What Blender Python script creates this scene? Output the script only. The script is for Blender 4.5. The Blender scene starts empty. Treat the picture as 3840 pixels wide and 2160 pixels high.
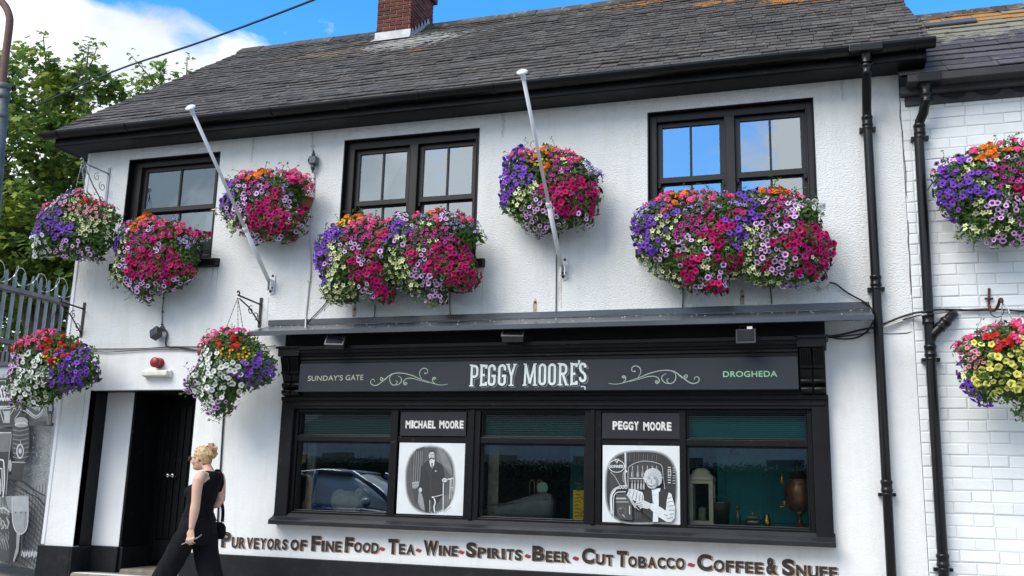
import bpy, bmesh, math, random
import numpy as np
from mathutils import Vector, Matrix, noise
R = math.radians
# ------------------------------------------------------------------ camera
scene = bpy.context.scene
C = scene.collection
CAM = np.array([0.0, -9.2, 1.25])
FPX, YAW, PITCH, ROLL = 3569.34, 0.310593, 0.204504, 0.0258942   # focal length in px of the 3840 px photograph
def _axes():
    cy, sy, cp, sp = math.cos(YAW), math.sin(YAW), math.cos(PITCH), math.sin(PITCH)
    f = np.array([-sy*cp, cy*cp, sp]); r = np.array([cy, sy, 0.0]); u = np.cross(r, f)
    c, s = math.cos(ROLL), math.sin(ROLL)
    return c*r+s*u, -s*r+c*u, f
AXR, AXU, AXF = _axes()
cam_data = bpy.data.cameras.new('camera')
cam = bpy.data.objects.new('camera', cam_data); C.objects.link(cam)
cam_data.sensor_width = 36.0
cam_data.lens = FPX/3840*36.0
cam_data.clip_start = 0.05; cam_data.clip_end = 3000
m = Matrix.Identity(4)
for i in range(3):
    m[i][0], m[i][1], m[i][2], m[i][3] = AXR[i], AXU[i], -AXF[i], CAM[i]
cam.matrix_world = m
scene.camera = cam
# ------------------------------------------------------------------ light
SUN_EL, SUN_AZ = R(46), R(-34)          # high, in front of the facade and to the left
scene.view_settings.view_transform = 'Standard'
scene.view_settings.look = 'None'
scene.view_settings.gamma = 1.0
scene.view_settings.exposure = 1.40
sd = bpy.data.lights.new('sun', 'SUN'); sd.energy = 1.35; sd.angle = R(40); sd.color = (1.0, 0.955, 0.875)
sun = bpy.data.objects.new('sun', sd); C.objects.link(sun)
sdir = Vector((math.sin(SUN_AZ)*math.cos(SUN_EL), -math.cos(SUN_AZ)*math.cos(SUN_EL), math.sin(SUN_EL)))  # towards the sun
sun.rotation_euler = sdir.to_track_quat('Z', 'Y').to_euler()
world = bpy.data.worlds.new('World'); scene.world = world; world.use_nodes = True
wn, wl = world.node_tree.nodes, world.node_tree.links
wn.clear()
out = wn.new('ShaderNodeOutputWorld'); bg = wn.new('ShaderNodeBackground')
sky = wn.new('ShaderNodeTexSky'); sky.sky_type = 'NISHITA'; sky.sun_disc = False
sky.sun_elevation = SUN_EL; sky.sun_rotation = math.atan2(sdir.x, sdir.y)
sky.ozone_density = 3.0; sky.air_density = 1.0; sky.dust_density = 0.3
hs = wn.new('ShaderNodeHueSaturation'); hs.inputs['Saturation'].default_value = 1.35; hs.inputs['Value'].default_value = 1.30
tc = wn.new('ShaderNodeTexCoord'); mp = wn.new('ShaderNodeMapping'); mp.inputs['Scale'].default_value = (1.0, 1.0, 1.7)
mp.inputs['Location'].default_value = (3.1, 0.7, 0.25)
nz = wn.new('ShaderNodeTexNoise'); nz.inputs['Scale'].default_value = 2.9; nz.inputs['Detail'].default_value = 7
nz.inputs['Roughness'].default_value = 0.52; nz.inputs['Distortion'].default_value = 0.35
rm = wn.new('ShaderNodeValToRGB'); rm.color_ramp.elements[0].position = 0.47; rm.color_ramp.elements[1].position = 0.64
nz2 = wn.new('ShaderNodeTexNoise'); nz2.inputs['Scale'].default_value = 4.0; nz2.inputs['Detail'].default_value = 5
cl = wn.new('ShaderNodeValToRGB')
cl.color_ramp.elements[0].position = 0.2; cl.color_ramp.elements[0].color = (1.6, 1.95, 2.3, 1)
cl.color_ramp.elements[1].position = 0.55; cl.color_ramp.elements[1].color = (4.7, 4.85, 4.95, 1)
mx = wn.new('ShaderNodeMix'); mx.data_type = 'RGBA'
wl.new(tc.outputs['Generated'], mp.inputs['Vector']); wl.new(mp.outputs['Vector'], nz.inputs['Vector']); wl.new(mp.outputs['Vector'], nz2.inputs['Vector'])
# a bank of cloud low in the north-west, placed by direction
BANK = []
wl.new(sky.outputs['Color'], hs.inputs['Color']); wl.new(hs.outputs['Color'], mx.inputs['A']); 
wl.new(cl.outputs['Color'], mx.inputs['B']); wl.new(mx.outputs['Result'], bg.inputs['Color'])
bg.inputs['Strength'].default_value = 0.1
wl.new(bg.outputs['Background'], out.inputs['Surface'])
def wmath(op, a, b=None):
    n = wn.new('ShaderNodeMath'); n.operation = op
    for i, v in enumerate((a, b)):
        if v is None: continue
        if isinstance(v, (int, float)): n.inputs[i].default_value = v
        else: wl.new(v, n.inputs[i])
    return n.outputs[0]
def lobe(d, lo, hi):
    """1 near direction d, 0 away from it: lo..hi are cosines"""
    n = wn.new('ShaderNodeVectorMath'); n.operation = 'DOT_PRODUCT'; wl.new(tc.outputs['Generated'], n.inputs[0])
    n.inputs[1].default_value = Vector(d).normalized()
    r = wn.new('ShaderNodeMapRange'); r.interpolation_type = 'SMOOTHSTEP'
    r.inputs['From Min'].default_value = lo; r.inputs['From Max'].default_value = hi
    wl.new(n.outputs['Value'], r.inputs['Value']); return r.outputs['Result']
def pix_dir(x, y):
    d = AXF*FPX+AXR*(x-1920)-AXU*(y-1080); return d/np.linalg.norm(d)
fine = wn.new('ShaderNodeTexNoise'); fine.inputs['Scale'].default_value = 13; fine.inputs['Detail'].default_value = 6; fine.inputs['Roughness'].default_value = .6; fine.inputs['Distortion'].default_value = .6
wl.new(mp.outputs['Vector'], fine.inputs['Vector'])
dens = wmath('ADD', nz.outputs['Fac'], wmath('MULTIPLY', wmath('SUBTRACT', fine.outputs['Fac'], 0.5), 0.42))
for d, lo, hi, w in ((pix_dir(-120, 330), 0.986, 0.9975, 0.30), (pix_dir(200, 480), 0.990, 0.998, 0.26), (pix_dir(660, 350), 0.9935, 0.9985, 0.42), (pix_dir(1090, 250), 0.9970, 0.99985, 0.255), (pix_dir(1335, 70), 0.9988, 0.99992, 0.22), (pix_dir(150, 100), 0.992, 0.9985, 0.12), (pix_dir(1500, -900), 0.80, 0.97, -0.20), (pix_dir(2900, 100), 0.90, 0.97, -0.25), (pix_dir(650, -20), 0.9945, 0.9988, -0.22), (pix_dir(1000, 30), 0.994, 0.9988, -0.10),
    ((0.1,-1,0.75), 0.55, 0.95, 0.13), ((-1.35,-9.2,3.45), 0.990, 0.9985, -0.34), ((-0.15,-9.2,3.55), 0.994, 0.9995, 0.16), ((-4.1,-9.2,3.45), 0.975, 0.992, 0.10), ((-7.3,-9.2,3.3), 0.965, 0.985, 0.30)):  # unseen cloud cover behind the camera, added to whiten light and fill pane reflections
    dens = wmath('ADD', dens, wmath('MULTIPLY', lobe(d, lo, hi), w))
wl.new(dens, rm.inputs['Fac'])
shade = nz2.outputs['Fac']                    # unseen cloud greys behind the camera, shaped to tone the upper windows' reflections
for d, lo, hi, w in (((-7.3,-9.2,3.3), 0.955, 0.985, -0.44), ((-4.1,-9.2,3.45), 0.955, 0.985, 0.30), ((-0.2,-9.2,3.5), 0.985, 0.995, 0.15)): shade = wmath('ADD', shade, wmath('MULTIPLY', lobe(d, lo, hi), w))
wl.new(shade, cl.inputs['Fac'])
wl.new(rm.outputs['Color'], mx.inputs['Factor'])
# ------------------------------------------------------------------ measuring: a photograph pixel seen on the plane y = Y (metres)
def at(px, py, Y=0.0):
    d = AXF*FPX+AXR*(px-1920)-AXU*(py-1080)
    t = (Y-CAM[1])/d[1]
    return Vector(CAM+t*d)
def zoomer(ox, oy, s):
    return lambda x, y: (ox+x*s, oy+y*s)
G = 0.4969
# ------------------------------------------------------------------ helpers
class MB:
    def __init__(s): s.v = []; s.f = []; s.m = []; s.sm = []
    def add(s, vs, fs, mi=0, smooth=False):
        o = len(s.v); s.v += [tuple(v) for v in vs]
        for f in fs: s.f.append(tuple(i+o for i in f)); s.m.append(mi); s.sm.append(smooth)
    def box(s, x0, x1, y0, y1, z0, z1, mi=0):
        s.add([(x0,y0,z0),(x1,y0,z0),(x1,y1,z0),(x0,y1,z0),(x0,y0,z1),(x1,y0,z1),(x1,y1,z1),(x0,y1,z1)],
              [(0,3,2,1),(4,5,6,7),(0,1,5,4),(1,2,6,5),(2,3,7,6),(3,0,4,7)], mi)
    def obox(s, c, ax, ay, az, mi=0):
        """oriented box from centre and three half-axis vectors"""
        c, ax, ay, az = Vector(c), Vector(ax), Vector(ay), Vector(az)
        vs = [c+i*ax+j*ay+k*az for k in (-1,1) for i, j in ((-1,-1),(1,-1),(1,1),(-1,1))]
        s.add(vs, [(0,3,2,1),(4,5,6,7),(0,1,5,4),(1,2,6,5),(2,3,7,6),(3,0,4,7)], mi)
    def quad(s, a, b, c, d, mi=0): s.add([a,b,c,d], [(0,1,2,3)], mi)
    def poly(s, pts, mi=0): s.add(pts, [tuple(range(len(pts)))], mi)
    def prism_x(s, prof, x0, x1, mi=0, smooth=False):
        """profile of (y,z) swept along x"""
        n = len(prof)
        s.add([(x0,y,z) for y,z in prof]+[(x1,y,z) for y,z in prof], [(i,(i+1)%n,n+(i+1)%n,n+i) for i in range(n)], mi, smooth)
        s.add([(x0,y,z) for y,z in prof], [tuple(range(n-1,-1,-1))], mi); s.add([(x1,y,z) for y,z in prof], [tuple(range(n))], mi)
    def tube(s, pts, r, n=8, mi=0, cap=True, smooth=True):
        pts = [Vector(p) for p in pts]
        rs = r if isinstance(r, (list, tuple)) else [r]*len(pts)
        o = len(s.v); ref = None
        for i, p in enumerate(pts):
            t = (pts[min(i+1,len(pts)-1)]-pts[max(i-1,0)])
            t = t.normalized() if t.length > 1e-9 else Vector((0,0,1))
            if ref is None: ref = Vector((0,0,1)) if abs(t.z) < .9 else Vector((1,0,0))
            a = (ref-t*ref.dot(t)).normalized(); b = t.cross(a); ref = a
            for k in range(n):
                w = 2*math.pi*k/n; s.v.append(tuple(p+(a*math.cos(w)+b*math.sin(w))*rs[i]))
        for i in range(len(pts)-1):
            for k in range(n):
                s.f.append((o+i*n+k, o+i*n+(k+1)%n, o+(i+1)*n+(k+1)%n, o+(i+1)*n+k)); s.m.append(mi); s.sm.append(smooth)
        if cap:
            s.f.append(tuple(o+k for k in range(n-1,-1,-1))); s.m.append(mi); s.sm.append(False)
            e = o+(len(pts)-1)*n; s.f.append(tuple(e+k for k in range(n))); s.m.append(mi); s.sm.append(False)
    def lathe(s, c, prof, n=20, mi=0, axis=(0,0,1), smooth=True):
        """prof of (radius, height) about axis through c"""
        ax = Vector(axis).normalized(); ref = Vector((1,0,0)) if abs(ax.x) < .9 else Vector((0,1,0))
        a = (ref-ax*ref.dot(ax)).normalized(); b = ax.cross(a); c = Vector(c); o = len(s.v)
        for r, h in prof:
            for k in range(n):
                w = 2*math.pi*k/n; s.v.append(tuple(c+ax*h+(a*math.cos(w)+b*math.sin(w))*r))
        for i in range(len(prof)-1):
            for k in range(n):
                s.f.append((o+i*n+k, o+i*n+(k+1)%n, o+(i+1)*n+(k+1)%n, o+(i+1)*n+k)); s.m.append(mi); s.sm.append(smooth)
        for j in (0, len(prof)-1):
            if prof[j][0] > 1e-4:
                s.f.append(tuple(o+j*n+k for k in range(n))); s.m.append(mi); s.sm.append(False)
    def loft(s, rings, n=18, mi=0, power=2.0):
        """rings of (centre, half-axis a, half-axis b): closed at both ends"""
        o = len(s.v)
        for c, a, b in rings:
            c, a, b = Vector(c), Vector(a), Vector(b)
            for k in range(n):
                w = 2*math.pi*k/n; cw, sw = math.cos(w), math.sin(w)
                cw = math.copysign(abs(cw)**(2/power), cw); sw = math.copysign(abs(sw)**(2/power), sw)
                s.v.append(tuple(c+a*cw+b*sw))
        for i in range(len(rings)-1):
            for k in range(n):
                s.f.append((o+i*n+k, o+i*n+(k+1)%n, o+(i+1)*n+(k+1)%n, o+(i+1)*n+k)); s.m.append(mi); s.sm.append(True)
        s.f.append(tuple(o+k for k in range(n-1,-1,-1))); s.m.append(mi); s.sm.append(True)
        e = o+(len(rings)-1)*n; s.f.append(tuple(e+k for k in range(n))); s.m.append(mi); s.sm.append(True)
    def ell(s, c, rx, ry, rz, mi=0, n=16, k=10):
        s.loft([((c[0],c[1],c[2]+rz*math.sin(-math.pi/2+math.pi*(i+.02)/(k-.96+1)*1.0)), (rx*max(.02,math.cos(-math.pi/2+math.pi*(i+.02)/(k+.04))),0,0), (0,ry*max(.02,math.cos(-math.pi/2+math.pi*(i+.02)/(k+.04))),0)) for i in range(k+1)], n, mi)
    def ribbon(s, pts, w, nrm=(0,-1,0), mi=0, lift=0.0):
        """flat stroke of width w following pts in the plane with normal nrm"""
        pts = [Vector(p) for p in pts]; nrm = Vector(nrm); ws = w if isinstance(w,(list,tuple)) else [w]*len(pts)
        L, Rr = [], []
        for i, p in enumerate(pts):
            d0 = (pts[i]-pts[i-1]).normalized() if i > 0 else None
            d1 = (pts[i+1]-pts[i]).normalized() if i < len(pts)-1 else None
            if d0 is None: d0 = d1
            if d1 is None: d1 = d0
            t = (d0+d1); t = t.normalized() if t.length > 1e-6 else d1
            side = t.cross(nrm).normalized(); k = 1/max(.5, abs(t.dot(d1)))
            L.append(p+side*ws[i]*.5*k+nrm*lift); Rr.append(p-side*ws[i]*.5*k+nrm*lift)
        n = len(pts)
        s.add(L+Rr, [(i, i+1, n+i+1, n+i) for i in range(n-1)], mi)
    def mesh(s, name, mats):
        me = bpy.data.meshes.new(name); me.from_pydata(s.v, [], s.f)
        for q in (mats if isinstance(mats, (list,tuple)) else [mats]): me.materials.append(q)
        me.polygons.foreach_set('material_index', s.m); me.polygons.foreach_set('use_smooth', s.sm)
        me.update(); return me
def obj(name, mb, mats, parent=None, bevel=0, fix=False):
    me = mb.mesh(name, mats) if isinstance(mb, MB) else mb
    o = bpy.data.objects.new(name, me); C.objects.link(o)
    if fix:
        bm = bmesh.new(); bm.from_mesh(me); bmesh.ops.recalc_face_normals(bm, faces=bm.faces); bm.to_mesh(me); bm.free()
    if parent is not None:
        o.parent = parent
        if any(abs(c) > 1e-9 for c in parent_loc(parent)): o.location = -Vector(parent_loc(parent))
    if bevel:
        b = o.modifiers.new('bevel', 'BEVEL'); b.width = bevel; b.segments = 2; b.limit_method = 'ANGLE'; b.angle_limit = R(50)
    return o
def parent_loc(p):
    v = Vector((0,0,0))
    while p is not None: v = v+Vector(p.location); p = p.parent
    return v
def tag(o, label=None, cat=None, group=None, kind=None):
    if label: o['label'] = label
    if cat: o['category'] = cat
    if group: o['group'] = group
    if kind: o['kind'] = kind
    return o
def thing(name, label, cat, loc=(0,0,0), group=None):
    o = bpy.data.objects.new(name, None); C.objects.link(o); o.location = loc; o.empty_display_size = .1
    return tag(o, label, cat, group)
def struct(name, mb, mats): return tag(obj(name, mb, mats), kind='structure')
# ------------------------------------------------------------------ materials
def mat(name, col, rough=.6, spec=.5, metal=0.0, var=0.0, vscale=6.0, bump=0.0, bscale=60.0, trans=0.0, coat=0.0, isl=0.0, bdist=.01, col2=None, cscale=3.0, cw=(.45,.6)):
    mt = bpy.data.materials.new(name); mt.use_nodes = True; nt = mt.node_tree; n, l = nt.nodes, nt.links
    b = n['Principled BSDF']; b.inputs['Roughness'].default_value = rough; b.inputs['Metallic'].default_value = metal
    b.inputs['Specular IOR Level'].default_value = spec
    if coat: b.inputs['Coat Weight'].default_value = coat
    b.inputs['Base Color'].default_value = (*col, 1)
    tcn = n.new('ShaderNodeTexCoord'); src = None
    if col2:
        q = n.new('ShaderNodeTexNoise'); q.inputs['Scale'].default_value = cscale; q.inputs['Detail'].default_value = 6; q.inputs['Roughness'].default_value = .65
        l.new(tcn.outputs['Object'], q.inputs['Vector'])
        rp = n.new('ShaderNodeValToRGB'); rp.color_ramp.elements[0].position = cw[0]; rp.color_ramp.elements[1].position = cw[1]
        rp.color_ramp.elements[0].color = (*col,1); rp.color_ramp.elements[1].color = (*col2,1)
        l.new(q.outputs['Fac'], rp.inputs['Fac']); src = rp.outputs['Color']
    if var or isl:
        h = n.new('ShaderNodeHueSaturation')
        if src: l.new(src, h.inputs['Color'])
        else: h.inputs['Color'].default_value = (*col, 1)
        acc = None
        if var:
            q = n.new('ShaderNodeTexNoise'); q.inputs['Scale'].default_value = vscale; q.inputs['Detail'].default_value = 5
            l.new(tcn.outputs['Object'], q.inputs['Vector'])
            r_ = n.new('ShaderNodeMapRange'); r_.inputs['From Min'].default_value = .3; r_.inputs['From Max'].default_value = .7
            r_.inputs['To Min'].default_value = 1-var; r_.inputs['To Max'].default_value = 1+var; l.new(q.outputs['Fac'], r_.inputs['Value']); acc = r_.outputs['Result']
        if isl:
            gi = n.new('ShaderNodeNewGeometry'); r_ = n.new('ShaderNodeMapRange'); r_.inputs['To Min'].default_value = 1-isl; r_.inputs['To Max'].default_value = 1+isl
            l.new(gi.outputs['Random Per Island'], r_.inputs['Value'])
            if acc:
                mm = n.new('ShaderNodeMath'); mm.operation = 'MULTIPLY'; l.new(acc, mm.inputs[0]); l.new(r_.outputs['Result'], mm.inputs[1]); acc = mm.outputs[0]
            else: acc = r_.outputs['Result']
        l.new(acc, h.inputs['Value']); src = h.outputs['Color']
    if src: l.new(src, b.inputs['Base Color'])
    if bump:
        q = n.new('ShaderNodeTexNoise'); q.inputs['Scale'].default_value = bscale; q.inputs['Detail'].default_value = 4
        l.new(tcn.outputs['Object'], q.inputs['Vector']); bp = n.new('ShaderNodeBump'); bp.inputs['Strength'].default_value = bump; bp.inputs['Distance'].default_value = bdist
        l.new(q.outputs['Fac'], bp.inputs['Height']); l.new(bp.outputs['Normal'], b.inputs['Normal'])
    if trans:
        t = n.new('ShaderNodeBsdfTranslucent'); ms = n.new('ShaderNodeMixShader'); ms.inputs['Fac'].default_value = trans
        if src: l.new(src, t.inputs['Color'])
        else: t.inputs['Color'].default_value = (*col,1)
        l.new(b.outputs['BSDF'], ms.inputs[1]); l.new(t.outputs['BSDF'], ms.inputs[2]); l.new(ms.outputs['Shader'], n['Material Output'].inputs['Surface'])
    return mt
def glass(name, refl, tint=(1,1,1), rough=0.0, bump=0.0):
    mt = bpy.data.materials.new(name); mt.use_nodes = True; n, l = mt.node_tree.nodes, mt.node_tree.links
    n.remove(n['Principled BSDF'])
    g = n.new('ShaderNodeBsdfGlossy'); g.inputs['Roughness'].default_value = rough; g.inputs['Color'].default_value = (.84,.94,1,1)
    t = n.new('ShaderNodeBsdfTransparent'); t.inputs['Color'].default_value = (*tint,1)
    lw = n.new('ShaderNodeFresnel'); lw.inputs['IOR'].default_value = 1.5
    ad = n.new('ShaderNodeMath'); ad.operation = 'ADD'; ad.inputs[1].default_value = refl; l.new(lw.outputs['Fac'], ad.inputs[0])
    ms = n.new('ShaderNodeMixShader'); l.new(ad.outputs[0], ms.inputs['Fac']); l.new(t.outputs['BSDF'], ms.inputs[1]); l.new(g.outputs['BSDF'], ms.inputs[2])
    if bump:
        tcn = n.new('ShaderNodeTexCoord'); q = n.new('ShaderNodeTexNoise'); q.inputs['Scale'].default_value = 1.6; l.new(tcn.outputs['Object'], q.inputs['Vector'])
        bp = n.new('ShaderNodeBump'); bp.inputs['Strength'].default_value = bump; bp.inputs['Distance'].default_value = .01
        l.new(q.outputs['Fac'], bp.inputs['Height']); l.new(bp.outputs['Normal'], g.inputs['Normal'])
    l.new(ms.outputs['Shader'], n['Material Output'].inputs['Surface']); return mt
def wall_mat(name, bump_up, rough_scale):
    """white masonry paint over wet dash above the string line, smoother below; rain dirt in patches"""
    mt = mat(name, (.80,.81,.80), rough=.75, spec=.25); nt = mt.node_tree; n, l = nt.nodes, nt.links; b = n['Principled BSDF']
    tcn = n.new('ShaderNodeTexCoord'); sp = n.new('ShaderNodeSeparateXYZ'); l.new(tcn.outputs['Object'], sp.inputs[0])
    q = n.new('ShaderNodeTexNoise'); q.inputs['Scale'].default_value = rough_scale; q.inputs['Detail'].default_value = 3; q.inputs['Roughness'].default_value = .6
    mpp = n.new('ShaderNodeMapping'); mpp.inputs['Scale'].default_value = (.85, 1, 1.15); l.new(tcn.outputs['Object'], mpp.inputs['Vector'])
    l.new(mpp.outputs['Vector'], q.inputs['Vector'])
    q2 = n.new('ShaderNodeTexNoise'); q2.inputs['Scale'].default_value = 9; q2.inputs['Detail'].default_value = 6; l.new(tcn.outputs['Object'], q2.inputs['Vector'])
    mr = n.new('ShaderNodeMapRange'); mr.inputs['From Min'].default_value = 2.72; mr.inputs['From Max'].default_value = 2.78
    mr.inputs['To Min'].default_value = .22; mr.inputs['To Max'].default_value = 1.0; l.new(sp.outputs['Z'], mr.inputs['Value'])
    mu = n.new('ShaderNodeMath'); mu.operation = 'MULTIPLY'; l.new(q.outputs['Fac'], mu.inputs[0]); l.new(mr.outputs['Result'], mu.inputs[1])
    ad = n.new('ShaderNodeMath'); ad.operation = 'MULTIPLY_ADD'; l.new(q2.outputs['Fac'], ad.inputs[0]); ad.inputs[1].default_value = .35; l.new(mu.outputs[0], ad.inputs[2])
    bp = n.new('ShaderNodeBump'); bp.inputs['Strength'].default_value = bump_up; bp.inputs['Distance'].default_value = .02
    l.new(ad.outputs[0], bp.inputs['Height']); l.new(bp.outputs['Normal'], b.inputs['Normal'])
    # faint dirt
    m2 = n.new('ShaderNodeMapping'); m2.inputs['Scale'].default_value = (5, 1, .8); l.new(tcn.outputs['Object'], m2.inputs['Vector'])
    q3 = n.new('ShaderNodeTexNoise'); q3.inputs['Scale'].default_value = 1.2; q3.inputs['Detail'].default_value = 7; q3.inputs['Roughness'].default_value = .7; l.new(m2.outputs['Vector'], q3.inputs['Vector'])
    rp = n.new('ShaderNodeValToRGB'); rp.color_ramp.elements[0].position = .3; rp.color_ramp.elements[0].color = (.735,.74,.715,1); rp.color_ramp.elements[1].position = .52; rp.color_ramp.elements[1].color = (.80,.81,.80,1)
    l.new(q3.outputs['Fac'], rp.inputs['Fac']); l.new(rp.outputs['Color'], b.inputs['Base Color'])
    return mt
def slate_mat(name, base, lich):
    mt = mat(name, base, rough=.8, spec=.25); nt = mt.node_tree; n, l = nt.nodes, nt.links; b = n['Principled BSDF']
    tcn = n.new('ShaderNodeTexCoord'); gi = n.new('ShaderNodeNewGeometry')
    rp = n.new('ShaderNodeValToRGB'); e = rp.color_ramp.elements
    e[0].position = 0; e[0].color = (base[0]*.6, base[1]*.6, base[2]*.62, 1); e[1].position = 1; e[1].color = (base[0]*1.3, base[1]*1.28, base[2]*1.3, 1)
    k = e.new(.5); k.color = (base[0], base[1]*.97, base[2]*.95, 1); k = e.new(.93); k.color = (base[0]*1.05, base[1]*1.05, base[2]*1.1, 1)
    l.new(gi.outputs['Random Per Island'], rp.inputs['Fac'])
    # fine grain
    q = n.new('ShaderNodeTexNoise'); q.inputs['Scale'].default_value = 14; q.inputs['Detail'].default_value = 8; q.inputs['Roughness'].default_value = .7; l.new(tcn.outputs['Object'], q.inputs['Vector'])
    h = n.new('ShaderNodeHueSaturation'); l.new(rp.outputs['Color'], h.inputs['Color']); r_ = n.new('ShaderNodeMapRange'); r_.inputs['From Min'].default_value = .3; r_.inputs['From Max'].default_value = .7; r_.inputs['To Min'].default_value = .75; r_.inputs['To Max'].default_value = 1.25
    l.new(q.outputs['Fac'], r_.inputs['Value']); l.new(r_.outputs['Result'], h.inputs['Value'])
    src = h.outputs['Color']
    # lichens: (centre, radius, colour, noise threshold)
    for (c, rad, colr, sc, th, amt) in lich:
        q = n.new('ShaderNodeTexNoise'); q.inputs['Scale'].default_value = sc; q.inputs['Detail'].default_value = 6; q.inputs['Roughness'].default_value = .72; l.new(tcn.outputs['Object'], q.inputs['Vector'])
        val = q.outputs['Fac']
        if c:
            vm = n.new('ShaderNodeMapping'); vm.vector_type = 'POINT'; vm.inputs['Scale'].default_value = [1/t for t in rad]; vm.inputs['Location'].default_value = [-a/t for a, t in zip(c, rad)]
            l.new(tcn.outputs['Object'], vm.inputs['Vector']); ln = n.new('ShaderNodeVectorMath'); ln.operation = 'LENGTH'; l.new(vm.outputs['Vector'], ln.inputs[0])
            ma = n.new('ShaderNodeMapRange'); ma.inputs['From Min'].default_value = 0; ma.inputs['From Max'].default_value = 1; ma.inputs['To Min'].default_value = .22; ma.inputs['To Max'].default_value = -.12
            l.new(ln.outputs['Value'], ma.inputs['Value']); ad = n.new('ShaderNodeMath'); l.new(val, ad.inputs[0]); l.new(ma.outputs['Result'], ad.inputs[1]); val = ad.outputs[0]
        mr = n.new('ShaderNodeMapRange'); mr.inputs['From Min'].default_value = th; mr.inputs['From Max'].default_value = th+.06; mr.inputs['To Max'].default_value = amt; l.new(val, mr.inputs['Value'])
        mi_ = n.new('ShaderNodeMix'); mi_.data_type = 'RGBA'; l.new(mr.outputs['Result'], mi_.inputs['Factor']); l.new(src, mi_.inputs['A']); mi_.inputs['B'].default_value = (*colr,1); src = mi_.outputs['Result']
    l.new(src, b.inputs['Base Color'])
    bp = n.new('ShaderNodeBump'); bp.inputs['Strength'].default_value = .5; bp.inputs['Distance'].default_value = .006; l.new(q.outputs['Fac'], bp.inputs['Height']); l.new(bp.outputs['Normal'], b.inputs['Normal'])
    return mt
WHITE = wall_mat('white_wet_dash', .75, 58)
SMOOTHW = mat('smooth_white_paint', (.78,.79,.80), rough=.55, bump=.15, bscale=9, var=.05, vscale=2)
BRICKW = mat('white_painted_brick', (.78,.80,.80), rough=.5, isl=.05, bump=.3, bscale=14, var=.04)
MORTW = mat('white_painted_mortar', (.64,.66,.66), rough=.8)
BLACK = mat('black_gloss_paint', (.0042,.0046,.0052), rough=.4, spec=.27, var=.3, vscale=5, bump=.15, bscale=10, col2=(.05,.053,.055), cscale=16, cw=(.63,.74))
BLACKM = mat('black_satin_paint', (.0055,.006,.0068), rough=.5, spec=.24, var=.35, vscale=4, bump=.15, bscale=16, col2=(.04,.042,.045), cscale=12, cw=(.62,.76))
PVC = mat('black_plastic', (.0045,.005,.0055), rough=.32, spec=.35, var=.25, vscale=3)
PLINTH = mat('black_plinth_paint', (.008,.009,.0105), rough=.6, spec=.3, var=.4, vscale=3, bump=.5, bscale=12, col2=(.035,.037,.04), cscale=5, cw=(.56,.82))
SASH = mat('dark_brown_sash', (.014,.0125,.0115), rough=.4, spec=.4, var=.2)
SHADOWBOX = mat('dark_room_and_gap', (.02,.02,.022), rough=.9)
SLATEGREY = mat('dark_grey_sign_paint', (.025,.030,.037), rough=.5, spec=.3, var=.12, vscale=2, bump=.03, bscale=5)
STEEL = mat('galvanised_steel', (.34,.36,.38), rough=.45, metal=.7, var=.15, vscale=8)
CANOPY = mat('grey_coated_sheet', (.062,.072,.084), rough=.25, spec=.6, var=.25, vscale=1.5, bump=.05, bscale=2)
WHITEMET = mat('white_painted_metal', (.74,.75,.75), rough=.35, var=.06)
DARKMET = mat('dark_wrought_iron', (.03,.028,.028), rough=.5, metal=.3)
CABLE = mat('black_cable', (.015,.015,.016), rough=.5)
GREYCABLE = mat('pale_cable', (.55,.56,.56), rough=.5)
UPGLASS = glass('upper_pane_glass', .36, (.75,.8,.82), bump=.28)
SHOPGLASS = glass('shop_pane_glass', .19, (.85,.9,.88), bump=.08)
# ------------------------------------------------------------------ ground
random.seed(7)
PAVE = mat('worn_paving', (.38,.35,.31), rough=.85, var=.25, vscale=4, bump=.3, bscale=25)
ROADM = mat('asphalt', (.085,.085,.085), rough=.9, var=.25, vscale=6, bump=.4, bscale=80)
KERBM = mat('granite_kerb', (.28,.28,.27), rough=.8, var=.2, vscale=12)
BANKM = mat('dry_earth', (.24,.19,.12), rough=.95, var=.35, vscale=5, bump=.6, bscale=14)
LINEM = mat('yellow_road_paint', (.65,.45,.04), rough=.7, var=.2)
mb = MB(); mb.quad((-600,-600,-.16),(600,-600,-.16),(600,600,-.16),(-600,600,-.16)); struct('ground', mb, mat('far_ground', (.22,.22,.20), rough=.95, var=.3, vscale=.4))
mb = MB(); mb.quad((-60,-11.2,-.152),(60,-11.2,-.152),(60,-3.1,-.152),(-60,-3.1,-.152)); struct('road', mb, ROADM)
mb = MB(); mb.quad((-60,-3.5,-.147),(60,-3.5,-.147),(60,-3.4,-.147),(-60,-3.4,-.147)); mb.quad((-60,-3.75,-.147),(60,-3.75,-.147),(60,-3.65,-.147),(-60,-3.65,-.147)); struct('road_markings', mb, LINEM)
mb = MB()
for y0, y1 in ((-2.95, .3), (-14.0, -11.35)):
    x = -40
    while x < 40:
        mb.box(x+.004, x+.596, y0, y1, -.2, -.03+random.uniform(-.003,.003)); x += .6
struct('pavement', mb, PAVE)
mb = MB()
for y0, y1 in ((-3.1, -2.956), (-11.344, -11.2)):
    x = -40
    while x < 40: mb.box(x+.005, x+.905, y0, y1, -.2, -.032); x += .91
struct('kerb', mb, KERBM)
mb = MB()
n = 26
vs = [(-8.75-(14*i/n), -.6+3.4*j/8, -.02+.085*(14*i/n)+(.09*noise.noise(Vector((i*.9,j*.8,3)))+.05 if 0<i else 0)) for i in range(n+1) for j in range(9)]
mb.add(vs, [(i*9+j, i*9+j+1, (i+1)*9+j+1, (i+1)*9+j) for i in range(n) for j in range(8)], 0, True)
struct('earth_bank', mb, BANKM)
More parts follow.
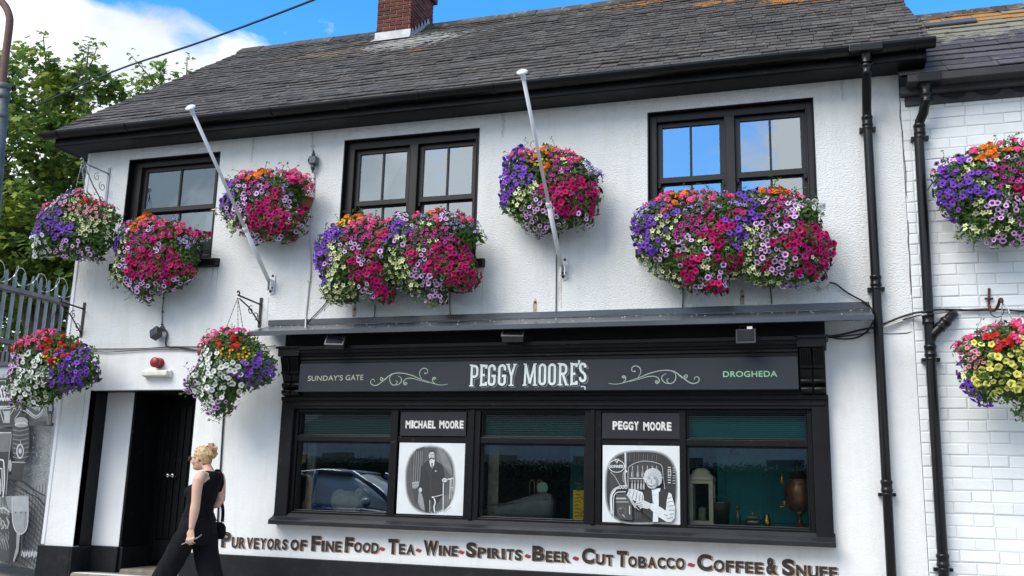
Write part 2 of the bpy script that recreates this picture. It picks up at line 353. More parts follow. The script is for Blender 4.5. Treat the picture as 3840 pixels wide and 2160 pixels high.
# ------------------------------------------------------------------ the pub
pub = thing('pub_building', 'two storey white rendered pub with black shopfront and grey slate roof', 'building', (-3.85,0,0))
XL, XR, ZT = -8.56, .874, 5.20
WIN = [(-7.94,-6.64,3.70,5.055), (-5.0,-3.368,3.56,5.05), (-1.537,.092,3.56,5.045)]
DOOR = (-8.13,-6.66,.16,2.225)
SHOP = (-5.42,.03,.85,2.75)
holes = WIN+[DOOR, SHOP]
mb = MB()
xs = sorted({XL, XR, *[h[0] for h in holes], *[h[1] for h in holes]}); zs = sorted({-.1, ZT, *[h[2] for h in holes], *[h[3] for h in holes]})
for i in range(len(xs)-1):
    for j in range(len(zs)-1):
        cx, cz = (xs[i]+xs[i+1])/2, (zs[j]+zs[j+1])/2
        if any(h[0] < cx < h[1] and h[2] < cz < h[3] for h in holes): continue
        mb.quad((xs[i],0,zs[j]),(xs[i+1],0,zs[j]),(xs[i+1],0,zs[j+1]),(xs[i],0,zs[j+1]))
for x0, x1, z0, z1 in holes:                                   # returns of the openings
    d = .14 if z0 > 3 else (.15 if z0 > .5 else .1)
    mb.quad((x0,0,z0),(x0,d,z0),(x0,d,z1),(x0,0,z1)); mb.quad((x1,d,z0),(x1,0,z0),(x1,0,z1),(x1,d,z1))
    mb.quad((x0,0,z1),(x0,d,z1),(x1,d,z1),(x1,0,z1)); mb.quad((x0,d,z0),(x0,0,z0),(x1,0,z0),(x1,d,z0))
for x, s in ((XL,1),(XR,-1)):                                   # gable ends
    mb.poly([(x,0,-.1),(x,0,ZT),(x,3.3,7.7),(x,6.6,ZT),(x,6.6,-.1)][::s])
mb.quad((XR,6.6,-.1),(XL,6.6,-.1),(XL,6.6,ZT),(XR,6.6,ZT))
wall = obj('wall', mb, WHITE, pub)
mb = MB(); mb.box(XL-.012, XL+.035, -.012, .6, .45, 5.19); obj('corner_bead', mb, SMOOTHW, wall, .006)
# crack and stains by the party wall: thin dark fissure
pts = [at(x,y,-.004) for x,y in ((3372,352),(3376,390),(3374,430),(3384,500),(3386,545),(3396,640),(3398,720),(3402,745))]+[]
mb = MB(); mb.ribbon(pts, [.004,.009,.006,.010,.006,.009,.007,.002]); pts = [at(x,y,-.004) for x,y in ((3405,825),(3407,870),(3405,905),(3411,960),(3412,1030),(3416,1080),(3415,1105))]
mb.ribbon(pts, [.003,.008,.009,.007,.008,.006,.002]); pts = [at(x,y,-.004) for x,y in ((3265,1247),(3290,1252),(3340,1252),(3400,1249),(3419,1243))]; mb.ribbon(pts, [.003,.008,.007,.009,.004])
obj('crack', mb, mat('dark_crack', (.09,.085,.08), rough=.9), wall)
# bare patches where old fixings came away
BARE = mat('bare_render', (.42,.34,.24), rough=.9, var=.4, vscale=40); RBOLT = mat('rusty_bolt', (.06,.03,.02), rough=.8)
for (x, y, h) in ((2006,1147,50),(2783,1115,55),(1329,1165,52)):
    mb = MB(); c = at(x,y,-.003); mb.poly([c+Vector((dx*.022,0,dz*h*.0026)) for dx,dz in ((-.9,-.5),(.9,-.5),(1,.1),(.8,.4),(0,.62),(-.8,.36),(-1,0))]); obj('bare_patch', mb, BARE, wall)
for (x, y) in ((2007,1133),(2785,1112),(1330,1160)):
    mb = MB(); c = at(x,y,-.005); mb.lathe(c, [(.012,0),(.008,.008)], 8, axis=(0,-1,0)); obj('bolt_stub', mb, RBOLT, wall)
mb = MB(); mb.ribbon([at(2104+random.uniform(-1.5,1.5), y, -.003) for y in range(1030,1165,9)], [.006*random.uniform(.4,1.2) for _ in range(15)]); obj('rust_streak', mb, mat('rust_streak', (.45,.36,.27), rough=.9, var=.4, vscale=50), wall)
# drips below sills, brackets and the gutter
DRIP = mat('faint_drip_stain', (.60,.60,.565), rough=.9, var=.12, vscale=30); rnd = random.Random(41)
for x, z, ln, w in ((-6.53,3.63,.34,.012),(-6.6,3.63,.2,.02),(-7.98,3.63,.28,.014),(-3.28,3.48,.42,.014),(-3.33,3.48,.25,.02),(-5.09,3.48,.22,.012),(.15,3.49,.38,.016),(-5.83,3.27,.45,.012),(-2.45,3.3,.2,.02),(-8.35,2.84,.22,.012),(-5.93,2.9,.16,.012),(-6.2,5.18,.3,.03),(-3.1,5.18,.26,.05),(.36,5.18,.2,.03),(-8.2,2.2,.5,.014)):
    n = 9; mb = MB(); mb.ribbon([Vector((x+rnd.gauss(0,.003),-.0025,z-ln*i/n)) for i in range(n+1)], [max(.002,w*(1-.75*i/n)*rnd.uniform(.6,1.3)) for i in range(n+1)]); obj('drip_stain', mb, DRIP, wall)
# plinth
mb = MB()
mb.box(XL-.03, -8.13, -.035, .05, -.1, .442); mb.box(-6.66, XR+.0, -.035, .05, -.1, .448)
for x in (-8.13,): mb.box(x, x+.03, -.035, .28, -.1, .44)
obj('plinth', mb, PLINTH, pub, .008)
# door recess: black left reveal, white pier, deep black lobby, door
rec = obj('door_recess', (lambda b: (b.box(-8.16,-8.13,.002,.30,.44,2.225), b.box(-8.13,-6.66,.002,.95,2.226,2.26), b.box(-7.745,-7.715,.297,.95,.44,2.226), b.box(-6.69,-6.66,.1,.95,.44,2.226), b)[-1])(MB()), BLACKM, pub, .004)
mb = MB(); mb.box(-8.13,-7.745,.295,.7,.44,2.226); obj('pier', mb, SMOOTHW, rec, .006)
mb = MB(); mb.box(-8.10,-7.73,.262,.7,.14,.44); mb.box(-7.73,-7.69,.30,.95,.14,.44); obj('pier_plinth', mb, PLINTH, rec, .008)
mb = MB(); mb.box(-8.097,-6.66,-.03,.30,-.1,.155); mb.box(-7.72,-6.67,.30,1.0,-.1,.198); obj('doorstep', mb, mat('worn_concrete_step', (.24,.21,.17), rough=.9, var=.3, vscale=7, bump=.4, bscale=20), rec, .015)
mb = MB(); DY = .80
mb.box(-7.715,-6.69,DY,DY+.05,.20,2.22)
for i in range(9): mb.box(-7.62+i*.092, -7.62+i*.092+.078, DY-.016, DY, .52, 2.1)
mb.box(-7.715,-7.63,DY-.02,DY,.24,2.2); mb.box(-6.78,-6.69,DY-.02,DY,.24,2.2); mb.box(-7.63,-6.78,DY-.021,DY,.27,.46); mb.box(-7.63,-6.78,DY-.019,DY,.46,.5)
door = obj('door', mb, BLACK, pub, .004)
CHROME = mat('polished_chrome_knob', (.7,.7,.7), rough=.12, metal=1.0)
for x, y in ((633,1783),(651,1783)):
    c = at(x,y,DY-.05); mb = MB(); mb.lathe((c.x,DY-.012,c.z), [(.024,0),(.026,.004),(.012,.01),(.010,.03),(.02,.04),(.029,.05),(.031,.062),(.024,.075),(.008,.08)], 18, axis=(0,-1,0)); obj('knob', mb, CHROME, door)
# ---------------------------------------------------- roof
EY, EZ, S, RY = -.38, 5.345, .76, 3.3
RZ = EZ+S*(RY-EY); cosA = 1/math.hypot(1,S); sinA = S*cosA; SL = (RY-EY)/cosA
def slates(x0f, x1f, ey, ez, sl, rowh, wmin, wmax, rnd):
    mb = MB(); up = Vector((0,cosA,sinA)); nr = Vector((0,-sinA,cosA)); n = int(sl/rowh)
    for i in range(n+1):
        s0 = i*rowh; ln = rowh*1.75; ln = min(ln, sl-s0+.03)
        if ln < .05: continue
        t = i/n; xa, xb = x0f(t), x1f(t); x = xa-rnd.uniform(0,wmax)*.6
        row_w = (wmax-(wmax-wmin)*t)
        sag = .012*math.sin(i*1.3)
        while x < xb:
            w = row_w*rnd.uniform(.72,1.15); a, b = max(x,xa), min(x+w,xb)
            if b-a > .03:
                g = .003; yo = rnd.gauss(0,.004); lift = .007+rnd.uniform(0,.007); tl = rnd.gauss(0,.006); wav = .012*noise.noise(Vector((x*.6,i*.35,1)))
                th = rnd.uniform(.007,.013)
                base = Vector((0,ey,ez))+up*(s0+yo)+nr*(wav)
                top = Vector((0,ey,ez))+up*(s0+ln)+nr*(wav-.004)
                if rnd.random() < .012: base += up*.03
                p = []
                for hgt in (0,1):
                    p += [Vector((a+g,0,0))+base+nr*(lift+hgt*th), Vector((b-g,0,0))+base+nr*(lift+hgt*th)+up*tl, Vector((b-g,0,0))+top+nr*(hgt*th*.6), Vector((a+g,0,0))+top+nr*(hgt*th*.6)]
                c = rnd.random()
                if c < .3: p[4] += up*.012; p[0] += up*.012
                mb.add(p, [(0,3,2,1),(4,5,6,7),(0,1,5,4),(1,2,6,5),(2,3,7,6),(3,0,4,7)])
            x += w
    return mb
ORA = (.42,.18,.02); PALE = (.38,.37,.34); DUST = (.20,.17,.13)
SLATE = slate_mat('old_grey_slate', (.090,.079,.066), [
    (None,None,PALE,8,.635,.75), (None,None,(.05,.055,.035),4,.60,.6), (None,None,(.15,.14,.12),2.2,.55,.55),
    ((-5.3,2.35,7.4),(1.1,.75,.6),(.42,.41,.38),9,.50,.7), ((-6.6,2.2,7.3),(1.5,.6,.6),(.25,.17,.10),7,.60,.6),
    ((-2.1,2.95,7.85),(1.8,.42,.4),ORA,9,.62,.9), ((-4.1,3.2,8.1),(1.2,.25,.2),ORA,11,.62,.8), ((-1.0,2.4,7.45),(.9,.5,.4),ORA,9,.60,.85), ((.3,1.9,7.1),(.7,.6,.5),ORA,10,.55,.85), ((-.15,2.0,7.15),(.45,.35,.35),ORA,9,.52,.9),
    ((-4.95,1.75,6.95),(.32,.2,.2),ORA,12,.60,.55), ((-5.9,1.9,7.05),(.3,.15,.15),ORA,12,.60,.5), ((-8.4,3.2,8.1),(.8,.4,.3),(.30,.17,.06),8,.58,.8)])
xl, xr = (lambda t: -8.845+.10*t), (lambda t: 1.145-.12*t)
mb = MB()
mb.quad((-8.82,EY+.02,EZ-.01),(1.12,EY+.02,EZ-.01),(1.02,RY,RZ-.03),(-8.74,RY,RZ-.03)); mb.quad((1.02,RY,RZ-.03),(1.1,7.0,EZ),(-8.8,7.0,EZ),(-8.74,RY,RZ-.03))
roof = obj('roof', mb, mat('roof_underlay', (.02,.02,.02), rough=.9), pub)
obj('slates', slates(xl, xr, EY, EZ, SL, .150, .13, .215, random.Random(3)), SLATE, roof)
mb = MB(); rnd = random.Random(5); x = -8.78
while x < 1.03:
    w = .42*rnd.uniform(.95,1.05); b = min(x+w,1.03); dz = rnd.gauss(0,.006)
    prof = [(RY-.17,RZ-.115+dz),(RY-.165,RZ-.09+dz),(RY-.03,RZ+.035+dz),(RY+.03,RZ+.035+dz),(RY+.165,RZ-.09+dz),(RY+.17,RZ-.115+dz)]
    mb.prism_x(prof, x+.004, b-.004); x += w
RIDGE = slate_mat('ridge_tile', (.085,.078,.066), [(None,None,(.24,.23,.19),6,.55,.7),(None,None,ORA,5,.66,.7)])
obj('ridge', mb, RIDGE, roof, .008)
# chimney: brick by brick on a mortar core
BRICKS = mat('dark_red_brick', (.105,.022,.015), rough=.85, isl=.4, bump=.4, bscale=40, var=.15, vscale=20)
MORT = mat('buff_mortar', (.42,.35,.27), rough=.9, bump=.4, bscale=60)
def brick_face(mb, o, ux, uz, wid, hgt, bl, bh, jt, dep, nrm, rnd, pattern='stretch', mi=0, rough=0.0):
    """individual bricks standing proud of a mortar face; chamfered edges"""
    o, ux, uz, nrm = Vector(o), Vector(ux), Vector(uz), Vector(nrm); row = 0; z = 0
    while z < hgt-1e-4:
        h = min(bh, hgt-z); x = -(.5*bl if row%2 else 0)
        if pattern == 'flemish': x = -(.25*bl if row%2 else .75*bl)
        k = 0
        while x < wid:
            w = bl
            if pattern == 'flemish': w = bl if (k+row)%2 == 0 else bl*.48
            w *= rnd.uniform(.97,1.03) if pattern == 'flemish' else 1
            a, b = max(0,x+jt/2), min(wid,x+w-jt/2)
            if b-a > .015:
                d = dep*(rnd.uniform(.75,1.2) if not rough else rnd.uniform(.3,1.35)); ch = min(.004+rough*.3, .3*(b-a)); jx = rnd.gauss(0,.0012)+rough*.3*rnd.gauss(0,.01); zj = rnd.gauss(0,.001+rough*.12); x += rnd.gauss(0,rough*.35)
                z0, z1 = z+jt/2+zj, z+h-jt/2+zj
                q = [o+ux*(a)+uz*z0, o+ux*(b)+uz*z0, o+ux*b+uz*z1, o+ux*a+uz*z1]
                f = [o+ux*(a+ch)+uz*(z0+ch)+nrm*d, o+ux*(b-ch)+uz*(z0+ch)+nrm*(d+jx), o+ux*(b-ch)+uz*(z1-ch)+nrm*(d+jx), o+ux*(a+ch)+uz*(z1-ch)+nrm*d]
                e = [p+nrm*d*.6 for p in q]
                mb.add(q+e+f, [(0,1,5,4),(1,2,6,5),(2,3,7,6),(3,0,4,7),(4,5,9,8),(5,6,10,9),(6,7,11,10),(7,4,8,11),(8,9,10,11)], mi)
            x += w; k += 1
        z += bh; row += 1
CX0, CX1, CY0, CY1 = -6.03, -5.48, 2.65, 3.47
mb = MB(); mb.box(CX0+.01, CX1-.01, CY0+.01, CY1-.01, 7.3, 9.2, 1); rnd = random.Random(8)
brick_face(mb, (CX0,CY0+.01,7.5), (1,0,0), (0,0,1), CX1-CX0, 1.7, .205, .063, .011, .012, (0,-1,0), rnd)
brick_face(mb, (CX1-.01,CY0,7.5), (0,1,0), (0,0,1), CY1-CY0, 1.7, .205, .063, .011, .012, (1,0,0), rnd)
brick_face(mb, (CX0+.01,CY1,7.5), (0,-1,0), (0,0,1), CY1-CY0, 1.7, .205, .063, .011, .012, (-1,0,0), rnd)
brick_face(mb, (CX1,CY1-.01,7.5), (-1,0,0), (0,0,1), CX1-CX0, 1.7, .205, .063, .011, .012, (0,1,0), rnd)
chim = obj('chimney', mb, [BRICKS, MORT], pub)
mb = MB(); mb.box(CX0-.05,CX1+.05,CY0-.05,CY1+.05,8.62,8.80); mb.box(CX0-.08,CX1+.08,CY0-.08,CY1+.08,8.80,9.0); obj('cap', mb, BRICKS, chim, .006)
LEAD = mat('pale_lead_flashing', (.42,.43,.44), rough=.55, metal=.2, var=.2, vscale=9, bump=.2, bscale=15)
mb = MB(); mb.box(CX0-.015, CX1+.012, CY0-.016, CY0, 7.55, 7.79)
mb.add([(CX0-.05,CY0-.1,EZ+S*(CY0-.1-EY)+.045),(CX1+.03,CY0-.1,EZ+S*(CY0-.1-EY)+.045),(CX1+.012,CY0-.017,7.69),(CX0-.015,CY0-.017,7.69)], [(0,1,2,3)])
for i in range(6):
    y0 = CY0+i*.11; zb = EZ+S*(y0-EY); mb.add([(CX1+.014,y0,zb),(CX1+.014,y0+.12,zb+.08),(CX1+.018,y0+.12,zb+.15),(CX1+.018,y0+.03,zb+.19)], [(0,1,2,3)])
obj('flashing', mb, LEAD, chim)
# eaves
mb = MB()
mb.box(-8.80,1.08,-.30,-.275,5.20,5.36); mb.box(-8.80,1.08,-.315,-.30,5.20,5.235); mb.box(-8.80,1.08,-.29,-.04,5.195,5.22)
mb.box(-8.83,-8.80,-.30,.28,5.19,5.42); mb.box(-8.80,-8.56,-.04,.28,5.195,5.22); mb.box(1.08,1.10,-.30,.1,5.19,5.4); mb.box(.875,1.08,-.04,.1,5.195,5.22)
mb.box(-8.56,.874,-.04,.02,5.195,5.22)
for x, s in ((-8.81,-1),(1.07,1)):
    mb.add([(x,-.3,5.42),(x,3.3,RZ-.1),(x,3.3,RZ-.32),(x,-.05,5.22),(x+.03*s,-.3,5.42),(x+.03*s,3.3,RZ-.1),(x+.03*s,3.3,RZ-.32),(x+.03*s,-.05,5.22)], [(0,1,2,3),(7,6,5,4),(0,4,5,1),(3,2,6,7),(0,3,7,4)])
obj('fascia', mb, BLACKM, pub, .003)
GY, GZ = -.37, 5.345
def gutter_prof(r, t=.004):
    o = [(GY-r*math.cos(a), GZ-r*math.sin(a)*1.0) for a in [math.pi*i/12 for i in range(13)]]
    i_ = [(GY-(r-t)*math.cos(a), GZ-(r-t)*math.sin(a)) for a in [math.pi*i/12 for i in range(12,-1,-1)]]
    return o+i_
mb = MB(); mb.prism_x(gutter_prof(.078), -8.93, 1.17, smooth=False); mb.prism_x([(GY-.076,GZ),(GY-.076,GZ-.02),(GY,GZ-.077),(GY+.07,GZ-.02),(GY+.07,GZ)], -8.932, -8.925); mb.prism_x([(GY-.076,GZ),(GY-.07,GZ-.04),(GY,GZ-.077),(GY+.07,GZ-.02),(GY+.07,GZ)], 1.165, 1.172)
gut = obj('gutter', mb, PVC, pub)
for x, w in ((-8.72,.03),(-7.72,.03),(-6.72,.035),(-5.75,.03),(-4.85,.08),(-3.95,.03),(-3.1,.03),(-2.2,.03),(-1.25,.03),(-.6,.10),(.2,.03),(1.0,.03)):
    mb = MB(); mb.prism_x(gutter_prof(.085,.008), x, x+w); mb.box(x,x+w,-.30,-.285,5.27,5.35); obj('gutter_bracket', mb, PVC, gut)
mb = MB(); mb.box(.42,.72,GY-.088,GY+.08,GZ-.075,GZ-.002); mb.lathe((.57,GY,GZ-.17), [(.05,0),(.05,.10),(.06,.11)], 16); obj('outlet', mb, PVC, gut, .01)
def collar(mb, p, r, up=(0,0,1)):
    mb.lathe(p, [(r*1.02,-.055),(r*1.2,-.05),(r*1.22,-.03),(r*1.12,-.025),(r*1.12,.015),(r*1.22,.02),(r*1.24,.04),(r*1.03,.055)], 18, axis=up)
def clip(mb, p, r): mb.box(p[0]-r*1.75,p[0]+r*1.75,p[1]-.0,p[1]+.11,p[2]-.014,p[2]+.014); mb.lathe((p[0],p[1],p[2]-.016), [(r*1.08,0),(r*1.16,.004),(r*1.16,.028),(r*1.08,.032)], 18)
PX, PY, PR = .57, -.085, .042
mb = MB(); mb.tube([(PX,GY,5.2),(PX,GY,5.13),(PX,GY+.03,5.08),(PX,-.13,4.86),(PX,PY,4.78),(PX,PY,4.7),(PX,PY,3.2),(PX,PY,1.5),(PX,PY,-.05)], PR, 18)
dp = obj('downpipe', mb, PVC, pub)
for z in (4.72,3.17,1.33):
    mb = MB(); collar(mb, (PX,PY,z), PR); clip(mb, (PX,PY,z-.075), PR); obj('pipe_collar', mb, PVC, dp)
mb = MB(); collar(mb, (PX,GY,5.12), PR); obj('pipe_collar', mb, PVC, dp)
# ---------------------------------------------------- sash windows
def sash_window(hole, gy, lights, meet, gtop, gbot, sill):
    x0, x1, z0, z1 = hole; mb = MB()
    # black painted reveal lining, a touch proud of the masonry returns
    mb.box(x0,x0+.012,-.004,.2,z0,z1); mb.box(x1-.012,x1,-.004,.2,z0,z1); mb.box(x0+.012,x1-.012,-.004,.2,z1-.012,z1)
    w = obj('window', mb, BLACKM, pub)
    fr = MB(); fy = gy-.055
    fx0, fx1 = x0+.012, x1-.012
    fr.box(fx0,lights[0][0]-.055,fy,gy+.08,z0,z1-.012); fr.box(lights[-1][1]+.055,fx1,fy,gy+.08,z0,z1-.012)
    fr.box(lights[0][0]-.055,lights[-1][1]+.055,fy,gy+.08,gtop+.055,z1-.012)
    for k in range(len(lights)-1): fr.box(lights[k][1]+.055,lights[k+1][0]-.055,fy-.008,gy+.08,z0,gtop+.055)
    fr.box(lights[0][0]-.055,lights[-1][1]+.055,fy-.02,gy+.08,z0-.02,gbot-.075)
    # staff beads
    for a, b in lights:
        for xx in (a-.066, b+.052): fr.box(xx,xx+.014,fy-.012,fy,z0,gtop+.06)
        fr.box(a-.052,b+.052,fy-.012,fy,gtop+.05,gtop+.064)
    obj('frame', fr, SASH, w, .004)
    zm0, zm1 = meet
    for a, b in lights:
        bar = (a+b)/2
        for lo, hi, yy in ((zm1,gtop,gy-.018),(gbot,zm0,gy+.022)):
            sm = MB(); upper = lo == zm1
            sm.box(a-.053,a,yy,yy+.035,lo-.0,hi+.05 if upper else hi); sm.box(b,b+.053,yy,yy+.035,lo-.0,hi+.05 if upper else hi)
            if upper:
                sm.box(a,b,yy,yy+.035,hi,hi+.05); sm.box(a-.053,b+.053,yy-.002,yy+.037,zm0+.012,zm1)
                for xx in (a-.053, b+.016): sm.add([(xx,yy,zm0+.012),(xx+.037,yy,zm0+.012),(xx+.030,yy,zm0-.03),(xx+.008,yy,zm0-.045),(xx,yy+.03,zm0+.012),(xx+.037,yy+.03,zm0+.012),(xx+.030,yy+.03,zm0-.03),(xx+.008,yy+.03,zm0-.045)], [(0,3,2,1),(4,5,6,7),(0,1,5,4),(1,2,6,5),(2,3,7,6),(3,0,4,7)])
            else: sm.box(a-.053,b+.053,yy+.002,yy+.04,zm0,zm0+.06); sm.box(a-.053,b+.053,yy,yy+.035,gbot-.075,gbot)
            sm.box(bar-.011,bar+.011,yy+.003,yy+.03,lo,hi)
            obj('sash', sm, SASH, w, .003)
            for pa, pb in ((a,bar),(bar,b)):
                j = [random.uniform(-.0012,.0012) for _ in range(4)]; p = MB(); p.quad((pa,yy+.02+j[0],lo),(pb,yy+.02+j[1],lo),(pb,yy+.02+j[2],hi),(pa,yy+.02+j[3],hi)); obj('pane', p, UPGLASS, w)
    sx0, sx1, sz0, sz1 = sill
    s = MB(); s.add([(sx0,-.085,sz0),(sx1,-.085,sz0),(sx1,.06,sz0),(sx0,.06,sz0),(sx0,-.085,sz1-.018),(sx1,-.085,sz1-.018),(sx1,.09,sz1+.012),(sx0,.09,sz1+.012)], [(0,3,2,1),(4,5,6,7),(0,1,5,4),(1,2,6,5),(2,3,7,6),(3,0,4,7)])
    obj('sill', s, BLACKM, w, .006)
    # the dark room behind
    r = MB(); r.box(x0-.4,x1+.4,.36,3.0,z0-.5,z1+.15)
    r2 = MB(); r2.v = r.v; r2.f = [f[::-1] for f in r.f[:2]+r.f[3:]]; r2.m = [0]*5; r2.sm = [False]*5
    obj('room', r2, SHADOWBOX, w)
    return w
w1 = sash_window(WIN[0], .14, [(-7.755,-6.775)], (4.385,4.455), 4.918, 3.84, (-8.0,-6.515,3.64,3.745))
w2 = sash_window(WIN[1], .12, [(-4.84,-4.264),(-4.058,-3.481)], (4.275,4.345), 4.898, 3.70, (-5.11,-3.257,3.488,3.585))
w3 = sash_window(WIN[2], .12, [(-1.40,-.825),(-.619,-.041)], (4.292,4.364), 4.900, 3.70, (-1.65,.173,3.50,3.60))
CURT = mat('pale_roller_blind', (.55,.57,.55), rough=.9)
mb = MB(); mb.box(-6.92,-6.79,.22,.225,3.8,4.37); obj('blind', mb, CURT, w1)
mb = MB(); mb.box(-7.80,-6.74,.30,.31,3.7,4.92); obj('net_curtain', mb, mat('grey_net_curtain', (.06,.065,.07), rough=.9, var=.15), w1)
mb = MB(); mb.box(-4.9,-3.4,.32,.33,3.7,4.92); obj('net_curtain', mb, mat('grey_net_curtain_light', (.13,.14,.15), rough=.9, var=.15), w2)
# ---------------------------------------------------- shopfront
sx0, sx1 = -5.51, .115
mb = MB()
for a, b in ((sx0,-5.36),(-.035,sx1)):
    mb.box(a,b,-.085,.06,.83,2.13)
mb.box(-5.36,-.035,-.085,.06,2.0,2.13)
mb.box(sx0,sx1,-.105,-.085,2.085,2.13); mb.box(sx0+.03,-.035+.12,-.1,-.085,2.03,2.06)
shop = obj('shop_front', mb, BLACKM, pub, .006)
mb = MB()
cols = [(-5.36,-5.32),(-4.225,-4.143),(-3.392,-3.237),(-2.15,-1.993),(-1.238,-1.178),(-.077,-.035)]
for i, (a, b) in enumerate(cols):
    mb.box(a,b,-.05 if 0 < i < 5 else -.04,.07,.905,2.0)
    if b-a > .1: mb.box((a+b)/2-.018,(a+b)/2+.018,-.068,-.05,.905,2.0)
for i in range(5):
    a, b = cols[i][1], cols[i+1][0]
    mb.box(a,b,-.035,.07,1.66,1.718); mb.box(a,b,-.035,.07,1.968,2.0); mb.box(a,b,-.045,.07,.905,.928)
    if i in (0,2,4):      # glazing beads
        for z0, z1 in ((.928,1.66),(1.718,1.968)):
            for xx in (a,b-.018): mb.box(xx,xx+.018,-.015,.06,z0,z1)
            mb.box(a+.018,b-.018,-.015,.06,z0,z0+.016); mb.box(a+.018,b-.018,-.015,.06,z1-.016,z1)
obj('window_frame', mb, BLACK, shop, .004)
mb = MB(); mb.prism_x([(-.165,.79),(-.165,.835),(-.09,.865),(-.05,.905),(.07,.905),(.07,.78)], sx0-.012, sx1+.012)
obj('shop_sill', mb, mat('charcoal_sill_paint', (.013,.0145,.0165), rough=.5, spec=.35, var=.3, vscale=5, bump=.1), shop, .005)
TEALG = glass('green_ribbed_glass', .06, (.62,.82,.80))
for i in (0,2,4):
    a, b = cols[i][1]+.018, cols[i+1][0]-.018
    p = MB(); p.quad((a,.03,.94),(b,.03,.94),(b,.03,1.648),(a,.03,1.648)); obj('shop_pane', p, SHOPGLASS, shop)
    p = MB()
    k = int((b-a)/.03)                                   # ribbed panes of small reeds
    zz = [1.734+(1.952-1.734)*t/24 for t in range(25)]
    for t in range(24): p.quad((a,.03+(.0005 if t%2 else 0),zz[t]),(b,.03+(.0005 if t%2 else 0),zz[t]),(b,.03+(0 if t%2 else .0005),zz[t+1]),(a,.03+(0 if t%2 else .0005),zz[t+1]))
    obj('transom_pane', p, TEALG, shop)
    p = MB(); p.box(a-.02,b+.02,.09,.095,1.70,1.99); obj('transom_blind', p, mat('dark_teal_blind', (.008,.16,.15) if i == 4 else (.022,.075,.07), rough=.7), shop)
mb = MB(); mb.box(-5.25,-.125,-.12,.05,2.1301,2.165); mb.box(-5.25,-.125,-.10,.05,2.165,2.47); obj('frieze', mb, BLACKM, shop)
# cornice above the sign
mb = MB(); mb.prism_x([(.05,2.47),(-.205,2.47),(-.205,2.505),(-.225,2.51),(-.225,2.535),(-.245,2.545),(-.25,2.565),(-.27,2.575),(-.275,2.60),(-.295,2.61),(-.295,2.645),(-.27,2.655),(.05,2.665)], -5.243, -.134)
obj('cornice', mb, BLACK, shop, .003)
mb = MB(); mb.box(-5.50,.11,-.12,.05,2.666,2.83); obj('canopy_backing', mb, mat('matt_black_boarding', (.008,.008,.009), rough=.8), shop)
def corbel(x0, x1):
    mb = MB(); w = (x1-x0)
    mb.box(x0-.012,x1+.012,-.275,.05,2.545,2.625); mb.box(x0-.03,x1+.03,-.295,.05,2.625,2.65); mb.box(x0+.004,x1-.004,-.11,.05,2.131,2.545)
    for a, b in ((x0+.008,x0+w*.47),(x0+w*.53,x1-.008)):
        prof = [(-.1,2.13),(-.145,2.14),(-.165,2.165),(-.16,2.19),(-.14,2.20),(-.165,2.215),(-.185,2.235),(-.18,2.26),(-.155,2.272),(-.165,2.30),(-.18,2.33),(-.19,2.35),(-.215,2.36),(-.222,2.38),(-.205,2.395),(-.212,2.43),(-.228,2.47),(-.245,2.51),(-.25,2.54),(-.1,2.54)]
        mb.prism_x(prof, a, b)
        for k in range(5):
            xx = a+(b-a)*(k+.5)/5; mb.tube([(xx,-.212,2.40),(xx,-.226,2.45),(xx,-.246,2.50),(xx,-.256,2.53)], (b-a)*.075, 6)
        mb.lathe((a,-.165,2.17), [(.001,0),(.026,.002),(.028,(b-a)-.002),(.001,b-a)], 12, axis=(1,0,0)); mb.lathe((a,-.172,2.245), [(.001,0),(.022,.002),(.022,(b-a)-.002),(.001,b-a)], 12, axis=(1,0,0))
    obj('corbel', mb, BLACK, shop, .002)
corbel(-5.475,-5.248); corbel(-.128,.105)
# sheet metal canopy
mb = MB(); CXa, CXb = -5.765, .517
mb.add([(CXa-.04,0,2.925),(CXb-.01,0,2.925),(CXb,-.45,2.79),(CXa,-.45,2.79),(CXa-.04,0,2.915),(CXb-.01,0,2.915),(CXb,-.45,2.78),(CXa,-.45,2.78)], [(0,1,2,3)[::-1],(4,5,6,7),(0,4,7,3),(1,2,6,5)])
mb.box(CXa,CXb,-.456,-.45,2.748,2.792); mb.box(CXa,CXb,-.45,-.41,2.748,2.752)
n = 12
for i in range(n):                                     # upstand flashing in slightly uneven lengths
    a = CXa-.04+(CXb+.03-CXa)*i/n; b = CXa-.04+(CXb+.03-CXa)*(i+1)/n
    mb.add([(a,-.012,2.93),(b,-.012+.003*math.sin(i*2),2.93),(b,-.008,2.992+.002*math.sin(i*3.1)),(a,-.008,2.992+.002*math.sin(i*3.1)),(b,.01,2.99),(a,.01,2.99)], [(0,1,2,3),(3,2,4,5)])
can = obj('canopy', mb, CANOPY, pub)
mb = MB(); rnd = random.Random(4)
for i in range(34):
    t = rnd.random(); x = CXa+(CXb-CXa)*(i+.5)/34+rnd.gauss(0,.05); mb.lathe((x,-.45*t*.9-.02,2.925-.135*t*.9), [(.006,0),(.005,.004),(.001,.006)], 6, axis=(0,-.28,.96))
for i in range(18):
    x = CXa+(CXb-CXa)*(i+.5)/18; mb.lathe((x,-.10,2.896), [(.008,0),(.006,.006),(.001,.007)], 6, axis=(0,-.28,.96))
obj('screws', mb, mat('bird_lime', (.55,.53,.48), rough=.8), can)
for x in (-5.3,-4.1,-2.9,-1.7,-.5): mb = MB(); mb.obox((x,-.26,2.80), (.02,0,0), (0,.14,.042), (0,0,.02)); obj('canopy_bracket', mb, BLACKM, can)
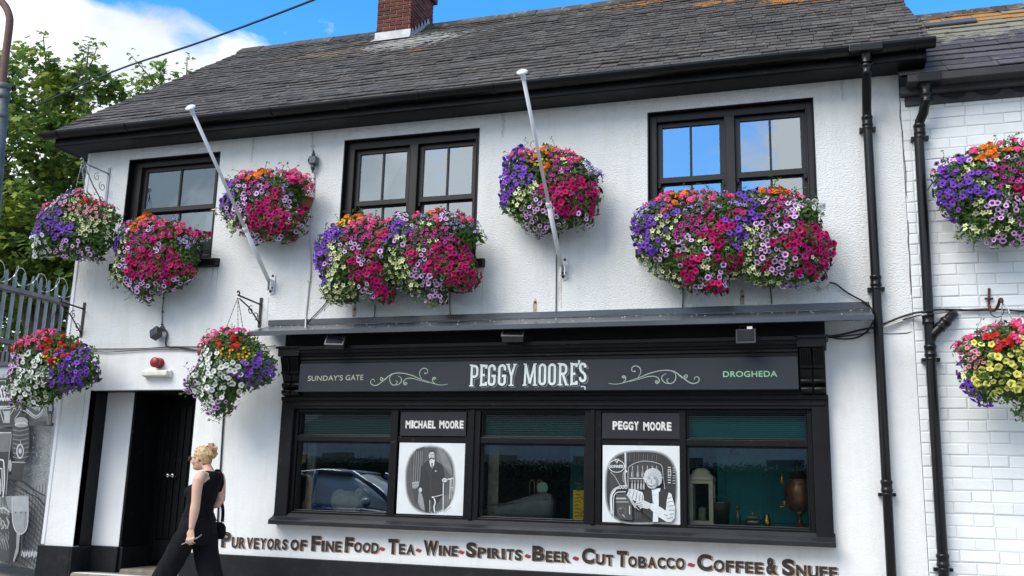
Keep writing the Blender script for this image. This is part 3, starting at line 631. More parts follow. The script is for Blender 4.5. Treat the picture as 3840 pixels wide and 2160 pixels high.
# interior of the bar
TEAL = mat('teal_panelling', (.014,.30,.30), rough=.5, var=.2, vscale=2)
mb = MB(); r = MB(); r.box(-5.45,.05,.16,4.2,.3,2.6)
mb.v = r.v; mb.f = [f[::-1] for f in r.f[:2]+r.f[3:]]; mb.m = [0]*5; mb.sm = [False]*5
inter = obj('bar_interior', mb, mat('dark_brown_bar', (.035,.025,.02), rough=.8, var=.3, vscale=2), pub)
mb = MB(); mb.box(-.98,.045,.85,.9,.4,2.55); 
for x in (-.9,-.45): mb.box(x,x+.36,.835,.85,.95,1.5)
mb.box(-2.52,-2.36,.85,.9,.4,2.55); mb.box(-2.5,-2.3,2.0,2.05,.4,2.5); obj('partition', mb, TEAL, inter, .006)
mb = MB(); mb.box(-5.42,.02,.075,.42,.885,.925); obj('window_board', mb, mat('dark_window_board', (.05,.04,.035), rough=.5), inter)
mb = MB(); mb.box(-4.9,-2.6,2.2,2.8,.4,1.35); mb.box(-5.2,-3.6,3.9,4.1,1.3,2.2); obj('bar_counter', mb, mat('dark_red_counter', (.05,.012,.012), rough=.4), inter, .01)
mb = MB(); mb.box(-5.31,-5.22,.2,.24,.93,1.66); mb.box(-3.22,-3.11,.2,.22,.93,1.65); obj('side_curtain', mb, mat('buff_curtain', (.30,.28,.22), rough=.9, var=.3, vscale=14), inter)
# ------------------------------------------------------------------ neighbouring house
nb = thing('neighbour_house', 'white painted brick house with stone slate roof at right edge', 'building', (2.2,0,0))
NX0, NX1, NZT = .877, 4.2, 4.96
mb = MB(); mb.box(NX0+.002,NX1,.006,.25,-.1,NZT,1); rnd = random.Random(12)
brick_face(mb, (NX0+.005,.006,-.1), (1,0,0), (0,0,1), NX1-NX0, NZT+.1, .315, .1005, .008, .0065, (0,-1,0), rnd, 'flemish', 0, .012)
obj('brick_wall', mb, [BRICKW, MORTW], nb)
mb = MB(); mb.box(XR+.004,NX1,-.10,.1,4.955,5.03); x = NX0+.25
mb2 = MB()
mb.box(NX0+.04,NX1,-.02,.05,4.86,4.955); obj('eaves_course', mb, mat('dark_grey_eaves', (.05,.052,.055), rough=.7, var=.3), nb, .01)
for i in range(7): mb2 = MB(); mb2.add([(NX0+.33+i*.30+dx, -.022, 4.862+dz) for dx,dz in ((0,.09),(.04,.055),(.1,.035),(.16,.03),(.22,.05),(.26,.09))], [(0,1,2,3,4,5)]); obj('painted_gap_shade', mb2, SHADOWBOX, nb)  # flat dark patches painted as the shade between corbels; the course is solid
mb = MB(); mb.box(XR+.055,NX1,-.26,-.12,4.998,5.075); ngut = obj('gutter', mb, mat('grey_black_box_gutter', (.02,.021,.023), rough=.6, var=.4, vscale=6), nb, .008)
mb = MB(); mb.box(NX0+.13,NX0+.34,-.27,-.115,4.99,5.08); mb.lathe((1.085,-.19,4.9), [(.05,0),(.05,.09),(.06,.1)], 16); obj('outlet', mb, PVC, ngut, .006)
NSL = slate_mat('stone_slate', (.085,.078,.082), [(None,None,(.34,.34,.33),6,.66,.8),((2.0,1.3,6.2),(2.6,1.1,.7),(.26,.25,.17),6,.49,.75),((2.0,1.6,6.4),(3,.9,.6),ORA,5,.60,.85),((2.6,.2,5.2),(3,.3,.3),(.14,.09,.16),3,.5,.5)])
d0 = at(3600,53,0)-Vector(CAM); NEY, NEZ = -.22, 5.085
tt = (NEZ+S*(CAM[1]-NEY)-CAM[2])/(d0.z-S*d0.y); NR = Vector(CAM)+d0*tt; NSLn = (NR.y-NEY)/cosA
mb = MB(); mb.quad((XR,NEY+.02,NEZ-.01),(NX1,NEY+.02,NEZ-.01),(NX1,NR.y,NR.z-.03),(XR,NR.y,NR.z-.03)); mb.quad((XR,NR.y,NR.z-.03),(NX1,NR.y,NR.z-.03),(NX1,NR.y+3,NEZ),(XR,NR.y+3,NEZ)); nroof = obj('roof', mb, mat('roof_underlay', (.02,.02,.02)), nb)
obj('slates', slates(lambda t: .86, lambda t: NX1, NEY, NEZ, NSLn, .20, .30, .46, random.Random(21)), NSL, nroof)
mb = MB(); x = .87; rnd = random.Random(2)
while x < NX1: mb.prism_x([(NR.y-.14,NR.z-.09),(NR.y-.02,NR.z+.04),(NR.y+.02,NR.z+.04),(NR.y+.14,NR.z-.09)], x, x+.44); x += .445
obj('ridge', mb, RIDGE, nroof, .006)
mb = MB(); c = at(3530,96,1.6); sy = NEY+.75*(NR.y-NEY); mb.obox((c.x+.05,sy,NEZ+S*(sy-NEY)+.05), (.26,0,0), (0,.07*cosA,.07*sinA), (0,-.012*sinA,.012*cosA)); obj('slate_strip', mb, mat('blue_grey_slate', (.06,.07,.09), rough=.4), nroof, .005)  # strip of darker slate, drawn as one thin raised panel
# neighbour's chimney, seen dark beyond the pub's verge
mb = MB(); c0 = at(3352,10,3.4); mb.box(c0.x-.35,c0.x+.12,3.4,4.1,6.3,9.2,1); brick_face(mb, (c0.x-.35,3.4,6.3), (1,0,0), (0,0,1), .47, 2.9, .205, .063, .011, .012, (0,-1,0), rnd); brick_face(mb, (c0.x+.12,3.4,6.3), (0,1,0), (0,0,1), .7, 2.9, .205, .063, .011, .012, (1,0,0), rnd); obj('chimney', mb, [BRICKS, MORT], nb)
# its downpipe with swan neck and a branch
mb = MB(); NP = -.075
p = lambda x, y, Y=NP: at(x,y,Y)
mb.tube([(1.085,-.19,4.98),(1.085,-.19,4.84),p(3466,400,-.17),p(3462,425,-.13),p(3449,455),p(3446,490),p(3447,540),p(3457,720),p(3477,1080),p(3492,1380),p(3515,1760),p(3540,2170),p(3543,2230)], .044, 18)
ndp = obj('downpipe', mb, PVC, nb)
for x, y in ((3448,485),(3480,1195),(3489,1315),(3536,2100)):
    mb = MB(); collar(mb, p(x,y), .044); clip(mb, p(x,y)-Vector((0,0,.08)), .044) if y != 1195 else None; obj('pipe_collar', mb, PVC, ndp)
mb = MB(); collar(mb, (1.085,-.19,4.86), .044); obj('pipe_collar', mb, PVC, ndp)
mb = MB(); mb.tube([p(3489,1275),p(3500,1252),p(3545,1208),p(3562,1190,-.07),p(3572,1182,-.04),p(3576,1180,.02)], .043, 16); collar(mb, p(3538,1215), .043, (1,0,1)); obj('branch_pipe', mb, PVC, ndp)
# ------------------------------------------------------------------ lettering
_gl = {}
def glyphs(s, embolden=0.0, spacing=1.0):
    key = (s, embolden, spacing)
    if key not in _gl:
        cu = bpy.data.curves.new('t', 'FONT'); cu.body = s; cu.offset = embolden; cu.space_character = spacing; cu.resolution_u = 6; cu.fill_mode = 'FRONT'
        o = bpy.data.objects.new('t', cu); C.objects.link(o)
        dg = bpy.context.evaluated_depsgraph_get(); me = bpy.data.meshes.new_from_object(o.evaluated_get(dg))
        v = [tuple(q.co) for q in me.vertices]; f = [tuple(q.vertices) for q in me.polygons]
        bpy.data.objects.remove(o); bpy.data.curves.remove(cu); bpy.data.meshes.remove(me)
        x0 = min(q[0] for q in v); x1 = max(q[0] for q in v); z0 = min(q[1] for q in v); z1 = max(q[1] for q in v)
        _gl[key] = ([((q[0]-x0)/(x1-x0), (q[1]-z0)/(z1-z0)) for q in v], f)
    return _gl[key]
def put_text(mb, s, o, ux, uz, mi=0, embolden=0.0, spacing=1.0, lift=.0, sh=(0,0)):
    """text filling the box spanned by ux, uz from its lower left corner o (on a face looking down -y)"""
    v, f = glyphs(s, embolden, spacing); o = Vector(o)+Vector((sh[0],-lift,sh[1])); ux, uz = Vector(ux), Vector(uz)
    mb.add([o+ux*a+uz*b for a, b in v], f, mi)
def arc(cx, cy, rx, ry, a0, a1, n=8): return [(cx+rx*math.cos(R(a0+(a1-a0)*i/n)), cy+ry*math.sin(R(a0+(a1-a0)*i/n))) for i in range(n+1)]
# tall condensed slab letters of the fascia, unit box 1 x 2.6, as centre lines
T = .36
GL = {
 'P': [[(.2,0),(.2,2.6)], [(.2,2.42)]+arc(.45,2.0,.37,.42,90,-90,10)[0:0]+[(.5,2.42)]+arc(.5,2.02,.32,.40,80,0,4)+[(.82,1.55)]+arc(.5,1.5,.32,.36,0,-80,4)+[(.2,1.14)], [(-.06,.06),(.46,.06)], [(-.06,2.54),(.2,2.54)]],
 'E': [[(.2,0),(.2,2.6)], [(.2,2.42),(.95,2.42)], [(.2,.18),(.95,.18)], [(.2,1.32),(.75,1.32)], [(.92,2.55),(.92,2.1)], [(.92,.05),(.92,.5)], [(-.06,.06),(.2,.06)], [(-.06,2.54),(.2,2.54)]],
 'G': [[(.83,1.85)]+arc(.5,2.1,.33,.34,0,180,8)+arc(.5,.5,.33,.34,180,360,8)+[(.83,1.2)], [(.48,1.2),(1.0,1.2)]],
 'Y': [[(.12,2.6),(.5,1.15)], [(.88,2.6),(.5,1.15)], [(.5,1.3),(.5,0)], [(-.08,2.54),(.36,2.54)], [(.66,2.54),(1.08,2.54)], [(.24,.06),(.76,.06)]],
 'M': [[(.14,0),(.22,2.6)], [(1.26,0),(1.18,2.6)], [(.22,2.5),(.7,.25)], [(1.18,2.5),(.7,.25)], [(-.1,.06),(.36,.06)], [(1.04,.06),(1.5,.06)], [(-.02,2.54),(.22,2.54)], [(1.18,2.54),(1.42,2.54)]],
 'O': [arc(.5,2.1,.33,.34,0,180,8)+arc(.5,.5,.33,.34,180,360,8)+[(.83,2.1)]],
 'R': [[(.2,0),(.2,2.6)], [(.2,2.42),(.5,2.42)]+arc(.5,2.04,.32,.38,80,0,4)+[(.82,1.75)]+arc(.5,1.7,.32,.36,0,-80,4)+[(.2,1.34)], [(.48,1.34),(.88,.0)], [(-.06,.06),(.46,.06)], [(-.06,2.54),(.2,2.54)], [(.72,.06),(1.1,.06)]],
 'S': [[(.82,1.95)]+arc(.5,2.1,.32,.34,0,180,8)+[(.2,1.8),(.3,1.5),(.7,1.1),(.82,.8)]+arc(.5,.5,.32,.34,0,-180,8)+[(.17,.7)]],
 "'": [[(.3,2.75),(.2,2.3)]],
}
def slab(mb, ch, o, w, h, mi=0, lift=.0, th=1.0, sh=(0,0)):
    o = Vector(o)+Vector((sh[0],0,sh[1]))
    for k, st in enumerate(GL[ch]):
        serif = len(st) == 2 and abs(st[0][1]-st[1][1]) < .01 and (st[0][1] < .1 or st[0][1] > 2.5)
        pts = [o+Vector((a*w,0,b*h/2.6)) for a, b in st]
        mb.ribbon(pts, (.012 if serif else (.0215 if ch in 'MY' else .0245))*th, (0,-1,0), mi, lift+k*.00025)
# ------------------------------------------------------------------ shop sign
sign = thing('shop_sign', 'long dark grey fascia sign with white shop name and scrolls above the shop windows', 'sign', (-2.69,-.2,2.3))
mb = MB(); mb.box(-5.238,-.137,-.225,-.10,2.167,2.466); obj('board', mb, SLATEGREY, sign, .003)
CREAM = mat('cream_sign_paint', (.62,.68,.66), rough=.5, var=.08, vscale=20); SHADE = mat('grey_sign_shade', (.20,.22,.22), rough=.5)
INK = mat('dark_sign_paint', (.022,.026,.032), rough=.5)
GOLD = mat('pale_olive_sign_paint', (.34,.37,.28), rough=.5, var=.15, vscale=9); GREEN = mat('pale_green_sign_paint', (.22,.46,.27), rough=.5, var=.15, vscale=9)
SY = -.2262
px = [1761.4,1800,1828,1866,1899, 1963,2018.5,2054.5,2093,2139, 2170]     # left edges measured off the photograph
pw = [33,24,31,32,36, 48,30,31,36,25, 30]
mb = MB()
base0, base1 = at(1763,1447,SY), at(2150,1443,SY)
for (sh, mi, lf, th) in (((.017,-.014),1,0,1.12),((.010,-.008),2,.002,1.1),((0,0),0,.004,1.0)):
    for ch, x, w in zip("PEGGYMOORES", px, pw):
        a = at(x,1446,SY); b = at(x+w,1446,SY); ww = (b.x-a.x); hh = .218
        if ch == 'M': ww /= 1.4
        zz = 2.213+(a.x+3.37)*.003
        o = Vector((a.x,SY,zz))
        if ch == 'S': o.z += .028; hh = .19
        slab(mb, ch, o, ww, hh, mi, lf, th, sh)
    a = at(2168,1372,SY); mb.poly([Vector((a.x+sh[0]+dx, SY-lf, 2.428+sh[1]+dz)) for dx, dz in ((0,.03),(.022,.03),(.012,-.012),(.0,-.012))], mi)
for (sh, mi, lf) in (((.006,-.005),1,0),((0,0),0,.004)):
    a = at(2178,1449,SY); mb.ribbon([Vector((a.x+sh[0]+dx,SY,2.192+sh[1]+dz)) for dx, dz in ((0,.012),(.03,.012),(.042,.008),(.042,-.018))], .009, (0,-1,0), mi, lf)
obj('name_lettering', mb, [CREAM, SHADE, INK], sign)
mb = MB(); z9 = zoomer(1050,1180,.3494)
a, b, t = at(*z9(297,712),SY), at(*z9(893,702),SY), at(*z9(297,655),SY)
ww = (b-a)
mb = MB(); put_text(mb, "SUNDAY'S", a, ww*.635, Vector((0,0,(t-a).z)), 0, .012, 1.04); obj('left_lettering', mb, GOLD, sign)
mb = MB(); put_text(mb, "GATE", a+ww*.685, ww*.315, Vector((0,0,(t-a).z)), 0, .012, 1.04); obj('left_lettering', mb, GOLD, sign)
mb = MB(); z10 = zoomer(1950,1180,.4658)
a, b, t = at(*z10(1635,503),SY), at(*z10(2072,500),SY), at(*z10(1635,455),SY)
put_text(mb, "DROGHEDA", a, (b-a), Vector((0,0,(t-a).z)), 0, .02, 1.08); obj('right_lettering', mb, GREEN, sign)
def smooth(pts, n=5):
    pts = [Vector(p) for p in pts]; o = []
    for i in range(len(pts)-1):
        p0, p1, p2, p3 = pts[max(i-1,0)], pts[i], pts[i+1], pts[min(i+2,len(pts)-1)]
        for k in range(n):
            t = k/n; o.append(.5*((2*p1)+(-p0+p2)*t+(2*p0-5*p1+4*p2-p3)*t*t+(-p0+3*p1-3*p2+p3)*t**3))
    return o+[pts[-1]]
FL = [[(1015,722),(1012,702),(992,694),(974,712),(978,742),(1010,759),(1050,752),(1100,715),(1150,672),(1200,640),(1260,626),(1330,630),(1420,653),(1500,688),(1600,724),(1680,748),(1740,755),(1800,745)],
 [(1102,688),(1092,674),(1079,682),(1082,700),(1105,708),(1135,692),(1165,664)],
 [(1200,640),(1182,668),(1178,706),(1195,742),(1225,757),(1250,742),(1257,716),(1240,706)],
 [(1228,756),(1270,750),(1302,715),(1300,680),(1265,656)],
 [(1343,735),(1354,724),(1362,738),(1347,754),(1326,738),(1332,708),(1362,686),(1420,683),(1500,705),(1600,732)],
 [(1556,630),(1578,628),(1586,602),(1566,578),(1530,580),(1503,610),(1500,648),(1522,690)],
 [(1655,692),(1672,686),(1664,674),(1645,678),(1637,700),(1645,725),(1672,744)]]
SAGE = mat('pale_sage_sign_paint', (.30,.37,.30), rough=.5, var=.15)
for flip in (0,1):
    mb = MB()
    for k, st in enumerate(FL):
        pts = [at(*z9(x,y),SY) for x,y in st]
        if flip: pts = [Vector((-5.42-p.x if False else -2.71*2-p.x, p.y, p.z-.004)) for p in pts]
        pts = smooth(pts); n = len(pts)
        mb.ribbon(pts, [.0085*(.55+.6*math.sin(math.pi*min(1,max(0,i/(n-1))))) for i in range(n)], (0,-1,0), 0, k*.0004)
        if k in (1,2,4,5,6): mb.lathe(pts[0]+Vector((0,-.0005-k*.0004,0)), [(.009,0),(.001,.0004)], 10, axis=(0,-1,0))
    obj('scroll_ornament', mb, SAGE, sign)
# ------------------------------------------------------------------ name panels and portraits in the shopfront
zp = zoomer(1450,1500,.4464)
PANELG = mat('charcoal_panel_paint', (.019,.020,.023), rough=.5, spec=.3, var=.1)
GREYS = {}
def grey(v):
    v = round(.016+v*.80,3)
    if v not in GREYS: GREYS[v] = mat('grey_oil_paint', (v*.96,v*1.0,v*1.02), rough=.55, var=.1, vscale=14)
    return GREYS[v]
class Paint:
    """a flat painting: strokes and shapes laid one over another on a board"""
    def __init__(s, Y, z): s.mb = MB(); s.Y = Y; s.z = z; s.k = 0; s.mats = []
    def mi(s, g):
        m_ = g if not isinstance(g, (int,float)) else grey(g)
        if m_ not in s.mats: s.mats.append(m_)
        return s.mats.index(m_)
    def P(s, p): return at(*s.z(*p), s.Y-s.k*.00022)
    def poly(s, pts, g): s.k += 1; s.mb.poly([s.P(p) for p in pts], s.mi(g))
    def line(s, pts, w, g, sm=False):
        s.k += 1; q = [s.P(p) for p in pts]; q = smooth(q) if sm else q; u = (s.P((100,0))-s.P((0,0))).x/100
        s.mb.ribbon(q, w*u, (0,-1,0), s.mi(g))
    def ell(s, c, rx, ry, g, e=2.0, n=32, rot=0):
        pts = []
        for i in range(n):
            a = 2*math.pi*i/n; x = math.copysign(abs(math.cos(a))**(2/e), math.cos(a))*rx; y = math.copysign(abs(math.sin(a))**(2/e), math.sin(a))*ry
            pts.append((c[0]+x*math.cos(rot)-y*math.sin(rot), c[1]+x*math.sin(rot)+y*math.cos(rot)))
        s.poly(pts, g)
def board(name, label, cat, c4, Y, th, mt):
    """flat board from its four photographed corners (tl,tr,br,bl), squared up"""
    p = [at(*q,Y) for q in c4]; x0 = (p[0].x+p[3].x)/2; x1 = (p[1].x+p[2].x)/2; z1 = (p[0].z+p[1].z)/2; z0 = (p[2].z+p[3].z)/2
    t = thing(name, label, cat, ((x0+x1)/2,Y,z0)); mb = MB(); mb.box(x0,x1,Y,Y+th,z0,z1); obj('board', mb, mt, t, .002); return t
CHALK = mat('off_white_lettering', (.72,.70,.66), rough=.5)
LSH = mat('lettering_shade', (.30,.29,.28), rough=.5)
for (lab, c4, s, tb) in (('charcoal name panel with white hand lettering above portrait of the suited man', [(117,100),(683,100),(680,303),(112,303)], 'MICHAEL MOORE', ((158,236),(648,240),(158,172))),
                     ('charcoal name panel with white hand lettering above portrait of the woman at the bar', [(1810,110),(2462,108),(2458,328),(1808,325)], 'PEGGY MOORE', ((1898,248),(2396,258),(1898,178)))):
    t = board('name_panel', lab, 'sign', [zp(*q) for q in c4], -.05, .03, PANELG); mb = MB()
    a, b, c = (at(*zp(*q),-.051) for q in tb); rnd = random.Random(len(s)); words = s.split(); L = len(s); x = 0.0; adv = 1/ (L-.15)
    wid = {'M':1.22,'I':.5,'W':1.3,'E':.88,'L':.85,' ':.7}; tot = sum(wid.get(ch,1.0) for ch in s); x = 0
    for ch in s:
        w = wid.get(ch,1.0)/tot
        if ch != ' ':
            jz = rnd.uniform(-.002,.002); hh = (c-a).z*rnd.uniform(.99,1.02); o = a+(b-a)*x+Vector((0,0,jz))
            for mi, sh, lf in ((1,(.006,-.004),0),(0,(0,0),.0008)): put_text(mb, ch, o, (b-a)*w*.86, Vector((0,0,hh)), mi, .035, 1, lf, sh)
        x += w
    obj('lettering', mb, [CHALK, LSH], t)
PBOARD = mat('white_portrait_board', (.66,.69,.69), rough=.5, var=.06, col2=(.66,.68,.55), cscale=1.1, cw=(.5,.7))
# portrait of the man
pm = board('portrait_panel', 'white square painted portrait of a moustached man standing in a dark suit', 'painting', [zp(*q) for q in ((105,360),(675,363),(658,970),(84,958))], -.046, .03, PBOARD)
q = Paint(-.0465, zp)
for i in range(12): t = i/11; q.ell((366-t*2,668), 214-t*20, 288-t*20, .62-.54*t, 2.5, 40)
q.poly([(420,400),(480,420),(530,500),(552,620),(545,640),(480,560),(420,520)], .16); q.poly([(430,400),(490,450),(540,560),(545,600),(470,540)], .22)
q.poly([(212,470),(250,415),(318,392),(312,560),(290,760),(268,880),(235,860),(212,740)], .05)
for x in (232,250,268,285,300): q.line([(x,430),(x-4,560),(x-10,700)], 5, .26, True)
q.poly([(212,690),(270,680),(275,720),(240,745),(215,740)], .3); q.line([(215,700),(268,690)], 5, .5); q.line([(218,725),(262,712)], 5, .45)
q.poly([(270,760),(320,800),(330,935),(290,915),(262,860)], .32)
q.poly([(480,800),(545,790),(530,870),(480,920)], .14)
q.poly([(352,508),(318,530),(292,560),(284,640),(268,740),(276,770),(296,790),(306,830),(318,900),(322,942),(362,946),(368,850),(384,850),(384,946),(402,946),(412,880),(470,800),(468,690),(490,680),(482,610),(466,545),(428,520),(404,504)], .012)
q.line([(372,570),(370,780)], 3, .07); q.line([(335,540),(352,600),(360,640)], 3, .06); q.line([(428,540),(400,600)], 3, .06)
q.poly([(358,508),(404,500),(398,545),(382,580),(366,550)], .78); q.poly([(374,526),(388,526),(386,572),(378,576)], .05)
q.ell((380,466), 27, 42, .62); q.poly([(353,460),(354,432),(372,418),(400,422),(408,446),(402,452),(392,436),(366,438)], .04); q.poly([(396,450),(407,452),(404,490),(394,500)], .3)
q.line([(362,458),(374,457)], 4, .06); q.line([(384,457),(396,458)], 4, .08); q.line([(378,460),(376,478)], 3, .3); q.poly([(358,500),(364,484),(378,482),(394,486),(398,502),(378,492)], .05); q.line([(370,506),(386,506)], 3, .3)
q.poly([(405,602),(412,588),(420,602)], .85)
q.ell((283,756), 13, 20, .62); q.line([(278,750),(280,772)], 2, .2); q.poly([(464,668),(482,654),(502,660),(510,680),(498,692),(468,688)], .66); q.line([(474,668),(500,670)], 2, .2); q.line([(474,677),(502,679)], 2, .2)
q.line([(476,695),(474,935)], 8, .72); q.line([(510,668),(562,655)], 9, .7); q.line([(535,665),(530,830)], 6, .75); q.line([(546,662),(543,825)], 4, .6); q.line([(560,660),(556,770)], 5, .72); q.line([(530,740),(556,735)], 5, .6)
q.line([(380,818),(430,806),(470,795)], 6, .6); q.poly([(378,810),(398,812),(394,824),(380,822)], .8); q.line([(398,826),(408,860),(398,900),(404,944)], 10, .82, True); q.line([(362,840),(362,940)], 5, .6)
for k in range(5): q.line([(488+k*10,938-k*8),(500+k*10,928-k*7)], 3, .12)
obj('picture', q.mb, q.mats, pm)
# portrait of the woman
pp = board('portrait_panel', 'white square painted portrait of a white haired woman working a bar tap', 'painting', [zp(*q) for q in ((1808,381),(2460,385),(2474,1045),(1818,1028))], -.046, .03, PBOARD)
q = Paint(-.0465, zp); c = (2138,732)
for i in range(8): t = i/7; q.ell((c[0],c[1]), 306-t*18, 312-t*20, .5-.485*t, 3.0, 48)
for i in range(17): x = 1985+i*19; q.line([(x,452-abs(i-8)*-.6),(x-3,515)], 4, .14 if i%2 else .07)
q.poly([(1872,600),(2000,600),(2050,760),(1880,800)], .03)
q.ell((1932,556), 68, 54, .78); q.ell((1932,556), 62, 48, .02)
q.poly([(1912,495),(1954,495),(1934,534)], .75); q.poly([(1922,503),(1934,500),(1932,522)], .04); q.line([(1940,500),(1936,520)], 3, .04)
q.k += 2; put_text(q.mb, 'GUINNESS', q.P((1875,570)), q.P((1988,570))-q.P((1875,570)), Vector((0,0,q.P((1875,545)).z-q.P((1875,570)).z)), q.mi(.8), .03)
q.line([(1880,606),(1915,640),(1950,700),(1975,735)], 5, .45, True); q.line([(1990,600),(1985,650),(1990,690)], 5, .4, True)
q.line([(2006,440),(2008,540),(2002,640),(2012,740)], 11, .6, True); q.line([(2000,440),(2002,560)], 3, .9); q.ell((2010,600), 12, 9, .75); q.ell((2006,560), 9, 7, .75)
q.line([(2030,760),(2028,600),(2045,555),(2110,522),(2190,514),(2270,530),(2312,556),(2322,640),(2338,750)], 6, .42, True)
q.poly([(2034,610),(2050,562),(2110,530),(2200,522),(2300,556),(2312,640),(2200,690),(2040,690)], .035)
for i, x in enumerate((2064,2110,2150,2190,2230,2268)):
    q.line([(x,552),(x,590)], 5, .5); q.poly([(x-5,588),(x+5,588),(x+11,610),(x+11,648),(x-11,648),(x-11,610)], .28 if i%2 else .2); q.line([(x-5,612),(x-5,644)], 4, .7)
q.line([(2040,658),(2170,660)], 7, .6)
for x in (2062,2086,2112,2138,2160): q.line([(x,672),(x,700)], 4, .55); q.poly([(x-7,698),(x+7,698),(x+9,752),(x-9,752)], .32); q.line([(x-3,706),(x-3,745)], 3, .75)
for y in (566,584,602,630,650,672,694): q.line([(2362,y),(2388,y+1)], 6, .66); q.line([(2402,y+4),(2424,y+6)], 5, .45)
q.line([(2365,590),(2366,640)], 5, .6); q.line([(2386,590),(2387,640)], 5, .6)
# tap fitting and cabinet
q.line([(1890,960),(1884,860),(1890,790),(1920,748),(1970,730),(2022,722)], 16, .55, True); q.line([(1892,950),(1888,860),(1896,796),(1924,756)], 5, .95, True)
for x in (1962,1985,2010): q.ell((x,732), 12, 15, .72); q.ell((x,732), 7, 9, .15)
q.line([(1905,985),(1905,850),(1912,800),(1940,775),(2010,770)], 7, .6, True)
q.poly([(1925,790),(2010,784),(2060,860),(2064,1010),(1940,1000)], .05); q.poly([(1926,820),(2010,820),(2014,834),(1926,834)], .5); q.poly([(1926,850),(2030,850),(2034,862),(1926,862)], .3)
q.ell((1975,935), 36, 40, .12); q.ell((1975,935), 28, 32, .04); q.line([(1980,960),(2000,985)], 4, .7); q.line([(1960,915),(1972,910)], 4, .6); q.line([(2040,890),(2042,960)], 6, .8)
for x in (2090,2105,2120,2135): q.line([(x,940),(x,1000)], 2, .12)
# woman: sleeves, waistcoat, face, hair, hands
q.poly([(2040,745),(2090,752),(2150,775),(2165,830),(2150,900),(2110,860),(2050,830),(2015,800)], .72)
for a, b in (((2050,760),(2030,805)),((2080,762),(2060,832)),((2105,770),(2090,850)),((2130,785),(2120,868)),((2150,800),(2142,880))): q.line([a,b], 4, .12)
q.poly([(2165,760),(2235,735),(2340,760),(2385,800),(2420,900),(2400,1022),(2240,1022),(2150,940)], .012)
q.poly([(2226,750),(2300,740),(2292,800),(2285,880),(2280,1024),(2236,1024),(2240,900)], .80); q.line([(2232,800),(2290,792)], 4, .5); q.line([(2240,850),(2250,940)], 4, .45)
q.poly([(2285,770),(2340,762),(2352,880),(2330,960),(2286,960)], .012)
q.poly([(2368,775),(2392,790),(2422,900),(2418,990),(2390,1024),(2352,1024),(2290,985),(2200,905),(2224,866),(2300,900),(2345,930),(2352,850)], .76)
for a, b in (((2360,830),(2392,815)),((2358,860),(2404,848)),((2362,892),(2414,888)),((2366,925),(2418,925)),((2352,1000),(2405,985)),((2330,960),(2360,975)),((2380,960),(2412,955))): q.line([a,b], 4, .14)
q.poly([(2085,868),(2110,850),(2160,842),(2215,868),(2222,905),(2190,915),(2150,905),(2120,930),(2096,905)], .68)
for a, b in (((2092,874),(2140,862)),((2096,890),(2150,878)),((2104,908),(2150,892)),((2116,926),(2150,906))): q.line([a,b], 4, .06)
q.line([(2030,800),(2060,850),(2095,905)], 18, .45); q.line([(2034,800),(2062,846)], 4, .85); q.poly([(2090,890),(2130,935),(2140,925),(2104,880)], .02)
q.poly([(2172,700),(2160,660),(2164,620),(2180,592),(2206,578),(2238,572),(2270,580),(2294,600),(2310,636),(2312,672),(2300,706),(2284,722),(2262,640),(2200,640)], .70)
for k in range(22): a = R(165+k*10.5); r1 = 88+6*math.sin(k*2.3); q.line([(2236+46*math.cos(a),664+50*math.sin(a)),(2236+66*math.cos(a+.10),662+70*math.sin(a+.1)),(2236+(r1-8)*math.cos(a+.22),658+(r1-4)*math.sin(a+.22))], 4, .72 if k%2 else .52, True)
q.ell((2230,682), 50, 66, .50); q.ell((2222,690), 36, 50, .60); q.poly([(2262,650),(2280,670),(2276,720),(2256,742),(2262,700)], .30)
q.line([(2196,664),(2216,660)], 5, .08); q.line([(2240,660),(2260,663)], 5, .08); q.line([(2192,650),(2216,646)], 4, .22); q.line([(2238,646),(2264,650)], 4, .22); q.line([(2226,668),(2220,696),(2234,700)], 4, .25)
q.line([(2200,714),(2222,724),(2248,714)], 6, .06, True); q.line([(2206,714),(2244,713)], 4, .9); q.line([(2190,700),(2198,720)], 3, .2); q.line([(2256,702),(2252,722)], 3, .2); q.line([(2206,742),(2240,742)], 3, .25)
obj('picture', q.mb, q.mats, pp)
# ------------------------------------------------------------------ hand lettering along the foot of the wall
WRD = [('PURVEYORS',555,722),('OF',730,770),('FINE',782,858),('FOOD',866,952),('~',955,968),('TEA',975,1042),('~',1046,1060),('WINE',1065,1150),('~',1153,1168),('SPIRITS',1172,1312),('~',1320,1335),('BEER',1338,1434),('~',1441,1456),('CUT',1463,1543),('TOBACCO',1551,1722),('~',1730,1748),('COFFEE',1754,1920),('&',1928,1956),('SNUFF',1968,2107)]
DARKL = mat('dark_brown_letter_paint', (.035,.024,.021), rough=.7, var=.4, vscale=30, col2=(.16,.14,.13), cscale=18, cw=(.55,.75)); TAN = mat('tan_letter_shade', (.36,.23,.14), rough=.7, var=.3, vscale=20, col2=(.33,.32,.31), cscale=9, cw=(.45,.6)); REDD = mat('red_dash_paint', (.33,.045,.055), rough=.7, var=.3)
wl_ = thing('wall_lettering', 'hand painted brown trade lettering along the white wall below shop window', 'lettering', (-3,0,.6))
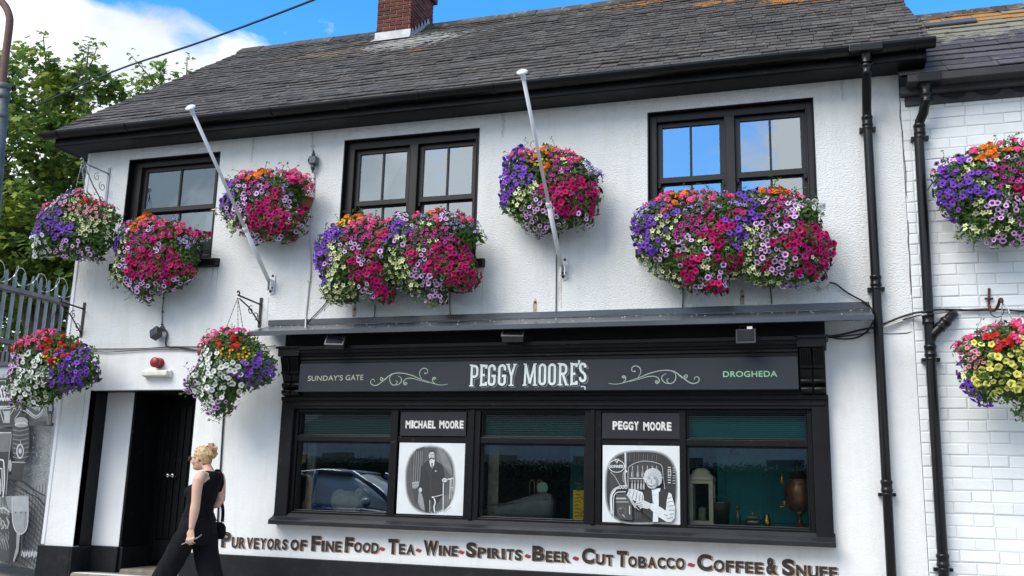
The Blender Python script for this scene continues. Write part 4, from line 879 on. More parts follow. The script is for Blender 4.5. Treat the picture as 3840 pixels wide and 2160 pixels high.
# base line in displayed pixels (x 2576 wide): measured points
BL = [(555,1377),(760,1385),(950,1392),(1150,1400),(1330,1411),(1440,1416),(1560,1426),(1730,1433),(1920,1445),(2107,1458)]
CAPH = [(555,40),(900,38),(1200,38),(1500,40),(1800,42),(2107,44)]
itp = lambda tab, x: next((a[1]+(b[1]-a[1])*(x-a[0])/(b[0]-a[0]) for a, b in zip(tab,tab[1:]) if a[0] <= x <= b[0]), tab[-1][1])
KX = 3840/2576
rnd = random.Random(77)
LW = {'I':.42,'E':.8,'F':.78,'S':.82,'T':.85,'W':1.3,'O':1.05,'M':1.25,'C':.95,'V':1.0,'Y':.95}
for word, xa, xb in WRD:
    mb = MB(); small = .70
    if word == '~':
        y = itp(BL,(xa+xb)/2)-itp(CAPH,xa)*.30; cy = at((xa+xb)/2*KX,y*KX,-.004)
        w = at(xb*KX,y*KX,-.004).x-at(xa*KX,y*KX,-.004).x
        mb.ribbon(smooth([cy+Vector((dx*w,0,dz)) for dx, dz in ((-.5,-.008),(-.25,.003),(0,-.001),(.25,-.004),(.5,.008))],4), [.010+.026*math.sin(math.pi*i/16) for i in range(17)])
        obj('dash', mb, REDD, wl_); continue
    wd = [LW.get(ch,1)*(1.12 if i == 0 and len(word) > 2 else (small*1.08 if word not in ('&',) else 1)) for i, ch in enumerate(word)]
    tot = sum(wd)+.10*(len(word)-1); x = xa
    for i, ch in enumerate(word):
        w = wd[i]/tot*(xb-xa); cap = itp(CAPH,x)*(1.0 if i == 0 and word != 'OF' else small); yb = itp(BL,x)
        a = at(x*KX, yb*KX, -.003); b = at((x+w)*KX, yb*KX, -.003); c_ = at(x*KX,(yb-cap)*KX,-.003)
        a.z += rnd.uniform(-.003,.003); slope = at((x+40)*KX,itp(BL,x+40)*KX,-.003).z-at(x*KX,yb*KX,-.003).z
        ux = Vector((b.x-a.x,0,0)); uz = Vector((rnd.uniform(-.004,.004),0,(c_.z-a.z)))
        em = .045 if i else .05
        put_text(mb, ch, a, ux, uz, 1, em, 1, .0, (.016,-.006)); put_text(mb, ch, a, ux, uz, 1, em, 1, .0004, (.009,-.004)); put_text(mb, ch, a, ux, uz, 0, em, 1, .001)
        x += w+.10/tot*(xb-xa)
    obj('word', mb, [DARKL, TAN], wl_)
# ------------------------------------------------------------------ flowers
def petal_mat(name, col, var=.12, tr=.16):
    mt = mat(name, col, rough=.6, spec=.2, trans=tr); nt = mt.node_tree; n, l = nt.nodes, nt.links
    oi = n.new('ShaderNodeObjectInfo'); gi = n.new('ShaderNodeNewGeometry'); ad = n.new('ShaderNodeMath'); ad.operation = 'ADD'; l.new(oi.outputs['Random'], ad.inputs[0]); l.new(gi.outputs['Random Per Island'], ad.inputs[1])
    fr = n.new('ShaderNodeMath'); fr.operation = 'FRACT'; l.new(ad.outputs[0], fr.inputs[0])
    h = n.new('ShaderNodeHueSaturation'); h.inputs['Color'].default_value = (*col,1)
    a = n.new('ShaderNodeMapRange'); a.inputs['To Min'].default_value = 1-var*2; a.inputs['To Max'].default_value = 1+var; l.new(fr.outputs[0], a.inputs['Value']); l.new(a.outputs['Result'], h.inputs['Value'])
    b = n.new('ShaderNodeMapRange'); b.inputs['To Min'].default_value = .485; b.inputs['To Max'].default_value = .515; l.new(fr.outputs[0], b.inputs['Value']); l.new(b.outputs['Result'], h.inputs['Hue'])
    for nd in n:
        if nd.type == 'BSDF_PRINCIPLED': l.new(h.outputs['Color'], nd.inputs['Base Color'])
        if nd.type == 'BSDF_TRANSLUCENT': l.new(h.outputs['Color'], nd.inputs['Color'])
    return mt
PC = dict(p=((.215,.062,.52),(.06,.01,.20)), m=((.50,.002,.13),(.13,.0,.03)), l=((.82,.50,.83),(.17,.02,.24)), k=((.62,.03,.37),(.16,.0,.10)),
          g=((.92,.11,.33),(.70,.03,.16)), r=((.75,.012,.015),(.5,.0,.0)), o=((.90,.20,.015),(.8,.30,.02)), c=((.84,.85,.50),(.45,.52,.12)),
          y=((.88,.83,.20),(.55,.42,.02)), w=((.88,.89,.87),(.45,.48,.14)), v=((.50,.36,.82),(.30,.18,.5)), b=((.86,.48,.01),(.45,.18,.0)), s=((.76,.30,.36),(.4,.04,.10)))
NAMES = dict(p='purple_petunia', m='magenta_petunia', l='lilac_petunia', k='pink_calibrachoa', g='pink_geranium', r='red_geranium', o='orange_begonia', c='cream_petunia', y='yellow_petunia', w='white_petunia', v='lavender_verbena', b='golden_bidens', s='salmon_calibrachoa')
RAD = dict(p=.033, m=.037, l=.0285, k=.020, g=.043, r=.039, o=.041, c=.029, y=.034, w=.032, v=.033, b=.019, s=.021)
PM = {k: petal_mat(NAMES[k]+'_petal', v[0]) for k, v in PC.items()}; PT = {k: petal_mat(NAMES[k]+'_throat', v[1], .1, .1) for k, v in PC.items()}
def bloom(kind, rnd):
    """one flower head facing +z, unit size: verts, faces, material index"""
    v, f, mi = [], [], []
    def trumpet(c, r, n=5, depth=.35, star=.86, tilt=Matrix.Identity(3), throat=.38):
        o = len(v); k = n*2; c = Vector(c); ph = rnd.random()*6
        ring = [(0.0,-depth,1),]
        v.append(tuple(c+tilt@Vector((0,0,-depth*r))))
        for rr, zz in ((throat,-depth*.25),(.72,.02),(1.0,.0)):
            for j in range(k):
                a = ph+2*math.pi*j/k; q = (1 if j%2 == 0 else star) if rr == 1.0 else (1 if rr < .5 else (1 if j%2 == 0 else (star+1)/2))
                z = zz+(.06*(-1)**j-.10*rnd.random() if rr == 1.0 else 0)
                v.append(tuple(c+tilt@Vector((math.cos(a)*r*rr*q, math.sin(a)*r*rr*q, z*r))))
        for j in range(k):
            j2 = (j+1)%k
            f.append((o,o+1+j,o+1+j2)); mi.append(1)
            f.append((o+1+j,o+1+k+j,o+1+k+j2,o+1+j2)); mi.append(0)
            f.append((o+1+k+j,o+1+2*k+j,o+1+2*k+j2,o+1+k+j2)); mi.append(0)
    def disc(c, r, nrm, n=5):
        o = len(v); nrm = Vector(nrm).normalized(); a = nrm.orthogonal().normalized(); b = nrm.cross(a); ph = rnd.random()*6; c = Vector(c)
        v.append(tuple(c-nrm*r*.15))
        for j in range(n*2):
            w = ph+math.pi*j/n; q = r*(1 if j%2 == 0 else .62); v.append(tuple(c+(a*math.cos(w)+b*math.sin(w))*q+nrm*r*.1*rnd.random()))
        for j in range(n*2): f.append((o,o+1+j,o+1+(j+1)%(n*2))); mi.append(0 if rnd.random() < .9 else 1)
    if kind in 'pmwy': trumpet((0,0,0), 1.0, star=.84 if kind != 'w' else .9, throat=.30 if kind in 'pm' else .34)
    elif kind == 'l': trumpet((0,0,0), 1.0, star=.9, throat=.46)
    elif kind == 'c': trumpet((0,0,0), 1.1, star=.52, throat=.3)
    elif kind in 'ks': trumpet((0,0,0), 1.0, star=.92, throat=.42)
    elif kind == 'b': disc((0,0,0), 1.0, (0,0,1), 5)
    elif kind in 'grv':
        for i in range(15):
            a = rnd.random()*6.283; e = math.sqrt(rnd.random())*.95; z = math.sqrt(max(0,1-e*e))*.75
            d = Vector((math.cos(a)*e, math.sin(a)*e, z)); disc(d*.85, .36 if kind != 'v' else .26, d+Vector((rnd.gauss(0,.2),rnd.gauss(0,.2),.3)), 5 if kind != 'g' else 4)
    elif kind == 'o':
        for lay, (rr, nn) in enumerate(((1.0,7),(.72,6),(.42,5))):
            for j in range(nn):
                a = 2*math.pi*(j+.3*lay)/nn+rnd.gauss(0,.15); d = Vector((math.cos(a),math.sin(a),0)); disc(d*rr*.55+Vector((0,0,.12*lay)), .46*rr+.1, d*.35*(lay+1)*.5+Vector((rnd.gauss(0,.15),rnd.gauss(0,.15),.8)), 3)
    return v, f, mi
BL_ = {}
for kd in PC:
    BL_[kd] = []
    for i in range(4):
        rnd = random.Random(ord(kd)*7+i); v, f, mi = bloom(kd, rnd); q = MB(); r = RAD[kd]
        q.v = [tuple(r*c for c in p) for p in v]; q.f = f; q.m = mi; q.sm = [False]*len(f)
        BL_[kd].append((q.mesh(NAMES[kd], [PM[kd], PT[kd]]), q))
LEAFM = mat('bedding_leaf', (.065,.13,.026), rough=.5, spec=.3, isl=.45, trans=.22)
LEAFD = mat('dark_stem', (.03,.05,.015), rough=.8)
POT = mat('dark_plastic_planter', (.03,.022,.018), rough=.7)
TERRA = mat('terracotta', (.30,.11,.05), rough=.85, var=.2)
def edge_info(p, poly):
    """inside?, distance to the edge, unit vector from the nearest edge point to p"""
    x, z = p; ins = False; best = 1e9; bd = (0,1)
    n = len(poly)
    for i in range(n):
        x1, z1 = poly[i]; x2, z2 = poly[(i+1)%n]
        if (z1 > z) != (z2 > z) and x < (x2-x1)*(z-z1)/(z2-z1)+x1: ins = not ins
        dx, dz = x2-x1, z2-z1; L = dx*dx+dz*dz; t = max(0,min(1,((x-x1)*dx+(z-z1)*dz)/L)) if L > 0 else 0
        ex, ez = x-(x1+t*dx), z-(z1+t*dz); d = math.hypot(ex,ez)
        if d < best: best = d; bd = (ex/(d+1e-9), ez/(d+1e-9))
    return ins, best, bd
def parse(s, T):
    o = []
    for tok in s.split(';'):
        tok = tok.strip()
        if not tok: continue
        k = tok[0]
        for xy in tok[1:].split():
            a, b = xy.split(','); o.append((k, T(float(a), float(b))))
    return o
def planting(root, outline, seeds, Yc, depth, T, seed, fill=1.7, leafden=6800, spacing=.043):
    rnd = random.Random(seed)
    poly = [at(*T(*[float(c) for c in q.split(',')]), Yc) for q in outline.split()]; P2 = [(q.x, q.z) for q in poly]
    L = parent_loc(root)
    x0 = min(q[0] for q in P2); x1 = max(q[0] for q in P2); z0 = min(q[1] for q in P2); z1 = max(q[1] for q in P2)
    E = min(x1-x0, z1-z0)*.36
    def surf(x, z):
        ins, d, n = edge_info((x,z), P2); e = min(1,d/E) if ins else 0
        h = math.sqrt(max(0,1-(1-e)**2)); y = Yc-depth*h*(1+.16*noise.noise(Vector((x*5,z*5,seed))))
        nr = Vector((-n[0]*(1-e)*1.1, -.45-.8*h, -n[1]*(1-e)*1.1+.12)).normalized()
        return ins, e, y, nr
    pts = []
    for k, q in seeds: w = at(*q, Yc); pts.append((k, w.x, w.z))
    heads = []; grid = {}
    def free(x, z, r):
        for i in range(int((x-r)//.05), int((x+r)//.05)+1):
            for j in range(int((z-r)//.05), int((z+r)//.05)+1):
                for (a, b) in grid.get((i,j), ()):
                    if math.hypot(a-x,b-z) < r: return False
        return True
    def put(k, x, z):
        grid.setdefault((int(x//.05), int(z//.05)), []).append((x,z)); heads.append((k,x,z))
    for k, x, z in pts:
        if k != 'd' and free(x, z, .016): put(k, x, z)
    tries = int((x1-x0)*(z1-z0)*2600*fill)
    for _ in range(tries):
        x, z = rnd.uniform(x0-.01,x1+.01), rnd.uniform(z0-.01,z1+.01); ins, d, n = edge_info((x,z), P2)
        if not ins and d > .030*rnd.random(): continue
        c = min(pts, key=lambda q: math.hypot(q[1]-x,q[2]-z)*(1+.55*rnd.random())); dd = math.hypot(c[1]-x,c[2]-z)
        if c[0] == 'd': continue
        if dd > .10 and rnd.random() < .45: continue
        if free(x, z, (RAD[c[0]]+.014)*(.80 if c[0] in 'mp' else .95)): put(c[0], x, z)
    placed = []
    for k, x, z in heads:
        ins, e, y, nr = surf(x, z); y += rnd.uniform(-.03,.05); nr = (nr+Vector((rnd.gauss(0,.36),rnd.gauss(0,.15),rnd.gauss(0,.36)))+Vector((.12,-.2,.0))).normalized()
        Tm = Matrix.Rotation(rnd.random()*6.28,3,'Z'); B = nr.to_track_quat('Z','Y').to_matrix()@Tm; s = rnd.uniform(.80,1.18)
        vi = rnd.randrange(4); placed.append((k, Vector((x,y,z)), B, s, vi))
    placed.sort(key=lambda q: -RAD[q[0]]*q[3]+ .05*q[1].y)
    for k, p_, B, s, vi in placed[:100]:
        o = bpy.data.objects.new(NAMES[k], BL_[k][vi][0]); C.objects.link(o); o.parent = root
        o.matrix_local = Matrix.Translation(p_-L)@(B*s).to_4x4()
    if len(placed) > 100:
        mb = MB(); kinds = sorted({q[0] for q in placed[100:]}); mats = []
        for k in kinds: mats += [PM[k], PT[k]]
        for k, p_, B, s, vi in placed[100:]:
            q = BL_[k][vi][1]; o = len(mb.v); mb.v += [tuple(p_+B@(Vector(c)*s)) for c in q.v]; mb.f += [tuple(i+o for i in f) for f in q.f]; b = kinds.index(k)*2; mb.m += [b+m_ for m_ in q.m]; mb.sm += [False]*len(q.f)
        tag(obj('small_blossoms', mb, mats, root), kind='stuff')
    # foliage
    mb = MB(); n = int((x1-x0)*(z1-z0)*leafden)
    for _ in range(n):
        x, z = rnd.uniform(x0-.03,x1+.03), rnd.uniform(z0-.04,z1+.03); ins, d, nn = edge_info((x,z), P2)
        if not ins and d > .025*rnd.random(): continue
        ins, e, y, nr = surf(x,z); yy = y+.012+abs(rnd.gauss(0,.05)) if rnd.random() < .6 else y+rnd.uniform(.03,depth*1.2)
        
        if yy > y+.07 and (not ins or d < .04): continue
        if rnd.random() < .045: yy = y-rnd.uniform(.01,.035)
        yy = min(yy, -.02); p_ = Vector((x,yy,z)); d_ = (nr+Vector((rnd.gauss(0,.6),rnd.gauss(0,.35),rnd.gauss(0,.6)))).normalized()
        u = d_.orthogonal(); u = (Matrix.Rotation(rnd.random()*6.28,3,d_)@u).normalized(); w = d_.cross(u); back = yy > y+.07; l = rnd.uniform(.018,.036)*(1.6 if back else 1); b = l*rnd.uniform(.3,.48)*(1.3 if back else 1)
        mb.add([p_-u*l, p_+w*b-u*l*.1-d_*l*.15, p_+u*l, p_-w*b-u*l*.1-d_*l*.15], [(0,1,2),(0,2,3)])
    # trailing stems with a few leaves below the mass, shoots above it
    for _ in range(int((x1-x0)*16)):
        x = rnd.uniform(x0+.04*(x1-x0),x1-.04*(x1-x0)); col = [q for q in np.arange(z0,z1,.02) if edge_info((x,q),P2)[0]]
        if not col: continue
        up = rnd.random() < .35; zb = col[-1] if up else col[0]; y = Yc-depth*.5; sgn = 1 if up else -1; ln = rnd.uniform(.03,.12); pt = [Vector((x+rnd.gauss(0,.012)*i, y-.01*i, zb-sgn*.03+sgn*ln*i/3)) for i in range(4)]
        mb.tube(pt, .0022, 4)
        for q in pt[1:]+[pt[-1]+Vector((.006,0,.004))]:
            d_ = Vector((rnd.gauss(0,.6),-1,rnd.gauss(0,.6))).normalized(); u = d_.orthogonal().normalized(); w = d_.cross(u); l = rnd.uniform(.010,.02); q = q+Vector((rnd.gauss(0,.01),0,rnd.gauss(0,.008)))
            mb.add([q-u*l,q+w*l*.45,q+u*l,q-w*l*.45], [(0,1,2,3)])
    fo = obj('foliage', mb, LEAFM, root)
    return (x0,x1,z0,z1), fo
def half_pot(root, cx, cz, r, h, y1, mt=POT, name='pot'):
    mb = MB(); n = 14; pr = [(.25,-h),(.7,-h*.7),(.95,-h*.25),(1.0,0),(1.05,.0),(1.05,.02),(.9,.02)]; vs = []
    for rr, hh in pr:
        for k in range(n+1): a = math.pi*k/n; vs.append((cx+r*rr*math.cos(a), y1-r*rr*.9*math.sin(a), cz+hh))
    mb.add(vs, [(i*(n+1)+k, i*(n+1)+k+1, (i+1)*(n+1)+k+1, (i+1)*(n+1)+k) for i in range(len(pr)-1) for k in range(n)], 0, True); obj(name, mb, mt, root)
def round_pot(root, c, r, h, mt=POT, name='basket'):
    mb = MB(); mb.lathe(c, [(.001,-h),(r*.55,-h*.85),(r*.88,-h*.4),(r,0),(r*1.04,.01),(r*.9,.012),(.001,-.02)], 18); obj(name, mb, mt, root)
z5 = zoomer(0,720,G); z6 = zoomer(960,720,G); z7 = zoomer(1920,720,G); z8 = zoomer(2880,720,G); zD = zoomer(0,0,KX); zA = zoomer(700,420,500/1449); z4 = zoomer(2880,0,G); z12 = zoomer(2880,1440,G); z9a = zoomer(0,1440,G)
def basket(name, label, cat, group, outline, seeds, Yc, depth, T, seed, **kw):
    pp_ = [at(*T(*[float(c) for c in q.split(',')]), Yc) for q in outline.split()]
    cx = sum(q.x for q in pp_)/len(pp_); z0 = min(q.z for q in pp_); z1 = max(q.z for q in pp_)
    root = thing(name, label, cat, (cx, Yc, z0), group)
    sd = []
    for TT, s in seeds: sd += parse(s, TT)
    box, fo = planting(root, outline, sd, Yc, depth, T, seed, **kw)
    return root, box
GRP = 'flower baskets on the pub front'
b1, x1_ = basket('hanging_basket', 'round hanging basket at the top left corner of the pub, mostly purple and cream petunias', 'flower basket', GRP,
 '490,30 560,8 640,3 700,50 780,80 850,112 882,180 870,280 835,360 800,430 765,480 745,530 700,528 650,505 590,505 520,512 480,480 400,478 290,488 268,375 300,300 310,220 350,150 375,112 430,90',
 [(z5,'g640,12 380,150 820,110;p540,45 440,95 510,180 500,240 540,290 580,310 560,340 610,320 400,210 390,180 395,270 430,230 400,320 420,330 380,240 525,325 560,170 330,310;s700,50 560,135 610,130 680,180 740,170 760,200 690,160 640,150 800,180 840,200 720,210 660,120 720,130 790,150;r720,90 690,105 760,95 700,80;l550,120 500,110 470,150 580,80;c630,100 715,105 630,200 560,235 700,222 770,270 720,322 862,192 840,318 790,285 640,235 850,250;b335,245 345,230 325,260 350,270 360,170;w310,360 300,390 330,465 300,470 350,455 370,465 410,390 290,345 320,400;l555,405 575,425 670,430 490,485 630,495 740,512 700,490 680,485 520,500;d720,400 780,360 680,370 640,400 800,400 450,400 470,430 600,450 700,440')], -.46, .22, z5, 11)
round_pot(b1, (at(309,870,-.46).x,-.46,at(309,850,-.46).z), .17, .15)
b2, x2_ = basket('window_box', 'flower box below the single left upper window with a magenta centre and cream left edge', 'flower basket', GRP,
 '930,250 1000,228 1060,190 1130,183 1210,200 1280,220 1330,208 1400,260 1450,290 1540,305 1570,335 1500,400 1480,470 1465,560 1478,620 1420,665 1360,695 1290,738 1215,745 1150,770 1105,838 1060,820 1000,750 940,705 880,668 850,630 880,560 895,490 870,430 832,390 895,340 925,300',
 [(z5,'g960,265 930,280 1160,280 1290,250 1210,225 1230,245 1350,265 1180,255 1370,290;o1110,205 1095,280 1085,265;v990,310 870,380 1330,215 1440,390 1500,390 940,330 900,360 850,375 1000,290 1460,360;p930,440 920,430 960,400;k1130,350 1200,345 1150,385 1110,380 1180,330 1100,350 1230,320 1160,365;m1310,330 1070,410 1180,430 1110,500 1210,490 1060,600 1150,620 1220,640 1300,540 1350,480 1350,520 1420,570 1290,650 1250,380 1480,320 1540,330 1240,290 1060,540 1160,530 1200,580 1270,590 1330,560 1260,510 1390,580 1430,590 1190,600 1110,645 1080,560 1330,650 1380,340 1300,340 1270,350;c980,480 900,540 880,620 950,580 940,670 1030,405 920,520 940,540 960,500 870,610 900,640 960,620 980,660 940,490;l1020,340 1015,540 1000,510 1060,720 1150,710 1210,735 1270,720 1360,690 1420,650 1040,780 1190,315 1010,350 1085,465 1015,630 1050,750 1020,740 1270,460 1450,395 1100,770;d1420,430 1440,480 1400,440 1330,400 1340,430 1440,520')], -.28, .20, z5, 12)
b3, x3_ = basket('wall_basket', 'half round wall basket behind the flagpole between the left and middle upper windows', 'flower basket', GRP,
 '420,735 520,740 545,700 600,680 680,660 800,650 880,622 940,640 1010,650 1130,640 1250,665 1330,700 1370,740 1360,840 1320,880 1250,900 1240,950 1200,1000 1230,1060 1310,1080 1300,1140 1260,1190 1310,1240 1280,1300 1200,1330 1130,1400 1050,1410 960,1380 900,1390 830,1400 770,1430 720,1430 700,1370 640,1340 580,1310 500,1290 470,1250 520,1210 440,1190 390,1110 300,1100 330,1070 400,1040 400,970 430,900 480,860 430,780',
 [(zA,'g640,690 680,700 740,690 1060,690 1100,680 1230,690 1260,720 1330,740 1190,770 1320,840 1140,700 1300,800 960,740 980,720 1240,755;o885,650 860,670 800,685 750,760 870,740;p520,790 560,840 440,950 440,1000 430,1040 540,940 600,950 570,1020 430,1010 590,920 460,970;k580,790 600,810 760,840 800,830 780,870 860,860 820,800 770,920 970,820 960,850 990,900 870,830;m1060,910 1000,1000 1000,1030 870,1090 1080,1060 820,1190 850,1180 1000,1060 1010,1140 1070,1150 1140,1120 1050,1050 920,1250 990,1220 1030,1280 870,1270 800,1250 1150,1180 900,1330 1110,1270 1110,1340 1250,1150 1280,1110 840,1300 950,1180 770,1070 1150,760 1260,800 930,1100 1170,1150 1000,1330 1220,1190 1180,1240;v910,780 960,590 1140,860 1120,900 520,750;l690,940 680,860 640,850 610,990 630,1040 670,1050 740,1050 780,980 860,940 880,900 520,1140 540,1150 690,1190 660,1150 730,1140 650,1220 1130,1050 1180,1060 1150,1090 1210,1110 1190,1190 810,1360 960,1370 1030,1390 740,1420 740,1390 610,1320 620,1290 960,940 1130,1000 1280,1250 560,1170 700,1230;c460,750 640,900 500,830 340,1080 380,1060 520,1280 540,1260 490,1260 550,1290;d1000,770 1060,790 1040,830 1090,750 940,800 1220,880 1280,880 1120,810 690,790 500,1060 480,1120')], -.26, .19, zA, 13)
half_pot(b3, at(1095,745,-.2).x, at(1095,735,-.2).z, .17, .2, -.02, TERRA)
b4, x4_ = basket('window_box', 'wide flower box below the middle upper window, purple at left, magenta at right', 'flower basket', GRP,
 '460,440 480,350 560,285 640,240 720,178 830,168 930,200 1000,228 1060,165 1110,155 1200,185 1330,155 1420,155 1560,168 1660,218 1690,290 1735,345 1660,380 1620,430 1650,540 1682,620 1668,700 1600,755 1520,745 1445,735 1432,830 1330,852 1280,832 1305,760 1200,772 1130,745 1045,702 1038,822 950,832 880,812 800,785 760,802 690,832 600,852 530,822 490,715 520,680 490,600 455,540',
 [(z6,'o720,200 740,215 830,185 815,200 1345,165 640,250;b700,255 720,245 760,270;g880,225 930,235 860,240 790,280 770,310 820,320 930,310 1230,210 1400,215 1590,240 1640,240 1010,240 1060,240 1370,185 1250,190 1560,200;l1030,220 1440,195 1100,180 1180,240 1240,290 1470,185 1520,210;m1580,185;p600,300 690,300 690,340 650,320 520,350 570,350 540,320 490,390 590,400 560,430 560,500 540,510 590,490 480,540 520,600 540,680 500,470 1150,290 1120,350 1170,330 1150,350 1080,430 1190,330 1085,260 470,420 620,540 530,450 1110,390;v1530,280 1640,275 1300,220 1600,290 1570,280 1650,255 480,360;k830,370 890,360 1310,350 1250,380 1380,390 1470,350 1510,390 1290,400 860,330 890,390 1330,370 1270,360 1300,380 1320,410 1380,360 1400,380 1430,370 1480,390 1240,370 770,380;m1010,370 990,410 1020,350 940,430 960,550 810,600 900,630 840,680 950,690 780,670 1000,610 950,790 1015,800 880,480 1250,460 1240,530 1410,320 1520,450 1570,430 1590,490 1480,550 1400,570 1370,600 1560,560 1590,580 1480,700 1550,650 1610,680 1630,620 1540,720 740,390 880,640 910,660 840,640 970,480 970,700 1420,310 1560,680 1500,600 1430,540 1610,720 1450,470 1390,530 1520,610 1440,620;l860,460 770,455 990,500 885,550 645,545 610,585 870,740 900,725 885,800 840,760 1320,520 1300,560 1280,580 1190,450 1375,450 1285,630 1345,715 1435,710 1390,765 1350,805 1290,825 1330,830 1415,800 1150,735 1270,670 1120,410 700,410 1335,800 1180,440 1360,800 1410,830;c535,400 610,440 670,490 700,540 650,600 700,600 640,690 580,770 640,770 690,750 770,740 610,810 1290,295 1370,285 1110,460 1070,590 1120,570 1180,560 1160,630 1110,640 1040,630 1370,410 1430,410 1290,440 1190,740 1230,700 550,760 620,690 560,810 1150,600 1200,600 680,550 720,800 1060,630 1180,380;d1620,380 1560,350 1600,340 720,640 740,560 1000,290 900,420 720,480 1050,480 1020,560 740,690 800,520 580,640')], -.30, .24, z6, 14)
b5, x5_ = basket('wall_basket', 'half round wall basket behind the flagpole between the middle and right upper windows', 'flower basket', GRP,
 '1262,450 1275,402 1308,370 1345,385 1375,366 1420,380 1465,395 1490,422 1518,438 1502,462 1512,490 1497,530 1482,575 1440,568 1400,580 1352,594 1322,570 1285,545 1262,522 1260,490',
 [(zD,'p1280,470 1300,430 1320,420 1275,500 1310,470 1340,470 1310,382 1325,455 1295,500 1265,470 1290,460 1300,490 1330,475 1270,520 1290,440 1335,440;g1330,405 1350,410 1400,420 1420,400 1440,415 1390,400 1455,415 1345,395 1320,395 1410,390;o1375,375 1385,395 1360,405 1390,430 1375,385;b1375,415;k1410,440 1440,430 1395,450 1405,455 1420,450 1430,445 1415,430;m1430,470 1450,500 1480,490 1420,490 1410,510 1460,520 1440,545 1475,530 1400,480 1500,500 1465,470 1445,520 1490,470 1425,525 1460,490 1440,480 1400,500 1380,495 1470,505 1490,540;v1490,425 1510,435 1480,420 1505,445 1500,430;c1340,480 1310,500 1290,520 1350,510 1330,530 1355,490 1320,550 1430,420 1425,445 1345,495 1300,535 1325,515;l1355,510 1370,525 1350,580 1370,585 1390,575 1410,570 1430,578 1395,555 1480,545 1340,545 1480,570 1345,555 1410,580 1365,540 1380,590 1465,560 1320,535;d1460,450 1475,440 1370,450 1380,470 1440,560 1450,440')], -.26, .20, zD, 15)
b6, x6_ = basket('window_box', 'widest flower box, below the right upper window above the canopy', 'flower basket', GRP,
 '1592,545 1608,525 1640,505 1680,488 1740,480 1800,484 1850,490 1900,478 1950,474 2000,495 2040,508 2076,520 2060,545 2070,580 2096,618 2085,672 2058,702 2000,716 1950,716 1900,714 1870,690 1835,700 1828,738 1780,740 1720,722 1680,706 1650,690 1618,660 1602,620 1590,580',
 [(z7,'g1170,60 1310,85 1370,110 1390,30 1520,80 1170,185 1010,110 1660,70 1180,45 1360,125 1540,90 1200,110;o1270,60 1320,60 1250,120 1200,120;v1000,150 990,220 1380,160 1460,175 1540,190 1720,140 1780,150 1620,30 960,200 1010,190 1700,130 1740,155;p1130,140 1080,245 1240,215 980,300 1040,320 1190,330 940,380 980,430 1040,460 1130,415 960,330 1090,490 1740,100 1830,130 1720,250 1770,260 1850,215 1660,360 1750,370 1740,420 1720,460 1770,30 930,240 1100,140 1660,270 1700,270 1820,215 960,450 1060,330 1020,330 930,400 1080,500;m1650,75 1490,180 1440,240 1520,270 1700,210 1760,215 1610,330 1520,350 1450,380 1610,430 1530,420 1590,500 1310,530 1390,580 1350,580 1430,550 1310,650 1380,680 1370,640 1500,740 1580,750 1700,540 1690,580 1650,600 1570,540 1640,60 1600,350 1640,310 1410,600 1360,690 1480,730 1550,540;k1350,240 1340,300 1280,350 1420,300 1460,330 1300,310 1380,260 1330,270 1400,330 1310,370 1380,330;l1315,430 1280,485 1200,480 1350,385 1100,535 1140,545 1130,575 1290,590 1535,505 1480,480 1430,730 1530,660 1620,620 1580,670 1470,710 1900,290 1910,340 1870,370 1905,390 1860,500 1900,540 1860,570 1920,490 1840,70 1910,130 1300,90 1340,375 1920,330;c1160,270 1250,240 1080,350 1210,395 990,365 1090,340 1460,395 1420,400 1390,490 1470,560 1005,545 1040,590 1150,620 1235,660 1190,690 1800,330 1830,345 1750,460 1810,460 1830,540 1770,575 1690,625 1755,640 1840,630 1640,465 1240,645 1820,360 1780,440 1200,350;d1200,560 1230,520 1100,430 1450,470 1100,180 1600,130 1250,170 1440,640 1550,600 1680,480 1240,450 1170,560 1250,590'),
  (z8,'o60,30 30,15 90,20;g100,80 20,30 260,70 90,150 120,70;k30,150 60,190 120,110 30,230 145,240 80,170 100,130 20,190;l130,195 180,215 80,235 60,270 190,305 10,320 40,330 100,340 70,480 210,540 140,550 60,560 160,600 120,600 60,640 150,660 250,660 15,490 250,150 190,180 30,500 90,610;m250,290 310,310 370,340 220,385 130,390 280,450 340,400 410,410 470,410 400,490 440,480 260,560 270,620 340,600 405,590 330,510 210,500 240,430 20,570 380,430 290,400 350,460 300,580 380,480 400,450 310,480 230,640 90,420;w400,130 390,140 350,65 420,120;c60,390 20,690 200,180 40,680 60,400 340,530;d340,200 330,240 300,180 370,250 280,220 370,180 310,130')], -.30, .25, zD, 16)
